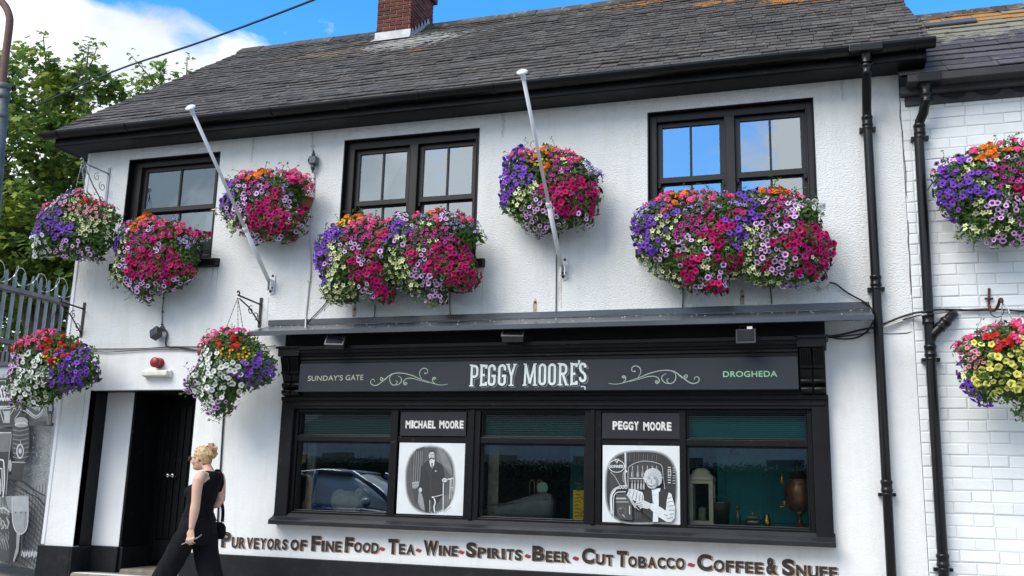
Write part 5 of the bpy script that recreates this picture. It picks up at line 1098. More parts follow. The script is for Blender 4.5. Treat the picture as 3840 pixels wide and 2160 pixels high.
b7, x7_ = basket('wall_basket', 'upper wall basket on the neighbouring brick house at the right edge', 'flower basket', GRP,
 '2345,440 2370,405 2420,392 2450,375 2500,368 2535,353 2580,368 2640,400 2662,470 2650,540 2610,600 2576,612 2540,617 2500,620 2480,602 2440,602 2405,592 2420,570 2390,552 2365,520 2350,480',
 [(z4,'g1540,1160 1560,1180 1820,1080 1250,1310 1860,1180 1910,1230 1910,1120 1830,1100 1530,1180;o1620,1130 1690,1140 1650,1180 1560,1230 1600,1220 1790,1170 1690,1220 1640,1210 1680,1180 1760,1180;l1330,1245 1370,1240 1500,1250 1820,1250 1620,1290 1660,1300 1310,1260;p1320,1310 1470,1240 1390,1350 1540,1350 1510,1360 1570,1340 1380,1400 1290,1380 1620,1390 1460,1430 1330,1440 1490,1430 1400,1340 1560,1360 1300,1330;k1680,1330 1740,1320 1790,1340 1830,1350 1690,1380 1750,1400 1810,1400 1880,1350 1860,1400 1720,1430 1900,1310 1710,1350 1770,1370 1850,1320 1790,1420;c1450,1365 1570,1410 1670,1425 1700,1260 1520,1290;d1440,1290 1580,1290 1560,1310 1420,1300'),
  (z8,'p1300,30 1370,40 1320,100 1380,110 1440,120 1550,60 1620,70 1330,170 1420,170 1500,40 1290,20 1660,60 1340,70 1400,80;l1800,60 1720,90 1850,100 1910,100 1660,140 1760,160 1830,145 1700,215 1760,190 1840,185 1800,220 1880,330 1690,380 1760,390 1910,370 1910,190 1580,400 1880,130 1780,130 1740,200 1920,250;c1580,120 1640,200 1600,195 1530,300 1430,330 1620,320 1470,310 1740,300 1800,270 1780,10 1560,320 1810,250;d1500,180 1450,230 1480,130 1560,240 1680,290 1600,260;m1900,20 1850,10;l2050,100 2000,200 2050,300;p2100,50 2080,180;c2000,300'),
  (z4,'g2000,1200;k2050,1320')], -.28, .22, zD, 17)
half_pot(b7, at(3740,700,-.2).x, at(3740,720,-.2).z, .2, .2, -.03)
b8, x8_ = basket('hanging_basket', 'lower hanging basket of yellow petunias in front of the neighbouring brick house', 'flower basket', GRP,
 '2393,875 2420,862 2445,842 2470,830 2510,812 2560,812 2620,828 2672,880 2682,950 2640,1020 2600,1040 2560,1052 2545,1040 2560,1020 2500,1002 2480,1022 2450,1002 2418,970 2422,930 2408,900',
 [(z8,'g1410,1170 1500,1110 1530,1110 1700,1030 1640,1040 1840,1010 1890,1030 1840,1100 1610,1120 1700,1160 1870,1080 1400,1160;r1820,1040 1630,1120 1690,1120 1740,1180 1790,1180 1700,1215 1760,1170;s1480,1200 1530,1270 1460,1320 1540,1340 1500,1240 1560,1300 1510,1280 1470,1230 1550,1320 1500,1330;y1530,1160 1650,1180 1790,1260 1700,1270 1760,1300 1830,1340 1870,1290 1910,1270 1640,1320 1700,1350 1590,1360 1470,1390 1560,1390 1780,1390 1700,1400 1840,1400 1910,1380 1540,1430 1620,1420 1830,1210 1900,1080 1880,1200 1740,1350 1640,1360 1800,1320 1910,1180;p1440,1390 1450,1290 1430,1360;d1600,1250 1620,1220 1760,1080 1660,1080 1780,1230 2150,1150;y2000,1200 2050,1300 2000,1400 2100,1250;g2000,1080;r2060,1120'),
  (z12,'y1560,10 1620,20 1690,100 1780,50 1850,60 1870,30 1900,120 1800,20 1680,80 1820,45;p1490,60 1530,80 1580,110 1590,150 1470,20 1680,130 1550,120;l1890,250 1900,240;d1750,110 1620,90 1820,110 1860,220;y2000,60 1980,140 2050,0')], -.42, .24, zD, 18)
round_pot(b8, (at(3790,1330,-.42).x,-.42,at(3790,1330,-.42).z), .18, .15)
b9, x9_ = basket('hanging_basket', 'low left hanging basket with pink geraniums over white and deep purple petunias', 'flower basket', GRP,
 '130,1192 178,1112 270,1078 350,1042 430,1056 510,1076 580,1110 620,1160 690,1180 718,1260 737,1340 712,1420 650,1468 560,1490 470,1520 370,1590 300,1625 210,1615 125,1635 108,1550 60,1500 75,1430 78,1360 138,1280',
 [(z5,'g300,1085 370,1070 430,1060 220,1140 190,1160 390,1150 310,1175 145,1200 350,1140 250,1110 330,1060 410,1090 170,1180 280,1140;r440,1185 370,1135 570,1185 450,1230 510,1280 490,1290 585,1260 220,1215 590,1250 515,1140 520,1160 440,1220;b520,1300 545,1285 460,1260 530,1310;l190,1240 250,1290 210,1320 160,1330 110,1380 180,1380 90,1420 150,1430 240,1330 120,1350 170,1260 230,1300 130,1400 200,1350;w300,1245 310,1310 280,1340 270,1375 330,1410 220,1370 400,1290 430,1300 450,1340 380,1360 380,1420 430,1400 480,1410 210,1440 400,1340 130,1470 170,1480 240,1510 290,1490 340,1530 200,1530 290,1540 270,1580 190,1450 330,1570 250,1400 300,1440 320,1350 260,1450 350,1380 420,1440 160,1520 230,1560;p570,1240 630,1230 660,1260 590,1300 640,1310 690,1310 560,1350 610,1360 660,1370 700,1340 500,1370 560,1410 620,1430 670,1420 530,1440 600,1460 640,1270 480,1350 470,1440 540,1370 590,1330 640,1390 680,1280 700,1390 580,1440;l140,1610 185,1605 80,1490;d500,1110 540,1130 340,1200 280,1210 400,1210 340,1280 480,1200 550,1160 350,1330 440,1480')], -.42, .22, z5, 19)
round_pot(b9, (at(200,1300,-.42).x,-.42,at(200,1320,-.42).z), .17, .14)
b10, x10_ = basket('hanging_basket', 'low hanging basket right of the doorway, white petunias below yellow and red flowers', 'flower basket', GRP,
 '507,880 520,850 560,830 610,828 640,848 665,880 688,915 692,945 662,966 632,976 602,990 587,1020 562,1050 540,1050 520,1022 497,997 470,978 480,940 508,910',
 [(z5,'g1560,1110 1640,1070 1700,1060 1800,1060 1850,1050 1650,1150 1540,1170 1545,1210 1590,1140 1770,1075 1610,1090 1680,1080 1830,1060;r1590,1160 1740,1180 1830,1190 1870,1190 1860,1120 1840,1160 1700,1130 1720,1170;w1600,1190 1660,1220 1580,1230 1640,1250 1700,1260 1720,1290 1770,1280 1600,1270 1820,1310 1860,1310 1890,1340 1650,1310 1580,1320 1700,1330 1760,1340 1800,1370 1540,1350 1610,1370 1680,1390 1740,1390 1800,1420 1520,1400 1580,1420 1650,1430 1720,1430 1530,1440 1880,1390 1640,1340 1760,1410;b1750,1220 1790,1230 1830,1240 1780,1260 1870,1240 1910,1220 1850,1270 1900,1290 1820,1215 1760,1240 1810,1260 1880,1260 1940,1260 1860,1290 1930,1290;l1500,1310 1460,1390 1440,1430 1490,1360 1480,1330 1450,1410;p1900,1370 1870,1400 1920,1300;d1720,1110 1780,1110 1900,1120 1920,1160 1780,1140;w1590,1460 1640,1470 1700,1465 1540,1520 1600,1500 1650,1530 1700,1540 1690,1510 1640,1620 1650,1560 1740,1560 1760,1490 1820,1460 1600,1580 1680,1600 1640,1690 1650,1650 1590,1540;l1440,1490 1500,1480 1530,1460 1520,1600 1560,1670 1660,1660 1700,1640 1750,1590 1460,1460;d1700,1490 1790,1480 1770,1530 1610,1640'),
  (z6,'p60,1240 80,1300 40,1330 110,1340 130,1320 60,1380 20,1400 100,1390 90,1360 50,1290 0,1360;d20,1200 60,1180 100,1220')], -.46, .22, zD, 20)
round_pot(b10, (at(880,1300,-.46).x,-.46,at(880,1310,-.46).z), .17, .14)
# planter troughs behind the window boxes
for r_, (xa, xb), zt, nm in ((b2, (-7.75,-6.75), 3.80, 1), (b4, (-4.95,-3.4), 3.68, 2), (b6, (-1.5,.12), 3.70, 3)):
    mb = MB(); mb.add([(xa,-.02,zt),(xb,-.02,zt),(xb,-.25,zt),(xa,-.25,zt),(xa+.04,-.03,zt-.2),(xb-.04,-.03,zt-.2),(xb-.04,-.2,zt-.2),(xa+.04,-.2,zt-.2)], [(0,1,5,4),(1,2,6,5),(2,3,7,6),(3,0,4,7),(4,5,6,7)]); obj('trough', mb, POT, r_)
# ------------------------------------------------------------------ flagpoles
for (bx, by), (tx, ty), lab in (((1010,1058),(718,412),'white flagpole leaning out from the wall above the doorway, left of the two poles'), ((2105,1000),(1960,280),'white flagpole leaning out in front of the middle wall basket, right of the two poles')):
    b = at(bx,by,-.05); d = AXF*FPX+AXR*(tx-1920)-AXU*(ty-1080); tt = (b.x-.0-CAM[0])/d[0]; top = Vector(CAM+d*tt); top.x = b.x
    # meet the ray at the pole's own plane x = b.x
    t = thing('flagpole', lab, 'flagpole', (b.x,-.02,b.z-.1), 'flagpoles on the pub front')
    u = (top-b).normalized(); mb = MB(); mb.tube([b-u*.03, b+u*.75], .023, 14); mb.tube([b+u*.72, top], .0175, 14); obj('pole', mb, WHITEMET, t)
    mb = MB(); mb.lathe(b+u*.72, [(.021,-.03),(.030,-.02),(.030,.02),(.021,.03)], 14, axis=u); mb.box(b.x-.01,b.x+.03,b.y-.02,b.y+.02,(b+u*.78).z,(b+u*.78).z+.02); obj('joint_collar', mb, WHITEMET, t)
    mb = MB(); mb.lathe(top, [(.022,-.04),(.024,0),(.042,.012),(.053,.020),(.051,.032),(.034,.042),(.001,.05)], 18, axis=u); obj('finial', mb, mat('white_plastic_cap', (.8,.8,.79), rough=.3), t)
    mb = MB(); p = at(bx+12,by,-.004); pr = [(p.x+.035*math.cos(a), p.z-.02+(.085 if math.sin(a) > 0 else -.085)+.035*math.sin(a)) for a in [2*math.pi*i/24 for i in range(24)]]
    mb.add([(x,-.003,z) for x,z in pr]+[(x,-.013,z) for x,z in pr], [tuple(range(24,48))[::-1]]+[(i,(i+1)%24,24+(i+1)%24,24+i) for i in range(24)]); mb.box(p.x-.03,p.x-.018,-.075,-.013,p.z-.10,p.z+.02); mb.box(p.x+.012,p.x+.024,-.075,-.013,p.z-.10,p.z+.02); obj('wall_plate', mb, WHITEMET, t, .002)
    mb = MB(); mb.lathe((p.x+.005,-.012,p.z+.07), [(.014,0),(.014,.008),(.004,.012)], 10, axis=(0,-1,0)); mb.lathe((p.x-.012,-.012,p.z-.11), [(.014,0),(.014,.008),(.004,.012)], 10, axis=(0,-1,0)); mb.lathe((p.x-.035,-.045,p.z-.075), [(.010,0),(.010,.065)], 8, axis=(1,0,0)); obj('bolt', mb, mat('rusty_bolt_head', (.07,.05,.04), rough=.7, metal=.3), t)
# ------------------------------------------------------------------ iron brackets and chains of the hanging baskets
def scroll_pts(c, r0, r1, a0, a1, n=20): return [Vector((c.x, c.y+(r0+(r1-r0)*i/n)*math.cos(R(a0+(a1-a0)*i/n)), c.z+(r0+(r1-r0)*i/n)*math.sin(R(a0+(a1-a0)*i/n)))) for i in range(n+1)]
def bracket(label, x, z0, z1, reach, mt, tip_dz=.0, scroll=False, tall=.05, w=.010):
    t = thing('basket_bracket', label, 'bracket', (x,0,z0), 'iron basket brackets on the wall')
    mb = MB(); mb.box(x-.018,x+.018,-.012,-.002,z0,z1+tall); obj('back_plate', mb, mt, t, .003)
    za = z1-.03; tip = Vector((x,-reach,za+tip_dz)); mb = MB(); mb.tube([(x,-.012,za),tip], w, 8); obj('arm', mb, mt, t)
    mb = MB(); mb.tube([(x,-.012,z0+.05),(x,-reach*.5,(z0+.05+za)/2+(.03 if not scroll else -.02)),(x,-reach*.93,za-.012)], w*.8, 8); obj('stay', mb, mt, t)
    sc = [(tip+Vector((0,0,.025)), .025, .018, -90, 190, .8), (Vector((x,-reach*.42,za-.10)), .055, .012, 70, 500, .5), (Vector((x,-reach*.2,z0+.12)), .05, .012, -100, 330, .5)]
    if scroll: sc += [(Vector((x,-reach*.88,za-.085)), .075, .02, 80, 560, .6), (Vector((x,-.09,z1-.22)), .06, .015, 120, 560, .6)]
    for c, r0, r1, a0, a1, k in sc: mb = MB(); mb.tube(scroll_pts(c, r0, r1, a0, a1), w*k, 6); obj('scroll', mb, mt, t)
    return tip
def chains(root, tip, c, r, mt):
    for k in range(3):
        a = R(90+120*k+20); e = Vector((c.x+r*math.cos(a), c.y+r*math.sin(a), c.z)); mb = MB(); top = tip+Vector((0,0,-.03)); n = max(6, int((top-e).length/.022))
        for i in range(n):
            p = top.lerp(e,(i+.0)/n); q = top.lerp(e,(i+.8)/n); mb.tube([p,q], .0032 if i%2 else .0048, 5)
        obj('chain', mb, mt, root)
BRK = mat('grey_painted_iron', (.30,.31,.33), rough=.5, metal=.3)
tip1 = bracket('pale grey scrolled bracket beside the single left upper window', at(404,700).x, at(403,790).z, at(404,645).z, .47, BRK, .0, True)
chains(b1, tip1, Vector((at(309,870,-.46).x,-.46,at(309,850,-.46).z)), .17, BRK)
tip9 = bracket('dark iron bracket near the left corner of the pub above a low basket', at(316,1160).x, at(311,1265).z, at(320,1150).z, .40, DARKMET, .02)
chains(b9, tip9, Vector((at(200,1300,-.42).x,-.42,at(200,1320,-.42).z)), .17, DARKMET)
tip10 = bracket('dark iron bracket beside the left end of the metal canopy', at(980,1135).x, at(975,1228).z, at(983,1133).z, .46, DARKMET, .02)
chains(b10, tip10, Vector((at(880,1300,-.46).x,-.46,at(880,1310,-.46).z)), .17, DARKMET)
RUST = mat('rusty_red_iron', (.075,.022,.016), rough=.8, var=.3)
zb = zoomer(3340,900,500/1907)
t = thing('basket_bracket', 'rusty twisted hook bracket on the white brick wall above yellow petunias', 'bracket', tuple(at(*zb(1400,860))), 'iron basket brackets on the wall')
mb = MB(); a, b = at(*zb(1408,690),-.012), at(*zb(1402,1010),-.012); mb.tube([a,b], .011, 8); mb.tube([at(*zb(1345,838),-.02),at(*zb(1465,838),-.02)], .010, 8); obj('back_bar', mb, RUST, t)
mb = MB(); pts = [at(*zb(x,y),Y) for x,y,Y in ((1404,930,-.02),(1420,980,-.08),(1460,1008,-.16),(1510,985,-.24),(1545,920,-.32),(1560,860,-.38),(1580,845,-.41),(1592,870,-.43),(1585,900,-.43))]; mb.tube(smooth(pts,4), .014, 8); obj('hook_arm', mb, RUST, t)
mb = MB(); pts = [at(*zb(x,y),-.42) for x,y in ((1598,905),(1650,935),(1690,1010),(1715,1150),(1722,1270),(1722,1330))]; mb.tube(smooth(pts,3), .004, 6); obj('irrigation_tube', mb, WHITEMET, b8)
chains(b8, pts[0]+Vector((0,0,.03)), Vector((at(3790,1330,-.42).x,-.42,at(3790,1330,-.42).z)), .17, STEEL)
# ------------------------------------------------------------------ lights under the canopy, lamp and alarm over the door, junction boxes
DG = mat('dark_grey_casting', (.045,.046,.05), rough=.45, metal=.2, var=.15)
RIMM = mat('worn_grey_rim', (.16,.165,.17), rough=.5, metal=.4)
LENS = mat('floodlight_lens', (.03,.03,.035), rough=.15, spec=.8)
def flood(label, p, ry, tilt, w=.19, h=.13, d=.07, rear=False):
    t = thing('floodlight', label, 'floodlight', tuple(p), 'floodlights under the canopy'); M_ = Matrix.Translation(p)@Matrix.Rotation(ry,4,'Z')@Matrix.Rotation(tilt,4,'X')
    def tf(mb): mb.v = [tuple(M_@Vector(v)) for v in mb.v]; return mb
    mb = MB(); mb.box(-w/2,w/2,-d/2,d/2,-h/2,h/2)
    if rear:
        for k in range(15): x = -w/2+.016+(w-.032)*k/14; mb.box(x-.0025,x+.0025,-d/2-.014,-d/2,-h/2+.012,h/2-.012)
    obj('housing', tf(mb), DG, t, .004)
    mb = MB(); mb.box(-w/2-.006,w/2+.006,-d/2-.009 if not rear else -d/2-.016,-d/2+.004,-h/2-.008,-h/2+.007); mb.box(-w/2-.006,-w/2+.008,-d/2-.008,-d/2+.004,-h/2,h/2); mb.box(w/2-.008,w/2+.006,-d/2-.008,-d/2+.004,-h/2,h/2); obj('rim', tf(mb), DG if rear else RIMM, t, .002)
    if not rear: mb = MB(); mb.box(-w/2+.012,w/2-.012,-d/2-.004,-d/2-.001,-h/2+.012,h/2-.012); obj('lens', tf(mb), LENS, t)
    mb = MB(); mb.tube([p+Vector((-w*.42,0,.02)), p+Vector((-w*.35,.02,.10)), p+Vector((w*.35,.02,.10)), p+Vector((w*.42,0,.02))], .007, 6); mb.tube([p+Vector((0,.02,.10)), p+Vector((0,.12,.10))], .007, 6); obj('yoke', mb, DG, t)
    return t
flood('small floodlight tilted downwards above the left end of the shop sign', at(1258,1285,-.36), R(14), R(-38))
flood('small floodlight tilted downwards above the middle of the shop sign', at(1924,1262,-.36), R(10), R(-50), .21, .10)
f3 = flood('ribbed grey floodlight facing forwards above the right end of the shop sign', at(2799,1261,-.37), R(-4), R(0), .165, .125, .07, True)
mb = MB(); c = at(2816,1229,-.42); mb.box(c.x-.035,c.x+.012,c.y-.006,c.y+.004,c.z-.012,c.z+.012); obj('label_plate', mb, WHITEMET, f3)
def cable(mb, pts, r=.006, Y=-.014, T=lambda x,y:(x,y)): mb.tube(smooth([at(*T(*p[:2]), p[2] if len(p) > 2 else Y) for p in pts],4), r, 6)
t = thing('emergency_light', 'cream bulkhead lamp over the dark doorway', 'lamp', tuple(at(592,1400)))
p0, p1 = at(540,1415,-.02), at(644,1388,-.02); mb = MB(); mb.box(p0.x,p1.x,-.045,-.003,p0.z,p1.z); obj('base', mb, WHITEMET, t, .008)
mb = MB(); mb.box(p0.x+.008,p1.x-.012,-.09,-.045,p0.z+.008,p1.z-.006); obj('diffuser', mb, mat('yellowed_diffuser', (.70,.72,.60), rough=.35, var=.1, vscale=20), t, .014)
t = thing('alarm_beacon', 'round red alarm sounder on the wall above the cream lamp', 'alarm', tuple(at(590,1362)))
c = at(598,1362,-.01); RED = mat('dull_red_plastic', (.30,.02,.025), rough=.35, var=.1); mb = MB(); mb.lathe((c.x,-.003,c.z), [(.062,0),(.062,.03),(.05,.034)], 20, axis=(0,-1,0)); obj('base', mb, RED, t)
mb = MB(); mb.lathe((c.x,-.035,c.z), [(.05,0),(.052,.035),(.058,.04),(.058,.07),(.045,.082),(.001,.085)], 20, axis=(0,-1,0)); obj('sounder', mb, RED, t)
t = thing('spotlight', 'small black box floodlight on the wall under the left window box', 'floodlight', tuple(at(585,1250)))
c = at(585,1250,-.09); mb = MB(); mb.obox(c, (.062,-.02,.025), (.015,.035,-.015), (-.02,.015,.045)); obj('housing', mb, DG, t, .006)
mb = MB(); mb.tube([c+Vector((.02,.03,.03)), at(608,1232,-.01)], .012, 8); mb.lathe(at(610,1232,-.001), [(.03,0),(.03,.02)], 12, axis=(0,-1,0)); obj('arm', mb, DG, t)
zq = lambda x,y: (x*G, 720+y*G)
t = thing('wall_cable', 'thin black cable running down from the left window box to a spotlight', 'cable', tuple(at(610,1100))); mb = MB(); cable(mb, [(1240,735),(1235,800),(1225,900),(1222,1000),(1215,1032)], .006, -.012, zq); obj('cable', mb, CABLE, t)
mb = MB()
for y in (800,905,1000): c = at(*zq(1232-(y-800)*.05,y),-.014); mb.box(c.x-.010,c.x+.010,-.022,-.002,c.z-.005,c.z+.005)
obj('clip', mb, CABLE, t)
t = thing('wall_cable', 'looped black cable from the spotlight down to the string of wires over the doorway', 'cable', tuple(at(620,1280))); mb = MB(); cable(mb, [(1222,1040),(1245,1040),(1262,1070),(1252,1120),(1252,1155),(1275,1170),(1340,1170),(1400,1180),(1460,1192),(1530,1196)], .0095, -.02, zq); obj('cable', mb, CABLE, t)
t = thing('wall_cable', 'pair of grey wires strung across the wall over the doorway', 'cable', tuple(at(600,1310))); mb = MB()
cable(mb, [(560,1185),(690,1184),(900,1183),(1100,1180),(1280,1168),(1500,1168),(1760,1163),(2000,1150)], .006, -.014, zq); cable(mb, [(560,1195),(690,1200),(800,1208),(950,1200),(1100,1190),(1250,1188),(1400,1190),(1520,1198),(1800,1190),(2080,1160)], .006, -.02, zq); obj('cable', mb, mat('grey_wire', (.09,.09,.09), rough=.6), t)
t = thing('junction_box', 'small grey weatherproof switch box on the wall left of the middle window', 'junction box', tuple(at(1174,610))); c = at(1174,603,-.05)
mb = MB(); mb.box(c.x-.042,c.x+.052,-.085,-.004,c.z-.045,c.z+.05); obj('body', mb, mat('blue_grey_plastic', (.085,.105,.125), rough=.4), t, .012)
mb = MB(); mb.lathe((c.x,-.05,c.z+.05), [(.022,0),(.022,.03),(.012,.05),(.007,.075)], 12); mb.lathe((c.x+.004,-.05,c.z-.045), [(.007,-.10),(.012,-.07),(.026,-.05),(.026,0)], 12); mb.lathe((c.x-.045,-.05,c.z+.005), [(.001,-.01),(.03,-.008),(.03,.0)], 12, axis=(1,0,0)); obj('gland', mb, mat('dark_grey_gland', (.035,.045,.055), rough=.4), t)
t = thing('wall_cable', 'pale conduit running down the wall right of the left wall basket', 'cable', tuple(at(1165,900))); mb = MB(); z6t = lambda x,y: (960+x*G, 720+y*G)
cable(mb, [(425,-455),(424,-380),(425,-300)], .007, -.014, z6t); cable(mb, [(430,-165),(440,-120),(436,-60),(434,20),(428,100),(420,200),(408,350),(412,480),(410,620),(398,720),(385,850),(376,950),(374,985,-.08),(373,1030,-.3)], .009, -.014, z6t); obj('conduit', mb, GREYCABLE, t)
mb = MB()
for x, y in ((420,180),(400,670),(425,-350)): c = at(*z6t(x,y),-.014); mb.box(c.x-.02,c.x+.02,-.022,-.002,c.z-.008,c.z+.008)
obj('clip', mb, GREYCABLE, t)
for lab, T_, pts in (('thin wire from the middle window box to the left end of the canopy', z6t, [(535,825),(490,880),(430,940),(390,985),(378,1000)]), ('short wire below the middle of the middle window box', z6t, [(898,850),(898,890),(892,945)]), ('short wire below the right of the middle window box', z6t, [(1465,755),(1462,830),(1466,925)]),
   ('thin wire dropping behind the right flagpole to the canopy', zoomer(1920,720,G), [(352,310),(345,400),(335,520),(334,700),(332,905)]), ('short wire at left below the widest flower box', zoomer(1920,720,G), [(1290,720),(1290,800),(1287,875)]), ('short wire at right below the widest flower box', zoomer(2880,720,G), [(14,710),(22,760),(28,845)])):
    c = at(*T_(*pts[0]),-.01); mb = MB(); cable(mb, pts, .0055, -.012, T_); tag(obj('wire', mb, CABLE), lab, 'wire', 'wires below the flower boxes')
z8t = zoomer(2880,720,G)
t = thing('cable_box', 'small white connector box hanging by its cable under the widest flower box', 'connector box', tuple(at(3090,1070))); c = at(*z8t(420,700),-.04)
mb = MB(); mb.obox(c, (.042,0,.026), (0,.02,0), (-.014,0,.022)); obj('box', mb, mat('off_white_plastic', (.55,.58,.58), rough=.4), t, .006); mb = MB(); cable(mb, [(405,560),(430,600),(446,640),(440,675)], .006, -.04, z8t); cable(mb, [(450,688),(480,685),(520,700),(600,760),(700,815),(755,850),(785,890),(798,930,-.10),(790,985,-.10),(750,1050,-.05),(680,1095),(600,1108),(520,1105),(460,1090)], .008, -.03, z8t); obj('cable', mb, CABLE, t)
t = thing('wall_cable', 'bundle of black and grey cables crossing both downpipes at right', 'cable', tuple(at(3500,1180))); mb = MB()
cable(mb, [(440,1092),(560,1075),(700,1040),(810,1020,-.06),(900,985,-.05),(1000,945),(1100,915),(1165,905,-.14),(1260,890,-.10),(1400,888,-.04),(1600,892),(1760,885),(1932,900),(2100,905)], .010, -.03, z8t); cable(mb, [(460,1100),(600,1085),(760,1060),(880,1012,-.04),(1000,970),(1160,925,-.13),(1300,905,-.05),(1500,895),(1800,885),(2100,880)], .006, -.02, z8t); obj('cable', mb, CABLE, t)
mb = MB(); cable(mb, [(770,1060),(880,1018,-.05),(1000,975),(1090,942),(1165,925,-.13),(1300,910,-.05),(1450,890),(1650,875),(1800,885),(2100,890)], .010, -.03, z8t); obj('grey_cable', mb, GREYCABLE, t)
mb = MB(); cable(mb, [(1680,900),(1690,930),(1730,945),(1765,930),(1780,900),(1760,870)], .004, -.05, z8t); obj('loose_end', mb, CABLE, t)
mb = MB(); cable(mb, [(1205,1440),(1230,1395,-.2),(1270,1362,-.25)], .005, -.03, zoomer(2880,0,G)); tag(obj('wire', mb, CABLE), 'thin wire from the right downpipe to the upper basket on the brick house', 'wire', 'wires below the flower boxes')
t = thing('earth_strip', 'thin dark vertical pipe on the wall right of the doorway', 'pipe', tuple(at(833,1600))); mb = MB(); mb.tube([at(843,1500,-.012),at(840,1530,-.012),at(826,1765,-.012),at(812,2030,-.012)], .009, 8); obj('pipe', mb, DARKMET, t)
t = thing('keypad', 'small buff entry box on the wall behind the person', 'entry box', tuple(at(795,1680))); c = at(791,1682,-.01); mb = MB(); mb.box(c.x-.03,c.x+.03,-.03,-.002,c.z-.05,c.z+.06); obj('body', mb, mat('buff_plastic', (.35,.27,.18), rough=.5), t, .004)
# ------------------------------------------------------------------ things in the shop windows
BR = mat('brass', (.55,.36,.12), rough=.3, metal=.9); COP = mat('aged_copper', (.26,.12,.065), rough=.35, metal=.45, var=.3, vscale=12); CRW = mat('cream_lantern_paint', (.66,.62,.46), rough=.5, var=.08); ZINC = mat('galvanised_bucket', (.30,.29,.26), rough=.4, metal=.8, var=.2, vscale=18)
zw = zoomer(1920,1440,G); zw2 = zoomer(2880,1440,G); zw1 = zoomer(960,1440,G)
WZ = .926
c = at(*zw(1437,1055),.2); t = thing('lantern', 'cream wooden candle lantern in the right shop window', 'lantern', (c.x,.2,WZ)); hw = .115; H = .49
mb = MB(); mb.box(c.x-hw,c.x+hw,.2-hw,.2+hw,WZ,WZ+.045); mb.box(c.x-hw,c.x+hw,.2-hw,.2+hw,WZ+.385,WZ+.42)
for sx in (-1,1):
    for sy in (-1,1): x = c.x+sx*(hw-.02); y = .2+sy*(hw-.02); mb.box(x-.02,x+.02,y-.02,y+.02,WZ+.045,WZ+.385)
obj('frame', mb, CRW, t, .004)
mb = MB(); mb.loft([((c.x,.2,WZ+.42),(hw+.015,0,0),(0,hw+.015,0)),((c.x,.2,WZ+.45),(hw+.01,0,0),(0,hw+.01,0)),((c.x,.2,WZ+.485),(hw*.72,0,0),(0,hw*.72,0)),((c.x,.2,WZ+.50),(hw*.7,0,0),(0,hw*.7,0)),((c.x,.2,WZ+.53),(hw*.35,0,0),(0,hw*.35,0))], 16, 0, 6); obj('roof', mb, CRW, t, .003)
mb = MB(); mb.quad((c.x-hw+.03,.2-hw+.012,WZ+.045),(c.x+hw-.03,.2-hw+.012,WZ+.045),(c.x+hw-.03,.2-hw+.012,WZ+.385),(c.x-hw+.03,.2-hw+.012,WZ+.385)); mb.quad((c.x+hw-.012,.2-hw+.03,WZ+.045),(c.x+hw-.012,.2+hw-.03,WZ+.045),(c.x+hw-.012,.2+hw-.03,WZ+.385),(c.x+hw-.012,.2-hw+.03,WZ+.385)); obj('pane', mb, SHOPGLASS, t)
mb = MB(); mb.lathe((c.x,.2,WZ+.045), [(.035,0),(.035,.12),(.004,.122),(.003,.14)], 14); obj('candle', mb, mat('wax', (.6,.55,.42), rough=.5), t)
c = at(*zw(1582,1055),.2); t = thing('bucket', 'small galvanised bucket beside the cream lantern in the window', 'bucket', (c.x,.2,WZ)); mb = MB(); mb.lathe((c.x,.2,WZ), [(.001,.004),(.062,.004),(.064,0),(.085,.21),(.09,.215),(.088,.222),(.08,.216),(.06,.02),(.001,.02)], 22); obj('pail', mb, ZINC, t)
mb = MB(); mb.tube([(c.x-.086,.2,WZ+.2)]+[(c.x+.09*math.cos(R(a)),.2-.06*math.sin(R(a)),WZ+.2-.075*math.sin(R(a))) for a in range(180,361,15)][1:-1]+[(c.x+.086,.2,WZ+.2)], .004, 6); obj('handle', mb, ZINC, t)
c = at(*zw2(240,1080),.22); t = thing('urn', 'copper pedestal urn with a small tap at the right end of the shop window', 'urn', (c.x,.22,WZ)); ub = Vector((c.x,.22,WZ))
mb = MB(); mb.lathe(ub, [(.001,0),(.085,.0),(.085,.012),(.05,.03),(.022,.055),(.018,.10),(.030,.125),(.055,.15)], 22); obj('foot', mb, COP, t)
mb = MB(); mb.lathe(ub, [(.03,.13),(.075,.17),(.112,.23),(.128,.30),(.124,.36),(.10,.415),(.092,.43),(.10,.436),(.10,.444),(.08,.45)], 24); obj('bowl', mb, COP, t)
mb = MB(); mb.lathe(ub, [(.085,.447),(.07,.49),(.04,.53),(.02,.56),(.03,.58),(.03,.60),(.001,.615)], 18); obj('lid', mb, mat('dark_copper', (.03,.018,.014), rough=.4, metal=.5), t)
mb = MB(); mb.tube([ub+Vector((-.10,0,.38)),ub+Vector((-.15,-.02,.41)),ub+Vector((-.14,-.02,.50))], .012, 8); mb.tube([ub+Vector((-.09,-.03,.2)),ub+Vector((-.16,-.05,.195)),ub+Vector((-.17,-.05,.17))], .010, 8); mb.lathe(ub+Vector((-.13,-.04,.2)), [(.016,0),(.016,.02),(.006,.03),(.02,.045)], 10); obj('tap', mb, BR, t)
c = at(*zw(1705,1055),.2); t = thing('bottle', 'clear stoppered bottle on the window board right of the bucket', 'bottle', (c.x,.2,WZ)); mb = MB(); mb.lathe((c.x,.2,WZ), [(.001,0),(.028,.002),(.028,.10),(.014,.13),(.012,.16),(.02,.165),(.02,.19),(.001,.2)], 14); obj('body', mb, mat('grey_green_glass', (.08,.13,.12), rough=.1, spec=.8), t)
t = thing('model_boat', 'low silver ornament lying on the window board near the bottle', 'ornament', (at(*zw(1800,1050),.2).x,.2,WZ)); a = at(*zw(1740,1010),.2); b = at(*zw(1890,1010),.2); mb = MB()
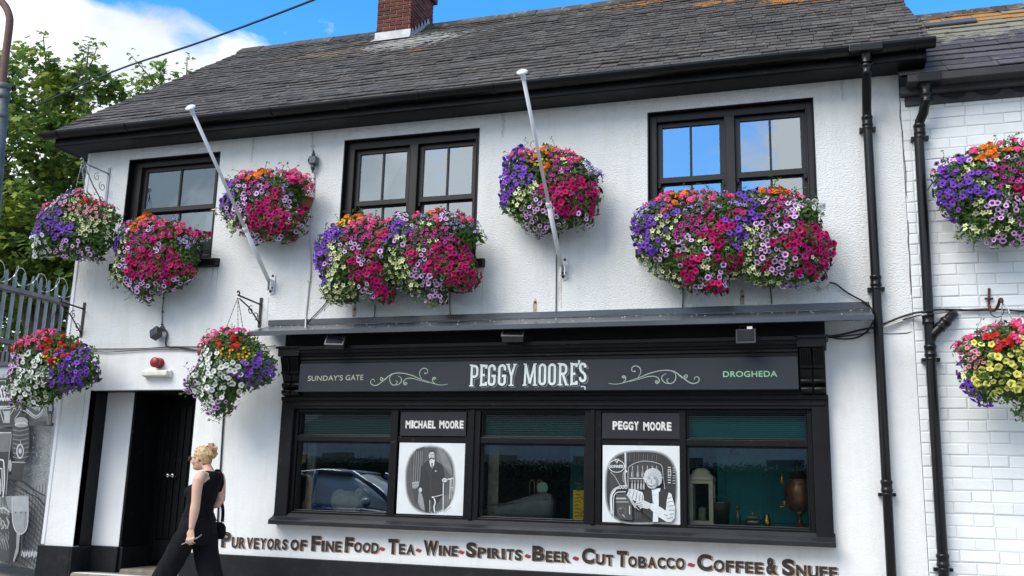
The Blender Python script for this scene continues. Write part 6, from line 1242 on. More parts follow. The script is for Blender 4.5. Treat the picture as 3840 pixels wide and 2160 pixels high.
mb.loft([((a.x,.2,WZ+.035),(0,.005,0),(0,0,.01)),((a.x+.04,.2,WZ+.045),(0,.03,0),(0,0,.03)),(((a.x+b.x)/2,.2,WZ+.04),(0,.04,0),(0,0,.04)),((b.x-.03,.2,WZ+.05),(0,.03,0),(0,0,.03)),((b.x,.2,WZ+.06),(0,.006,0),(0,0,.012))], 12); obj('hull', mb, mat('tarnished_silver', (.20,.22,.20), rough=.3, metal=.6), t)
mb = MB(); mb.box(a.x+.05,b.x-.05,.18,.22,WZ+.08,WZ+.10); mb.tube([((a.x+b.x)/2,.2,WZ+.09),((a.x+b.x)/2,.2,WZ+.15)], .008, 8); obj('deck', mb, BR, t)
c = at(*zw(1890,1060),.3); t = thing('jug', 'little brass jug between the silver ornament and the copper urn', 'jug', (at(*zw(1925,1060),.25).x,.25,WZ)); c = at(*zw(1925,1060),.25); mb = MB(); mb.lathe((c.x,.25,WZ), [(.001,0),(.03,.002),(.042,.04),(.03,.08),(.02,.10),(.028,.12)], 14); obj('body', mb, BR, t)
c = at(*zw(515,1020),.12); t = thing('notice_card', 'yellow printed card standing in the middle shop window', 'card', (c.x,.12,WZ)); p0, p1 = at(*zw(460,1024),.10), at(*zw(568,803),.10); mb = MB(); mb.box(p0.x,p1.x,.10,.125,WZ,p1.z); obj('card', mb, mat('yellow_card', (.90,.62,.02), rough=.5, var=.15), t, .003)
mb = MB(); rnd = random.Random(6); w = p1.x-p0.x
for k in range(10):
    zz = WZ+.05+k*.034; mb.ribbon([Vector((p0.x+w*(.15+.07*i),.0985,zz+rnd.gauss(0,.005))) for i in range(rnd.randint(5,11))], .008)
obj('print', mb, mat('faded_print', (.26,.13,.02), rough=.6), t)
t = thing('wooden_hull', 'long grey curved hull shape lying in the middle shop window', 'ornament', (-2.8,.3,WZ)); zh = zoomer(1450,1500,.4464); a, m_, b = at(*zh(850,950),.25), at(*zh(1120,900),.25), at(*zh(1405,880),.25); mb = MB()
mb.loft([((a.x-.1,.26,WZ+.05),(0,.05,0),(0,0,.035)),((a.x+.15,.26,WZ+.07),(0,.07,0),(0,0,.07)),((m_.x,.26,WZ+.10),(0,.09,0),(0,0,.10)),((b.x-.12,.26,WZ+.135),(0,.10,0),(0,0,.135)),((b.x-.03,.26,WZ+.13),(0,.085,0),(0,0,.12)),((b.x,.26,WZ+.12),(0,.04,0),(0,0,.07))], 20); obj('hull', mb, mat('grey_driftwood', (.24,.25,.24), rough=.6, var=.3, vscale=6, bump=.3), t)
mb = MB(); mb.tube([(a.x,.2,WZ+.115),(m_.x,.18,WZ+.165),(b.x-.05,.17,WZ+.2)], .006, 6); obj('rail', mb, mat('dull_metal', (.3,.3,.28), rough=.4, metal=.6), t)
t = thing('beer_tap', 'pair of tall brass bar handles with a round pale green badge', 'beer tap', (at(*zh(1250,780),.6).x,.6,1.0)); mb = MB()
for x in (1222,1285): p = at(*zh(x,830),.6); q = at(*zh(x,690),.6); mb.tube([p+Vector((-.025,0,-.2)),q+Vector((-.025,0,0)),q+Vector((-.012,0,.02)),q+Vector((.012,0,.02)),q+Vector((.025,0,0)),p+Vector((.025,0,-.2))], .009, 8)
obj('handle', mb, mat('pink_brass', (.42,.24,.18), rough=.35, metal=.8), t); mb = MB(); c = at(*zh(1310,738),.57); mb.lathe(c, [(.06,0),(.062,.01),(.05,.015),(.001,.016)], 20, axis=(0,-1,0)); obj('badge', mb, mat('pale_green_badge', (.38,.62,.46), rough=.4), t); mb = MB(); c0 = at(*zh(1250,850),.6); mb.box(c0.x-.25,c0.x+.25,.5,.75,.6,c0.z); obj('font', mb, BLACKM, t, .01)
c = at(*zw1(690,860),.24); t = thing('carved_ram', 'rough pale stone ram lying in the left shop window', 'ornament', (c.x,.24,WZ)); mb = MB(); cx = c.x
mb.ell((cx,.26,WZ+.11), .20, .085, .115); mb.ell((cx-.10,.26,WZ+.12), .10, .08, .12); mb.ell((cx+.15,.25,WZ+.17), .075, .06, .085); mb.ell((cx+.20,.24,WZ+.13), .06, .04, .045)
STONE = mat('pale_carved_stone', (.33,.31,.25), rough=.85, var=.3, vscale=14, bump=.8, bscale=22); obj('body', mb, STONE, t)
for s in (-1,1): mb = MB(); mb.tube([Vector((cx+.16+.045*math.cos(R(a))*(1-a/1000),.25+s*.055,WZ+.20+.045*math.sin(R(a))*(1-a/1000))) for a in range(0,420,30)], [.022*(1-i/20) for i in range(14)], 8); obj('horn', mb, STONE, t)
p0 = at(*zw1(625,962),.16); t = thing('wooden_box', 'small pale wooden box at the foot of the carved ram', 'box', (p0.x,.14,WZ)); mb = MB(); mb.box(p0.x,p0.x+.24,.10,.17,WZ,WZ+.055); obj('body', mb, mat('pale_wood', (.36,.33,.24), rough=.7, var=.2, vscale=20), t, .004); mb = MB(); mb.box(p0.x-.006,p0.x+.246,.094,.176,WZ+.055,WZ+.068); obj('lid', mb, mat('pale_wood_lid', (.42,.39,.30), rough=.7), t, .003)
# ceiling pendants seen through the glass
for x, y, lab in ((785,470,'small brass pendant light hanging behind the left shop window'), ): pass
for (X, Y, Z, lab) in ((-4.72,1.1,1.78,'dish shaped green enamel pendant lamp behind the left shop window'), (-.78,.55,1.60,'small brass pendant lamp in front of the teal panelling')):
    t = thing('pendant_lamp', lab, 'lamp', (X,Y,Z)); mb = MB(); big = X < -2; r = .20 if big else .055
    mb.lathe((X,Y,Z), [(r,0),(r*.97,.012),(r*.5,.05),(r*.42,.11),(r*.3,.16),(.02,.17)] if big else [(r,0),(r*.8,.03),(.02,.06)], 22); obj('shade', mb, mat('green_enamel', (.03,.09,.06), rough=.3) if big else BR, t); mb = MB(); mb.tube([(X,Y,Z+.05),(X,Y,2.6)], .004, 6); obj('flex', mb, CABLE, t)
# ------------------------------------------------------------------ palisade fence
FENM = mat('weathered_galvanised', (.26,.29,.31), rough=.55, metal=.35, var=.2, vscale=5); fx = -10.0
fen = thing('palisade_fence', 'galvanised palisade security fence topped with coiled razor wire', 'fence', (fx,2.5,1.2)); y = .15; rnd = random.Random(3)
BK = 1.15
for k in range(34):
    yy = .22+k*.146; mb = MB(); w = .033; zt = 3.86+rnd.gauss(0,.008); dx = rnd.gauss(0,.004)
    for s in (-1,1): mb.add([(fx+dx,yy+s*w,BK),(fx+dx+.014,yy,BK),(fx+dx+.014,yy,zt-.06),(fx+dx,yy+s*w,zt-.10),(fx+dx+.012,yy,zt),(fx+dx,yy+s*w*.55,zt-.02)], [(0,1,2,3),(3,2,4,5)])
    mb.add([(fx+dx-.002,yy-w,BK),(fx+dx-.002,yy+w,BK),(fx+dx-.002,yy+w,zt-.10),(fx+dx-.002,yy,zt-.01),(fx+dx-.002,yy-w,zt-.10)], [(0,1,2,3,4)]); obj('pale', mb, FENM, fen)
RAILM = mat('grey_rail', (.20,.19,.19), rough=.6, metal=.3, var=.2)
for z in (3.60,2.91,1.6): mb = MB(); mb.box(fx+.016,fx+.062,.0,5.4,z-.028,z+.028); mb.box(fx+.016,fx+.022,.0,5.4,z-.045,z+.028); obj('rail', mb, RAILM, fen, .004)
for yy in (.05,2.7,5.3): mb = MB(); mb.box(fx-.06,fx-.01,yy-.04,yy+.04,.9,3.7); obj('post', mb, FENM, fen, .006)
pts = []; n = 640
for i in range(n): a = i*.28; y = .05+5.2*i/n; rr = .165+.02*math.sin(i*.05); pts.append(Vector((fx+rr*.55*math.cos(a), y+.10*math.sin(a*.5), 3.80+rr*.9*math.sin(a)*.8)))
mb = MB(); mb.tube(pts, .0028, 5)
for i in range(0,n-1,2):
    p = pts[i]; d = (pts[i+1]-p).normalized(); s = Vector((0,0,1)).cross(d).normalized(); mb.obox(p, d*.016, s*.006+Vector((0,0,.006)), s*.0007)
obj('razor_wire', mb, mat('bright_razor_wire', (.5,.53,.55), rough=.4, metal=.6), fen)
# ------------------------------------------------------------------ painted hoarding at the left
zm = zoomer(0,1380,260/483)
hoard = thing('painted_hoarding', 'black and white mural of an old lorry on a hoarding left of the pub', 'mural', (-10.2,.12,.2))
mb = MB(); yb = .12; mb.add([(-8.66,yb,.15),(-13.5,yb,.55),(-13.5,yb,2.78),(-8.66,yb,2.56),(-8.66,yb+.04,.15),(-13.5,yb+.04,.55),(-13.5,yb+.04,2.78),(-8.66,yb+.04,2.56)], [(0,3,2,1),(4,5,6,7),(0,1,5,4),(1,2,6,5),(2,3,7,6),(3,0,4,7)]); obj('board', mb, mat('grey_painted_board', (.36,.40,.43), rough=.5, var=.15, vscale=3), hoard)
mb = MB()
for k in range(40): x = -8.7-k*.07; mb.box(x-.022,x+.022,yb-.02,yb+.02,2.575,2.72+.002*(k%3))
mb.box(-13,-8.66,yb-.03,yb+.03,2.54,2.585); obj('top_rail', mb, mat('dark_grey_rail', (.06,.065,.07), rough=.6), hoard, .003)
q = Paint(yb-.0015, zm); rnd = random.Random(15)
q.poly([(-60,60),(380,60),(360,400),(320,900),(275,1390),(-60,1350)], .40)
# cobbles: small setts in the distance, a netting of joints close by
for k in range(420):
    t = rnd.random(); y = 400+t*380; xr = 372-(y-300)*.088; xl = 205-(30 if y > 600 else 0)
    x = rnd.uniform(xl,xr); w = 3+5*t; q.line([(x,y),(x+w,y+rnd.uniform(-3,4))], 2.4, .12 if rnd.random() < .5 else .66)
for k in range(15):
    y0 = 770+k*44; q.line([(40,y0-40),(150,y0+20),(235,y0+90),(310,y0+185)], 4.5, .03, True)
for k in range(17):
    x0 = 320-k*22; q.line([(x0,800+k*8),(x0-16,1000+k*6),(x0-44,1200),(x0-90,1385)], 3.5, .03, True)
q.line([(75,780),(160,790),(240,850),(312,890)], 7, .02, True); q.line([(80,800),(190,870),(255,900),(306,955)], 6, .02, True)
q.poly([(-60,395),(185,372),(330,372),(374,385),(372,405),(200,400),(-60,420)], .08)
# awning band with lettering
q.poly([(-60,70),(120,72),(120,250),(-60,262)], .025); q.poly([(-60,262),(120,250),(200,262),(250,300),(305,262),(320,230),(318,300),(260,355),(205,325),(140,295),(-60,292)], .10)
q.line([(-60,275),(120,268),(185,290),(250,335),(300,290),(318,240)], 9, .62, True); q.line([(-60,288),(120,282),(180,305),(252,350),(312,295)], 4, .75, True); q.line([(-60,90),(70,88)], 5, .5)
q.k += 2
for s_, xa, xb, y0, y1 in (('SS.SUN', -14, 138, 232, 120),): 
    o = q.P((xa,y0)); put_text(q.mb, s_, o, q.P((xb,y0-2))-o, Vector((0.01,0,(q.P((xa,y1))-o).z)), q.mi(.78), .03)
q.line([(200,265),(230,250),(260,262),(240,285)], 6, .75, True); q.line([(250,270),(285,255),(270,300)], 6, .8, True)
# vehicle: canopy frame, barrels, lamp, bonnet, mudguard, wheels
q.poly([(-60,292),(120,288),(180,330),(175,392),(-60,395)], .035)
for a, b in (((0,295),(26,385)),((20,293),(50,385)),((70,292),(64,385)),((95,290),(60,340)),((140,300),(100,360))): q.line([a,b], 5, .5)
q.poly([(30,300),(66,298),(64,382),(28,380)], .45)
q.poly([(104,372),(195,370),(204,410),(206,540),(180,640),(110,650),(80,560),(82,420)], .05)
q.ell((148,372), 46, 30, .42); q.ell((148,395), 46, 18, .62); q.ell((150,400), 40, 12, .4)
for y in (430,462,494,525,556,590,620): q.line([(90,y),(140,y+8),(200,y-6)], 6, .22, True)
q.poly([(-60,420),(84,420),(84,450),(60,640),(40,890),(-60,905)], .02); q.poly([(-60,452),(76,450),(60,582),(-60,588)], .16); q.line([(-60,452),(78,450)], 6, .6); q.line([(80,455),(60,640),(42,880)], 5, .35)
q.line([(-60,640),(10,640),(26,665),(30,800),(20,900)], 8, .7, True); q.line([(-60,700),(4,700),(14,720),(16,860)], 7, .6, True); q.line([(-20,770),(0,780),(2,880)], 8, .55, True)
q.ell((140,580), 26, 52, .72); q.ell((140,580), 19, 42, .10); q.ell((140,578), 10, 20, .66); q.line([(140,500),(144,530)], 6, .4)
q.poly([(84,652),(175,655),(160,745),(82,750)], .03); q.line([(84,655),(174,658)], 6, .45); q.ell((70,680), 12, 42, .4); q.poly([(60,745),(160,742),(152,785),(140,788),(60,772)], .02)
q.poly([(38,895),(80,890),(86,1010),(50,960)], .3); q.line([(-60,985),(30,975),(84,1020)], 9, .55); q.line([(-60,1010),(40,1020),(100,1060)], 7, .08); q.poly([(-60,1020),(40,1020),(70,1100),(60,1345),(-60,1345)], .06)
for k in range(9): q.line([(-40+k*14,1040+(k%3)*22),(-26+k*14,1080+(k%2)*30),(-34+k*14,1120)], 6, .45, True)
for k in range(14): q.line([(-30+k*7,1140+(k*37)%60),(0+k*6,1200+(k*29)%80)], 4, .3)
q.poly([(66,1000),(110,1040),(120,1160),(96,1345),(60,1345)], .02); q.poly([(116,1150),(140,1155),(128,1280),(98,1352),(90,1345),(112,1250)], .42); q.line([(150,1160),(152,1240),(138,1330)], 10, .05, True)
q.poly([(82,892),(192,888),(196,905),(198,1050),(190,1110),(165,1150),(140,1158),(112,1140),(92,1090),(84,1010)], .42); q.poly([(90,898),(186,894),(190,1000),(96,1000)], .52); q.line([(84,896),(90,1080),(130,1156),(180,1130),(196,1040),(195,900)], 5, .75, True); q.line([(178,1000),(170,1120)], 3, .2)
for x in (110,146,180): q.ell((x,1008), 4, 7, .05)
# a figure in the distance and paint scribbles at the foot
q.poly([(340,240),(372,235),(378,290),(366,330),(362,400),(326,400),(330,330),(326,280)], .06); q.poly([(342,250),(362,250),(364,300),(338,300)], .5)
for x in (332,342,352): q.line([(x,320),(x-4,395)], 4, .5)
for k in range(6): x = 150+k*18; q.line([(x,1310+(k%2)*10),(x+6,1270),(x+12,1315),(x+16,1280)], 5, .85)
obj('picture', q.mb, q.mats, hoard)
# ------------------------------------------------------------------ street lamp and overhead wire at the left
LY = -.55; lamp = thing('street_lamp', 'old street lamp post with a brown swan neck at the left edge', 'street lamp', (-9.55,LY,0)); zl = zoomer(0,0,G)
pp = [at(*zl(x,y),LY) for x,y in ((-120,30),(-70,-20),(-30,-25),(10,10),(45,55),(70,120),(72,180),(58,300),(42,420),(26,560),(20,640))]; mb = MB(); mb.tube(smooth(pp,4), .045, 14); obj('swan_neck', mb, mat('rusty_brown_paint', (.13,.065,.05), rough=.7, var=.25, vscale=8), lamp)
b0, b1_ = at(*zl(32,640),LY), at(*zl(-2,1060),LY); u = (b1_-b0).normalized(); foot = b0+u*((b0.z+.05)/-u.z); mb = MB(); mb.tube([b0,b0+u*.02,foot], [.05,.066,.09], 18)
gm = mat('weathered_grey_paint', (.10,.115,.12), rough=.6, var=.3, vscale=10, metal=.2); obj('post', mb, gm, lamp)
for d in (.03,.16,.42): mb = MB(); mb.lathe(b0+u*d, [(.066,-.04),(.080,-.03),(.080,.03),(.066,.04)], 18, axis=u); obj('collar', mb, gm, lamp)
mb = MB(); p = pp[0]; mb.tube([p+Vector((0,0,-.02)),p+Vector((-.05,-.02,-.12))], .06, 12); mb.lathe(p+Vector((-.05,-.02,-.12)), [(.06,0),(.16,-.10),(.17,-.12),(.001,-.121)], 18); obj('lantern_head', mb, gm, lamp)
a = at(1250,-30,-1.0); b = at(420,270,1.2); c = at(130,400,3.5); mb = MB(); mb.tube(smooth([a+(a-b)*.6+Vector((0,0,.12)), a, a.lerp(b,.5)+Vector((0,0,-.03)), b, c],6), .013, 8); tag(obj('overhead_cable', mb, CABLE), 'black overhead cable crossing the sky above the left end of the roof', 'cable')
# ------------------------------------------------------------------ the passer-by, walking left, seen from behind her left shoulder
PY0 = -1.5; PX0 = at(560+565*.3865, 1900, PY0).x
def L3(dx, dy, z): return Vector((PX0+dx, PY0+dy, z))
def ring(dx, dy, z, a, b, tilt=0.0): return (L3(dx,dy,z), Vector((a,0,tilt*a)), Vector((0,b,0)))
def baked(mb, voxel, smooth_it=6, fold=None):
    """one closed skin grown over overlapping forms"""
    me = mb.mesh('t', []) ; o = bpy.data.objects.new('t', me); C.objects.link(o)
    bm = bmesh.new(); bm.from_mesh(me); bmesh.ops.recalc_face_normals(bm, faces=bm.faces); bm.to_mesh(me); bm.free()
    r = o.modifiers.new('r','REMESH'); r.mode = 'VOXEL'; r.voxel_size = voxel
    if smooth_it: s = o.modifiers.new('s','SMOOTH'); s.factor = .5; s.iterations = smooth_it
    dg = bpy.context.evaluated_depsgraph_get(); out_ = bpy.data.meshes.new_from_object(o.evaluated_get(dg)); bpy.data.objects.remove(o)
    if fold:
        n = len(out_.vertices); no = [v.normal.copy() for v in out_.vertices]
        for v, q in zip(out_.vertices, no): v.co += q*fold(v.co)
    for p in out_.polygons: p.use_smooth = True
    return out_
SKIN = mat('fair_skin', (.70,.43,.31), rough=.55, spec=.35, var=.06, vscale=9)  # one even fair skin tone
SKIN.node_tree.nodes['Principled BSDF'].inputs['Subsurface Weight'].default_value = .12
SKIN.node_tree.nodes['Principled BSDF'].inputs['Subsurface Radius'].default_value = (.012,.005,.003)
CLOTH = mat('black_jersey', (.0045,.0045,.0055), rough=.85, spec=.2, bump=.1, bscale=300)
CLOTH2 = mat('washed_black_trouser', (.009,.009,.0105), rough=.9, spec=.15, bump=.1, bscale=300)
per = thing('person', 'woman in black top and wide trousers walking left past the dark doorway', 'person', (PX0,PY0,-.03))
mb = MB()
# trunk
mb.loft([ring(-.09,0,.74,.11,.14),ring(-.09,0,.82,.125,.16),ring(-.085,0,.92,.105,.135),ring(-.075,0,1.0,.095,.12),ring(-.055,0,1.10,.10,.13),ring(-.035,0,1.18,.105,.15),ring(-.012,0,1.245,.085,.16),ring(-.005,0,1.285,.06,.13),ring(-.008,0,1.31,.045,.07)], 20)
mb.loft([ring(.0,0,1.28,.05,.06),ring(-.03,0,1.33,.048,.050),ring(-.062,0,1.37,.050,.048),ring(-.08,0,1.42,.045,.045)], 16)
# head, jaw, nose, ears
hd = L3(-.105,0,1.425); mb.ell(hd, .088, .070, .105); mb.ell(hd+Vector((-.035,0,-.055)), .052, .048, .058); mb.ell(hd+Vector((-.062,0,-.085)), .026, .028, .024)
mb.loft([(hd+Vector((-.080,0,.01)),(.006,0,0),(0,.006,0)),(hd+Vector((-.086,0,-.012)),(.010,0,0),(0,.009,0)),(hd+Vector((-.098,0,-.032)),(.013,0,0),(0,.012,0)),(hd+Vector((-.090,0,-.040)),(.010,0,0),(0,.010,0))], 10)
mb.ell(hd+Vector((-.083,0,-.060)), .010, .020, .006); mb.ell(hd+Vector((-.081,0,-.068)), .010, .017, .006)
for s in (-1,1): mb.ell(hd+Vector((-.002,s*.070,-.018)), .016, .010, .027); mb.ell(hd+Vector((-.055,s*.04,-.03)), .03, .025, .03)
# near arm, hanging
mb.tube([L3(.005,-.10,1.27),L3(.005,-.150,1.262),L3(.003,-.178,1.225),L3(.002,-.186,1.16),L3(.004,-.188,1.09),L3(.006,-.190,1.03),L3(.003,-.192,.97),L3(-.002,-.195,.90),L3(-.006,-.198,.84),L3(-.008,-.200,.80)], [.042,.050,.051,.047,.043,.041,.043,.038,.029,.024], 16)
# far arm, elbow bent
mb.tube([L3(.0,.10,1.27),L3(.0,.145,1.26),L3(.002,.162,1.22),L3(.008,.172,1.13),L3(.015,.178,1.05),L3(-.01,.170,1.01),L3(-.06,.165,1.0),L3(-.10,.13,1.0),L3(-.125,.10,1.0)], [.042,.048,.050,.046,.040,.038,.036,.029,.023], 16)
# hands: palms then five fingers each
mb.loft([ring(-.008,-.200,.805,.022,.017),ring(-.008,-.202,.775,.032,.015),ring(-.006,-.203,.742,.038,.013),ring(-.004,-.204,.722,.036,.011)], 14)
for i, (fx_, ln) in enumerate(((-.034,.052),(-.012,.060),(.011,.055),(.032,.044))):
    mb.tube([L3(fx_,-.203,.728),L3(fx_-.004,-.214,.728-ln*.42),L3(fx_-.006,-.212,.728-ln*.85),L3(fx_-.004,-.196,.728-ln*1.12),L3(fx_,-.180,.728-ln*1.10)], [.0092,.0088,.0082,.0076,.0066], 9)
mb.tube([L3(-.034,-.198,.775),L3(-.052,-.186,.752),L3(-.054,-.174,.722),L3(-.046,-.168,.700)], [.012,.011,.0095,.0075], 9)
fh = L3(-.145,.085,1.0); mb.loft([(L3(-.12,.10,1.0),(0,.018,0),(0,0,.016)),(fh,(0,.030,0),(0,0,.013)),(fh+Vector((-.035,0,0)),(0,.034,0),(0,0,.012))], 12)
for i in range(4): o = -.027+.018*i; mb.tube([fh+Vector((-.03,o,0)),fh+Vector((-.062,o,-.004)),fh+Vector((-.085,o*.9,-.022))], [.0088,.008,.0065], 8)
mb.tube([fh+Vector((.0,-.03,0)),fh+Vector((-.03,-.048,-.006)),fh+Vector((-.055,-.046,-.016))], [.011,.009,.007], 8)
# legs and feet inside the trousers
def leg(s, pts): mb.tube([L3(*p) for p in pts], [.07,.055,.045,.042,.034,.030], 14)
leg(-1, [(-.09,-.075,.76),(-.16,-.08,.6),(-.25,-.085,.42),(-.30,-.085,.32),(-.40,-.085,.12),(-.445,-.085,.04)]); leg(1, [(-.09,.075,.76),(-.07,.08,.6),(-.02,.085,.42),(.02,.085,.32),(.12,.085,.14),(.17,.085,.07)])
mb.loft([(L3(-.43,-.085,.03),(0,.032,0),(0,0,.035)),(L3(-.50,-.088,.012),(0,.038,0),(0,0,.024)),(L3(-.56,-.09,.0),(0,.036,0),(0,0,.015)),(L3(-.60,-.09,-.004),(0,.022,0),(0,0,.010))], 12); mb.loft([(L3(.18,.085,.07),(0,.030,0),(0,0,.035)),(L3(.13,.088,.012),(0,.038,0),(0,0,.026)),(L3(.08,.09,-.008),(0,.036,0),(0,0,.015)),(L3(.04,.09,-.012),(0,.022,0),(0,0,.010))], 12)
me = baked(mb, .0048, 4); me.materials.append(SKIN); body = obj('body', me, None, per)
# sleeveless top, cut in at the shoulder blades
mb = MB()
mb.loft([ring(-.09,0,.78,.150,.175),ring(-.092,0,.86,.138,.165),ring(-.088,0,.94,.122,.148),ring(-.080,0,1.0,.114,.138),ring(-.068,0,1.07,.122,.146),ring(-.052,0,1.13,.122,.155),ring(-.036,0,1.18,.118,.156),ring(-.014,.006,1.23,.104,.138),ring(.0,.012,1.268,.084,.122),ring(.006,.012,1.297,.064,.104),ring(.0,0,1.312,.045,.075)], 26)
for s in (-1,1): mb.ell(L3(-.145,s*.055,1.115), .066, .068, .07)
mb.loft([ring(.004,.11,1.300,.035,.03),ring(.004,.125,1.27,.05,.035),ring(.0,.13,1.20,.065,.036),ring(-.03,.135,1.12,.07,.035)], 14)
fold = lambda c: .004*noise.noise(Vector((c.x*9,c.y*9,c.z*22)))+.002*noise.noise(Vector((c.x*30,c.y*30,c.z*40)))
me = baked(mb, .007, 8, fold); me.materials.append(CLOTH); obj('top', me, None, per)
# wide trousers
mb = MB()
mb.loft([ring(-.09,0,.90,.128,.155),ring(-.09,0,.84,.150,.175),ring(-.09,0,.76,.168,.188),ring(-.10,0,.70,.165,.185),ring(-.12,0,.655,.15,.175)], 24)
mb.loft([ring(-.11,-.09,.76,.125,.10),ring(-.19,-.095,.62,.118,.098),ring(-.27,-.095,.47,.115,.095),ring(-.335,-.095,.34,.118,.095),ring(-.40,-.095,.20,.120,.098),ring(-.455,-.095,.06,.125,.10),ring(-.47,-.095,.015,.125,.10)], 22)
mb.loft([ring(-.08,.09,.76,.135,.10),ring(-.055,.095,.62,.130,.098),ring(-.01,.095,.47,.122,.095),ring(.04,.095,.34,.118,.095),ring(.10,.095,.20,.122,.098),ring(.155,.095,.07,.128,.10),ring(.16,.095,.04,.128,.10)], 22)
def fold2(c):
    a = math.atan2(c.y-PY0, c.x-PX0)
    return .010*noise.noise(Vector((c.x*14+c.z*5,c.y*14,c.z*2.4)))+.006*noise.noise(Vector((c.x*26,c.y*26,c.z*5)))
me = baked(mb, .008, 5, fold2); me.materials.append(CLOTH2); obj('trousers', me, None, per)
mb = MB(); mb.loft([ring(-.088,0,.895,.136,.162),ring(-.088,0,.925,.134,.158)], 26); me = baked(mb, .006, 3); me.materials.append(CLOTH); obj('waist_tie', me, None, per)
SHOE = mat('black_shoe', (.02,.02,.02), rough=.5)
for dx, dy, dz, nm in ((-.44,-.088,.0,1),(.17,.088,.02,2)):
    mb = MB(); k = -1; mb.loft([(L3(dx+.03,dy,.0+dz),(0,.034,0),(0,0,.03)),(L3(dx-.05,dy,-.004+dz*.5),(0,.042,0),(0,0,.03)),(L3(dx-.12,dy,-.012),(0,.042,0),(0,0,.018)),(L3(dx-.165,dy,-.016),(0,.026,0),(0,0,.010))], 14); obj('shoe', mb, SHOE, per)
# hair gathered up into a claw clip
HAIR = mat('blonde_hair', (.60,.42,.21), rough=.45, spec=.4, var=.3, vscale=60, bump=.4, bscale=120, col2=(.30,.18,.08), cscale=40, cw=(.48,.66)); HAIRD = mat('dark_blonde_nape', (.10,.06,.035), rough=.6, var=.3, vscale=50)
mb = MB(); hc = hd+Vector((.012,0,.022)); mb.ell(hc, .094, .079, .096); mb.ell(hd+Vector((.05,0,-.01)), .050, .060, .07); 
bun = hd+Vector((.092,-.005,.052))
for i in range(14):
    a = i*.449; mb.tube([hc+Vector((-.080,.062*math.cos(a),.05*math.sin(a)+.022)), hc+Vector((-.03,.078*math.cos(a),.088*math.sin(a)+.006)), hc+Vector((.04,.070*math.cos(a),.080*math.sin(a)+.010)), bun+Vector((-.015,.02*math.cos(a),.028*math.sin(a)))], [.003,.005,.0065,.007], 7)
for i in range(4): a = i*1.57; mb.tube([bun+Vector((-.005,.022*math.cos(a),.026*math.sin(a))), bun+Vector((.022,.034*math.cos(a+.5),.044*math.sin(a+.5))), bun+Vector((.044,.022*math.cos(a+1.2),.042*math.sin(a+1.2)+.008)), bun+Vector((.032,.010*math.cos(a+2),.026*math.sin(a+2)+.01))], [.020,.023,.020,.012], 8)
mb.tube([bun+Vector((.015,-.01,.026)),bun+Vector((.034,-.015,.052)),bun+Vector((.048,-.015,.046))], [.010,.008,.003], 7)
me = baked(mb, .0052, 2, lambda c: .0016*noise.noise(Vector((c.x*22,c.y*120,c.z*120)))); bm = bmesh.new(); bm.from_mesh(me)
kill = [v for v in bm.verts if v.co.x < hd.x-.048-.25*max(0,(v.co.z-hd.z-.05)*-1) and v.co.z < hd.z+.055]; bmesh.ops.delete(bm, geom=kill, context='VERTS'); bm.to_mesh(me); bm.free()
me.materials.append(HAIR); obj('hair', me, None, per)
mb = MB(); mb.ell(hd+Vector((.052,0,-.05)), .036, .052, .045); mb.ell(hd+Vector((.02,-.058,-.015)), .020, .016, .02); me = baked(mb, .005, 2); me.materials.append(HAIRD); obj('nape_hair', me, None, per)
mb = MB()
for k in range(4): y = -.045+.014*k; mb.tube([bun+Vector((-.012,y-.012,.058)),bun+Vector((.022,y-.024,.062)),bun+Vector((.052,y-.020,.034)),bun+Vector((.058,y-.014,.0))], .0035, 6)
mb.tube([bun+Vector((-.01,-.060,.050)),bun+Vector((-.012,-.02,.062))], .0045, 6); mb.tube([bun+Vector((.008,-.066,.03)),bun+Vector((.028,-.068,.0)),bun+Vector((.022,-.060,-.03))], .005, 6); obj('hair_clip', mb, mat('dusky_pink_clip', (.42,.17,.13), rough=.3), per)
mb = MB(); 
for s in (-1,1): mb.tube([hd+Vector((-.005,s*.076,.0)),hd+Vector((-.06,s*.075,.004)),hd+Vector((-.102,s*.064,.004))], .0022, 6); mb.obox(hd+Vector((-.105,s*.032,-.006)), (.004,0,0), (0,.026,0), (.004,0,.019))
mb.tube([hd+Vector((-.108,-.008,.0)),hd+Vector((-.108,.008,.0))], .002, 6); obj('sunglasses', mb, mat('brown_glasses', (.10,.06,.04), rough=.25), per)
for s in (-1,1): mb = MB(); mb.ell(hd+Vector((-.080,s*.031,.0)), .010, .011, .010); obj('eye', mb, mat('eye_white', (.7,.68,.65), rough=.3), per)
# phone and bag
ph = thing('phone', "slim silver phone held in the woman's lowered hand", 'phone', tuple(L3(-.01,-.19,.70))); a, b = L3(-.095,-.190,.668), L3(.085,-.186,.742); u = (b-a).normalized(); v = Vector((-.25,-.35,.9)); v = (v-u*u.dot(v)).normalized(); w = u.cross(v)
mb = MB(); mb.obox((a+b)/2, u*(b-a).length*.46, v*.0045, w*.037); obj('case', mb, mat('silver_phone_case', (.42,.42,.41), rough=.3, metal=.4), ph, .003); mb = MB(); mb.obox((a+b)/2+v*.005, u*(b-a).length*.44, v*.0006, w*.034); obj('screen', mb, mat('dark_screen', (.02,.02,.025), rough=.08), ph)
bag = thing('shoulder_bag', "black shoulder bag on a strap at the woman's far hip", 'bag', tuple(L3(-.02,.24,.74)))
mb = MB(); mb.loft([(L3(-.055,.23,.69),(.085,0,0),(0,.03,0)),(L3(-.055,.235,.74),(.105,0,0),(0,.045,0)),(L3(-.055,.235,.80),(.10,0,0),(0,.042,0)),(L3(-.055,.23,.845),(.075,0,0),(0,.022,0))], 18, 0, 3.5); obj('pouch', mb, CLOTH, bag)
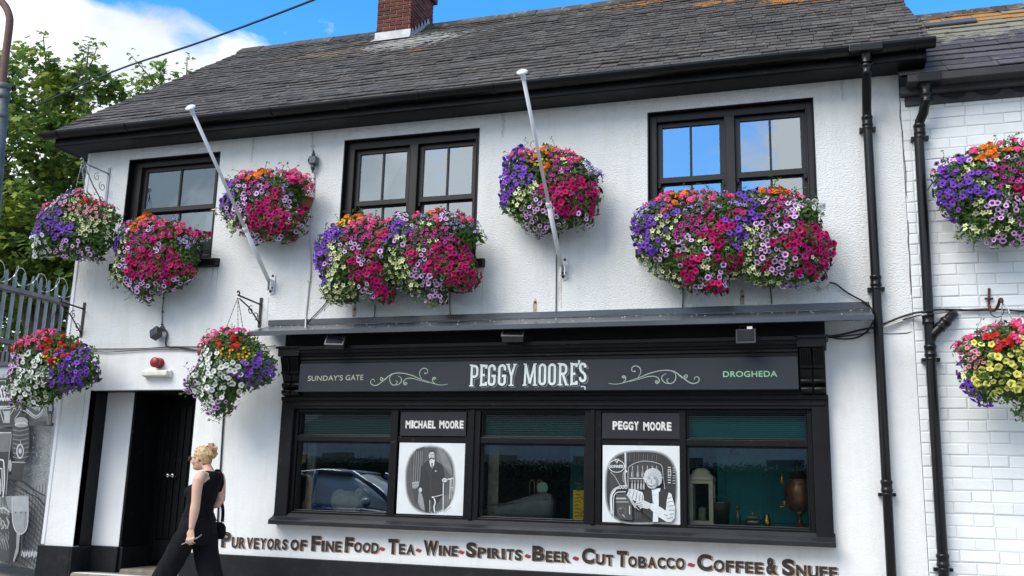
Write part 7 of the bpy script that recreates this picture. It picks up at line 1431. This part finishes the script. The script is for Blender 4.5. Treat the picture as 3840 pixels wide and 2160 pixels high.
mb = MB(); st = smooth([L3(.035,.20,.85),L3(.034,.197,.95),L3(.026,.170,1.05),L3(.032,.145,1.14),L3(.042,.128,1.22),L3(.036,.117,1.28),L3(.0,.11,1.316),L3(-.05,.115,1.288),L3(-.10,.13,1.2),L3(-.13,.17,1.10),L3(-.10,.21,.95),L3(-.05,.215,.85)],5); mb.ribbon(st, .030, (.35,-.75,.1)); s2 = MB(); s2.ribbon(st, .030, (.35,-.75,.1), 0, -.003); mb.add(s2.v, [f[::-1] for f in s2.f]); obj('strap', mb, CLOTH, bag)
mb = MB(); c = L3(.038,.203,.875); mb.obox(c, (.018,.006,0), (.001,-.002,0), (0,0,.003)); mb.obox(c+Vector((0,0,-.02)), (.018,.006,0), (.001,-.002,0), (0,0,.003)); mb.tube([c+Vector((0,0,-.02)),c+Vector((0,0,-.045))], .007, 6); obj('buckle', mb, CHROME, bag)

# she walks close to the wall: bring the whole figure there, at the size the photograph gives her
NY, KS = -.85, 1.084; NX = PX0+(at(560+565*.3865, 1900, NY).x-PX0)
def rescale(p):
    z = p.z; zt = 1.25+(.35-1.25)*KS
    z = 1.25+(z-1.25)*KS if z > .35 else -.03+(z+.03)*(zt+.03)/.38
    return Vector((NX+(p.x-PX0)*KS, NY+(p.y-PY0)*KS, z))
for root in (per, ph, bag):
    old = Vector(root.location); new = rescale(old) if root is not per else Vector((NX,NY,-.03))
    for ch in root.children:
        for v in ch.data.vertices: v.co = rescale(v.co)
        ch.location = -new
    root.location = new
# ------------------------------------------------------------------ trees behind the fence
def leaf_mat(name, col): return mat(name, col, rough=.5, spec=.3, isl=.4, trans=.45)
LEAF1 = leaf_mat('sycamore_leaf', (.135,.215,.04)); LEAF2 = leaf_mat('sycamore_leaf_bright', (.29,.35,.052)); BARK = mat('grey_brown_bark', (.10,.08,.06), rough=.9, var=.3, vscale=10, bump=.5, bscale=20)
LEAFSH = [(0,-.15),(.16,-.42),(.42,-.36),(.36,-.06),(.62,.16),(.30,.26),(.24,.5),(0,.74),(-.24,.5),(-.30,.26),(-.62,.16),(-.36,-.06),(-.42,-.36),(-.16,-.42)]
def tree(label, outline, Y, thick, n, base, seed, size, tips, sparse=0.0):
    rnd = random.Random(seed); poly = [at(x*KX,y*KX,Y) for x,y in outline]; P2 = [(p.x,p.z) for p in poly]
    t = thing('sycamore_tree', label, 'tree', (base[0],base[1],0)); mb = MB(); trunk = MB(); B = Vector((base[0],base[1],-.1))
    ends = [at(x*KX,y*KX,Y)+Vector((0,rnd.uniform(-.6,.6)*thick,0)) for x,y in tips]
    forks = [B.lerp(Vector((sum(e.x for e in ends)/len(ends),Y,ends[0].z)), .38)]
    trunk.tube([B, B.lerp(forks[0],.5)+Vector((.08,0,0)), forks[0]], [.20,.16,.13], 10); limbs = []
    for e in ends:
        mid = forks[0].lerp(e,.45)+Vector((rnd.gauss(0,.15),rnd.gauss(0,.3),.1)); pts = smooth([forks[0],mid,e],8); trunk.tube(pts, [.10*(1-.93*i/(len(pts)-1)) for i in range(len(pts))], 7); limbs += pts[4:]
        for k in range(5):                                   # side shoots rising off the limb
            s = pts[rnd.randrange(5,len(pts)-2)]; d = s+Vector((rnd.gauss(0,.45),rnd.gauss(0,.4),rnd.uniform(.3,.9))); trunk.tube([s, s.lerp(d,.5)+Vector((rnd.gauss(0,.08),0,0)), d], [.022,.014,.005], 5); limbs += [s.lerp(d,q) for q in (.3,.6,.8,1.0)]
    obj('trunk', trunk, BARK, t)
    x0 = min(p[0] for p in P2); x1 = max(p[0] for p in P2); z0 = min(p[1] for p in P2); z1 = max(p[1] for p in P2)
    cnt = 0; tries = 0
    while cnt < n and tries < n*30:
        tries += 1; x, z = rnd.uniform(x0,x1), rnd.uniform(z0,z1); ins, d, nn = edge_info((x,z), P2)
        if not ins: continue
        y = Y+rnd.uniform(-1,1)*thick*min(1,.35+d)
        g = noise.noise(Vector((x*1.35,y*1.1,z*1.5))+Vector((seed,0,0)))+.5*noise.noise(Vector((x*3.4,y*2.6,z*3.6)))
        if g < -.02+sparse-.5*max(0,(z0+2.2-z))/2.2: continue
        p = Vector((x,y,z)); k = rnd.choice((3,4,5)); 
        for _ in range(k):
            q = p+Vector((rnd.gauss(0,.09),rnd.gauss(0,.09),rnd.gauss(0,.05))); nrm = Vector((rnd.gauss(0,.5),rnd.gauss(-.35,.5),abs(rnd.gauss(.75,.35)))).normalized(); u = nrm.orthogonal(); u = (Matrix.Rotation(rnd.random()*6.28,3,nrm)@u).normalized(); w = nrm.cross(u); s = size*rnd.uniform(.65,1.25)
            mb.add([q+u*a*s+w*b*s-nrm*(abs(a)*.25+.1*b*b)*s for a, b in LEAFSH], [tuple(range(14))], 1 if (g > .33 and rnd.random() < .8) or rnd.random() < .12 else 0); cnt += 1
    for q in limbs:                                         # tufts along the shoots so that every tip carries leaves
        for _ in range(7):
            p = q+Vector((rnd.gauss(0,.08),rnd.gauss(0,.08),rnd.gauss(0,.06))); nrm = Vector((rnd.gauss(0,.4),rnd.gauss(-.3,.4),.8)).normalized(); u = nrm.orthogonal(); u = (Matrix.Rotation(rnd.random()*6.28,3,nrm)@u).normalized(); w = nrm.cross(u); s = size*rnd.uniform(.6,1.1)
            mb.add([p+u*a*s+w*b*s-nrm*abs(a)*.25*s for a, b in LEAFSH], [tuple(range(14))], 0 if rnd.random() < .7 else 1)
    obj('crown', mb, [LEAF1, LEAF2], t)
tree('tall leafy green tree behind the palisade fence at left', [(-160,330),(-60,250),(5,235),(45,172),(70,165),(105,195),(128,218),(150,205),(168,160),(200,148),(240,152),(268,205),(285,262),(270,300),(300,340),(300,440),(300,700),(260,760),(-160,780)], 5.0, 1.9, 22000, (-13.6,5.0), 4, .13, [(50,172),(195,140),(245,125),(285,175),(20,235),(-80,250),(140,200),(255,260)], .10)
tree('slender tree tips rising above the left slope of the pub roof', [(338,330),(348,215),(375,190),(395,205),(412,170),(440,168),(450,200),(462,235),(470,260),(450,300),(560,290),(560,420),(330,420)], 8.5, 1.0, 2600, (-14.2,8.5), 9, .12, [(360,200),(412,162),(440,195),(350,240),(510,170),(395,230)], -.12)
tree('shaded bushy tree low behind the fence close to the pub gable', [(-100,640),(40,540),(150,520),(260,560),(300,600),(300,900),(-100,940)], 7.6, 1.2, 9000, (-15.4,7.8), 14, .13, [(60,560),(180,540),(260,600),(0,600)], -.2)
# ------------------------------------------------------------------ across the street, seen only in the glass
def copy_leaves(mb, x0, x1, y0, y1, z0, z1, n, s, rnd):
    for _ in range(n):
        f = rnd.random(); x = rnd.uniform(x0,x1); z = rnd.uniform(z0,z1); y = y1+rnd.gauss(0,.05) if f < .7 else rnd.uniform(y0,y1); z = z if f < .7 else z1+rnd.gauss(0,.05)
        nrm = Vector((rnd.gauss(0,.6),1,rnd.gauss(.4,.6))).normalized(); u = nrm.orthogonal().normalized(); w = nrm.cross(u); q = Vector((x,y,z)); mb.add([q-u*s,q+w*s*.5,q+u*s,q-w*s*.5], [(0,1,2,3)])
hg = thing('hedge', 'clipped dark green hedge across the street', 'hedge', (-7,-14.8,0)); mb = MB(); mb.box(-17,3,-15.4,-14.35,-.1,1.75); obj('stems', mb, mat('hedge_inside', (.01,.014,.006), rough=.95), hg); mb = MB(); copy_leaves(mb, -17, 3, -15.4, -14.3, 0, 1.8, 30000, .035, random.Random(31)); obj('foliage', mb, mat('hedge_leaf', (.022,.036,.008), rough=.7, isl=.4), hg)
op = thing('opposite_building', 'grey rendered building across the street', 'building', (-6,-24,0)); mb = MB(); mb.box(-19,5,-30,-23,-.1,5.4); ow = obj('wall', mb, mat('grey_render', (.40,.36,.31), rough=.9, var=.15), op)
for k in range(7):
    for z in (.9,3.5): x = -17.6+k*3.2; mb = MB(); mb.box(x,x+1.2,-23.02,-22.97,z,z+1.4); obj('window', mb, mat('dark_window', (.03,.035,.04), rough=.15), op)
mb = MB(); mb.add([(-19.3,-22.7,5.4),(5.3,-22.7,5.4),(5.3,-30.3,5.4),(-19.3,-30.3,5.4),(-19.3,-26.5,7.2),(5.3,-26.5,7.2)], [(0,1,5,4),(2,3,4,5),(1,2,5),(3,0,4),(3,2,1,0)]); obj('roof', mb, mat('opposite_slate', (.08,.08,.085), rough=.8), op)
car = thing('parked_car', 'dark blue hatchback passing in the street, mirrored in the left shop window', 'car', (-7.2,-5.0,-.15)); CY = -5.0; cx = -7.2
PAINTC = mat('dark_blue_car_paint', (.05,.07,.14), rough=.2, coat=.8); CGL = mat('car_glass_sheen', (.60,.66,.66), rough=.05, spec=.9); TYRE = mat('tyre_rubber', (.015,.015,.015), rough=.8); ALLOY = mat('alloy', (.4,.4,.42), rough=.3, metal=.9)  # car glass paled: reflected daylight is put into its colour
prof = [(-2.0,.30),(-2.05,.55),(-1.98,.80),(-1.75,.92),(-1.3,.98),(.75,.96),(1.55,.86),(1.95,.70),(2.02,.45),(1.95,.25)]
mb = MB(); mb.loft([(Vector((cx+x,CY,-.15+(.22+h)/2)), Vector((0,.86 if abs(x) < 1.7 else .76,0)), Vector((0,0,(h-.2)/2))) for x, h in ((-2.08,.62),(-2.0,.86),(-1.6,.97),(-.6,.98),(.6,.96),(1.3,.90),(1.8,.78),(2.05,.58))], 20, 0, 5); obj('body', mb, PAINTC, car)
mb = MB(); mb.loft([(Vector((cx+x,CY,-.15+.9)), Vector((0,w,0)), Vector((0,0,h-.9))) for x, h, w in ((-1.75,.95,.70),(-1.45,1.22,.68),(-1.0,1.38,.64),(-.3,1.44,.62),(.3,1.38,.64),(.8,1.15,.68),(1.15,.93,.72))], 20, 0, 3.5); obj('window_glass', mb, CGL, car)
mb = MB(); mb.loft([(Vector((cx+x,CY,-.15+h-.02)), Vector((0,w,0)), Vector((0,0,.035))) for x, h, w in ((-1.5,1.24,.52),(-1.0,1.39,.56),(-.3,1.45,.56),(.25,1.405,.55))], 16, 0, 3)
for s in (-1,1):
    for pts in (((1.05,.98,.70),(.62,1.25,.67),(.28,1.40,.60)), ((-.35,.98,.74),(-.33,1.42,.62)), ((-1.7,.98,.72),(-1.4,1.26,.67),(-1.0,1.39,.61))): mb.tube([(cx+x,CY+s*w,-.15+h) for x,h,w in pts], .035, 8)
obj('roof_panel', mb, PAINTC, car)
for x in (-1.3,1.25):
    for s in (-1,1):
        mb = MB(); mb.lathe((cx+x,CY+s*.66,.16), [(.20,0),(.30,.01),(.315,.05),(.315,.15),(.30,.19),(.20,.20)], 22, axis=(0,s,0)); w_ = obj('wheel', mb, TYRE, car); mb = MB(); mb.lathe((cx+x,CY+s*.83,.16), [(.20,0),(.19,.03),(.05,.035),(.001,.04)], 16, axis=(0,s,0)); obj('rim', mb, ALLOY, w_)
for s in (-1,1): mb = MB(); mb.ell((cx+1.88,CY+s*.58,.47), .14, .16, .07); obj('headlight', mb, mat('headlight_glass', (.5,.52,.55), rough=.1), car); mb = MB(); mb.ell((cx+.72,CY+s*.95,.86), .07, .09, .06); obj('door_mirror', mb, PAINTC, car)

for ch in [o for o in bpy.data.objects if o.parent == car or (o.parent and o.parent.parent == car)]:
    for v in ch.data.vertices: v.co.z = -.15+(v.co.z+.15)*1.09
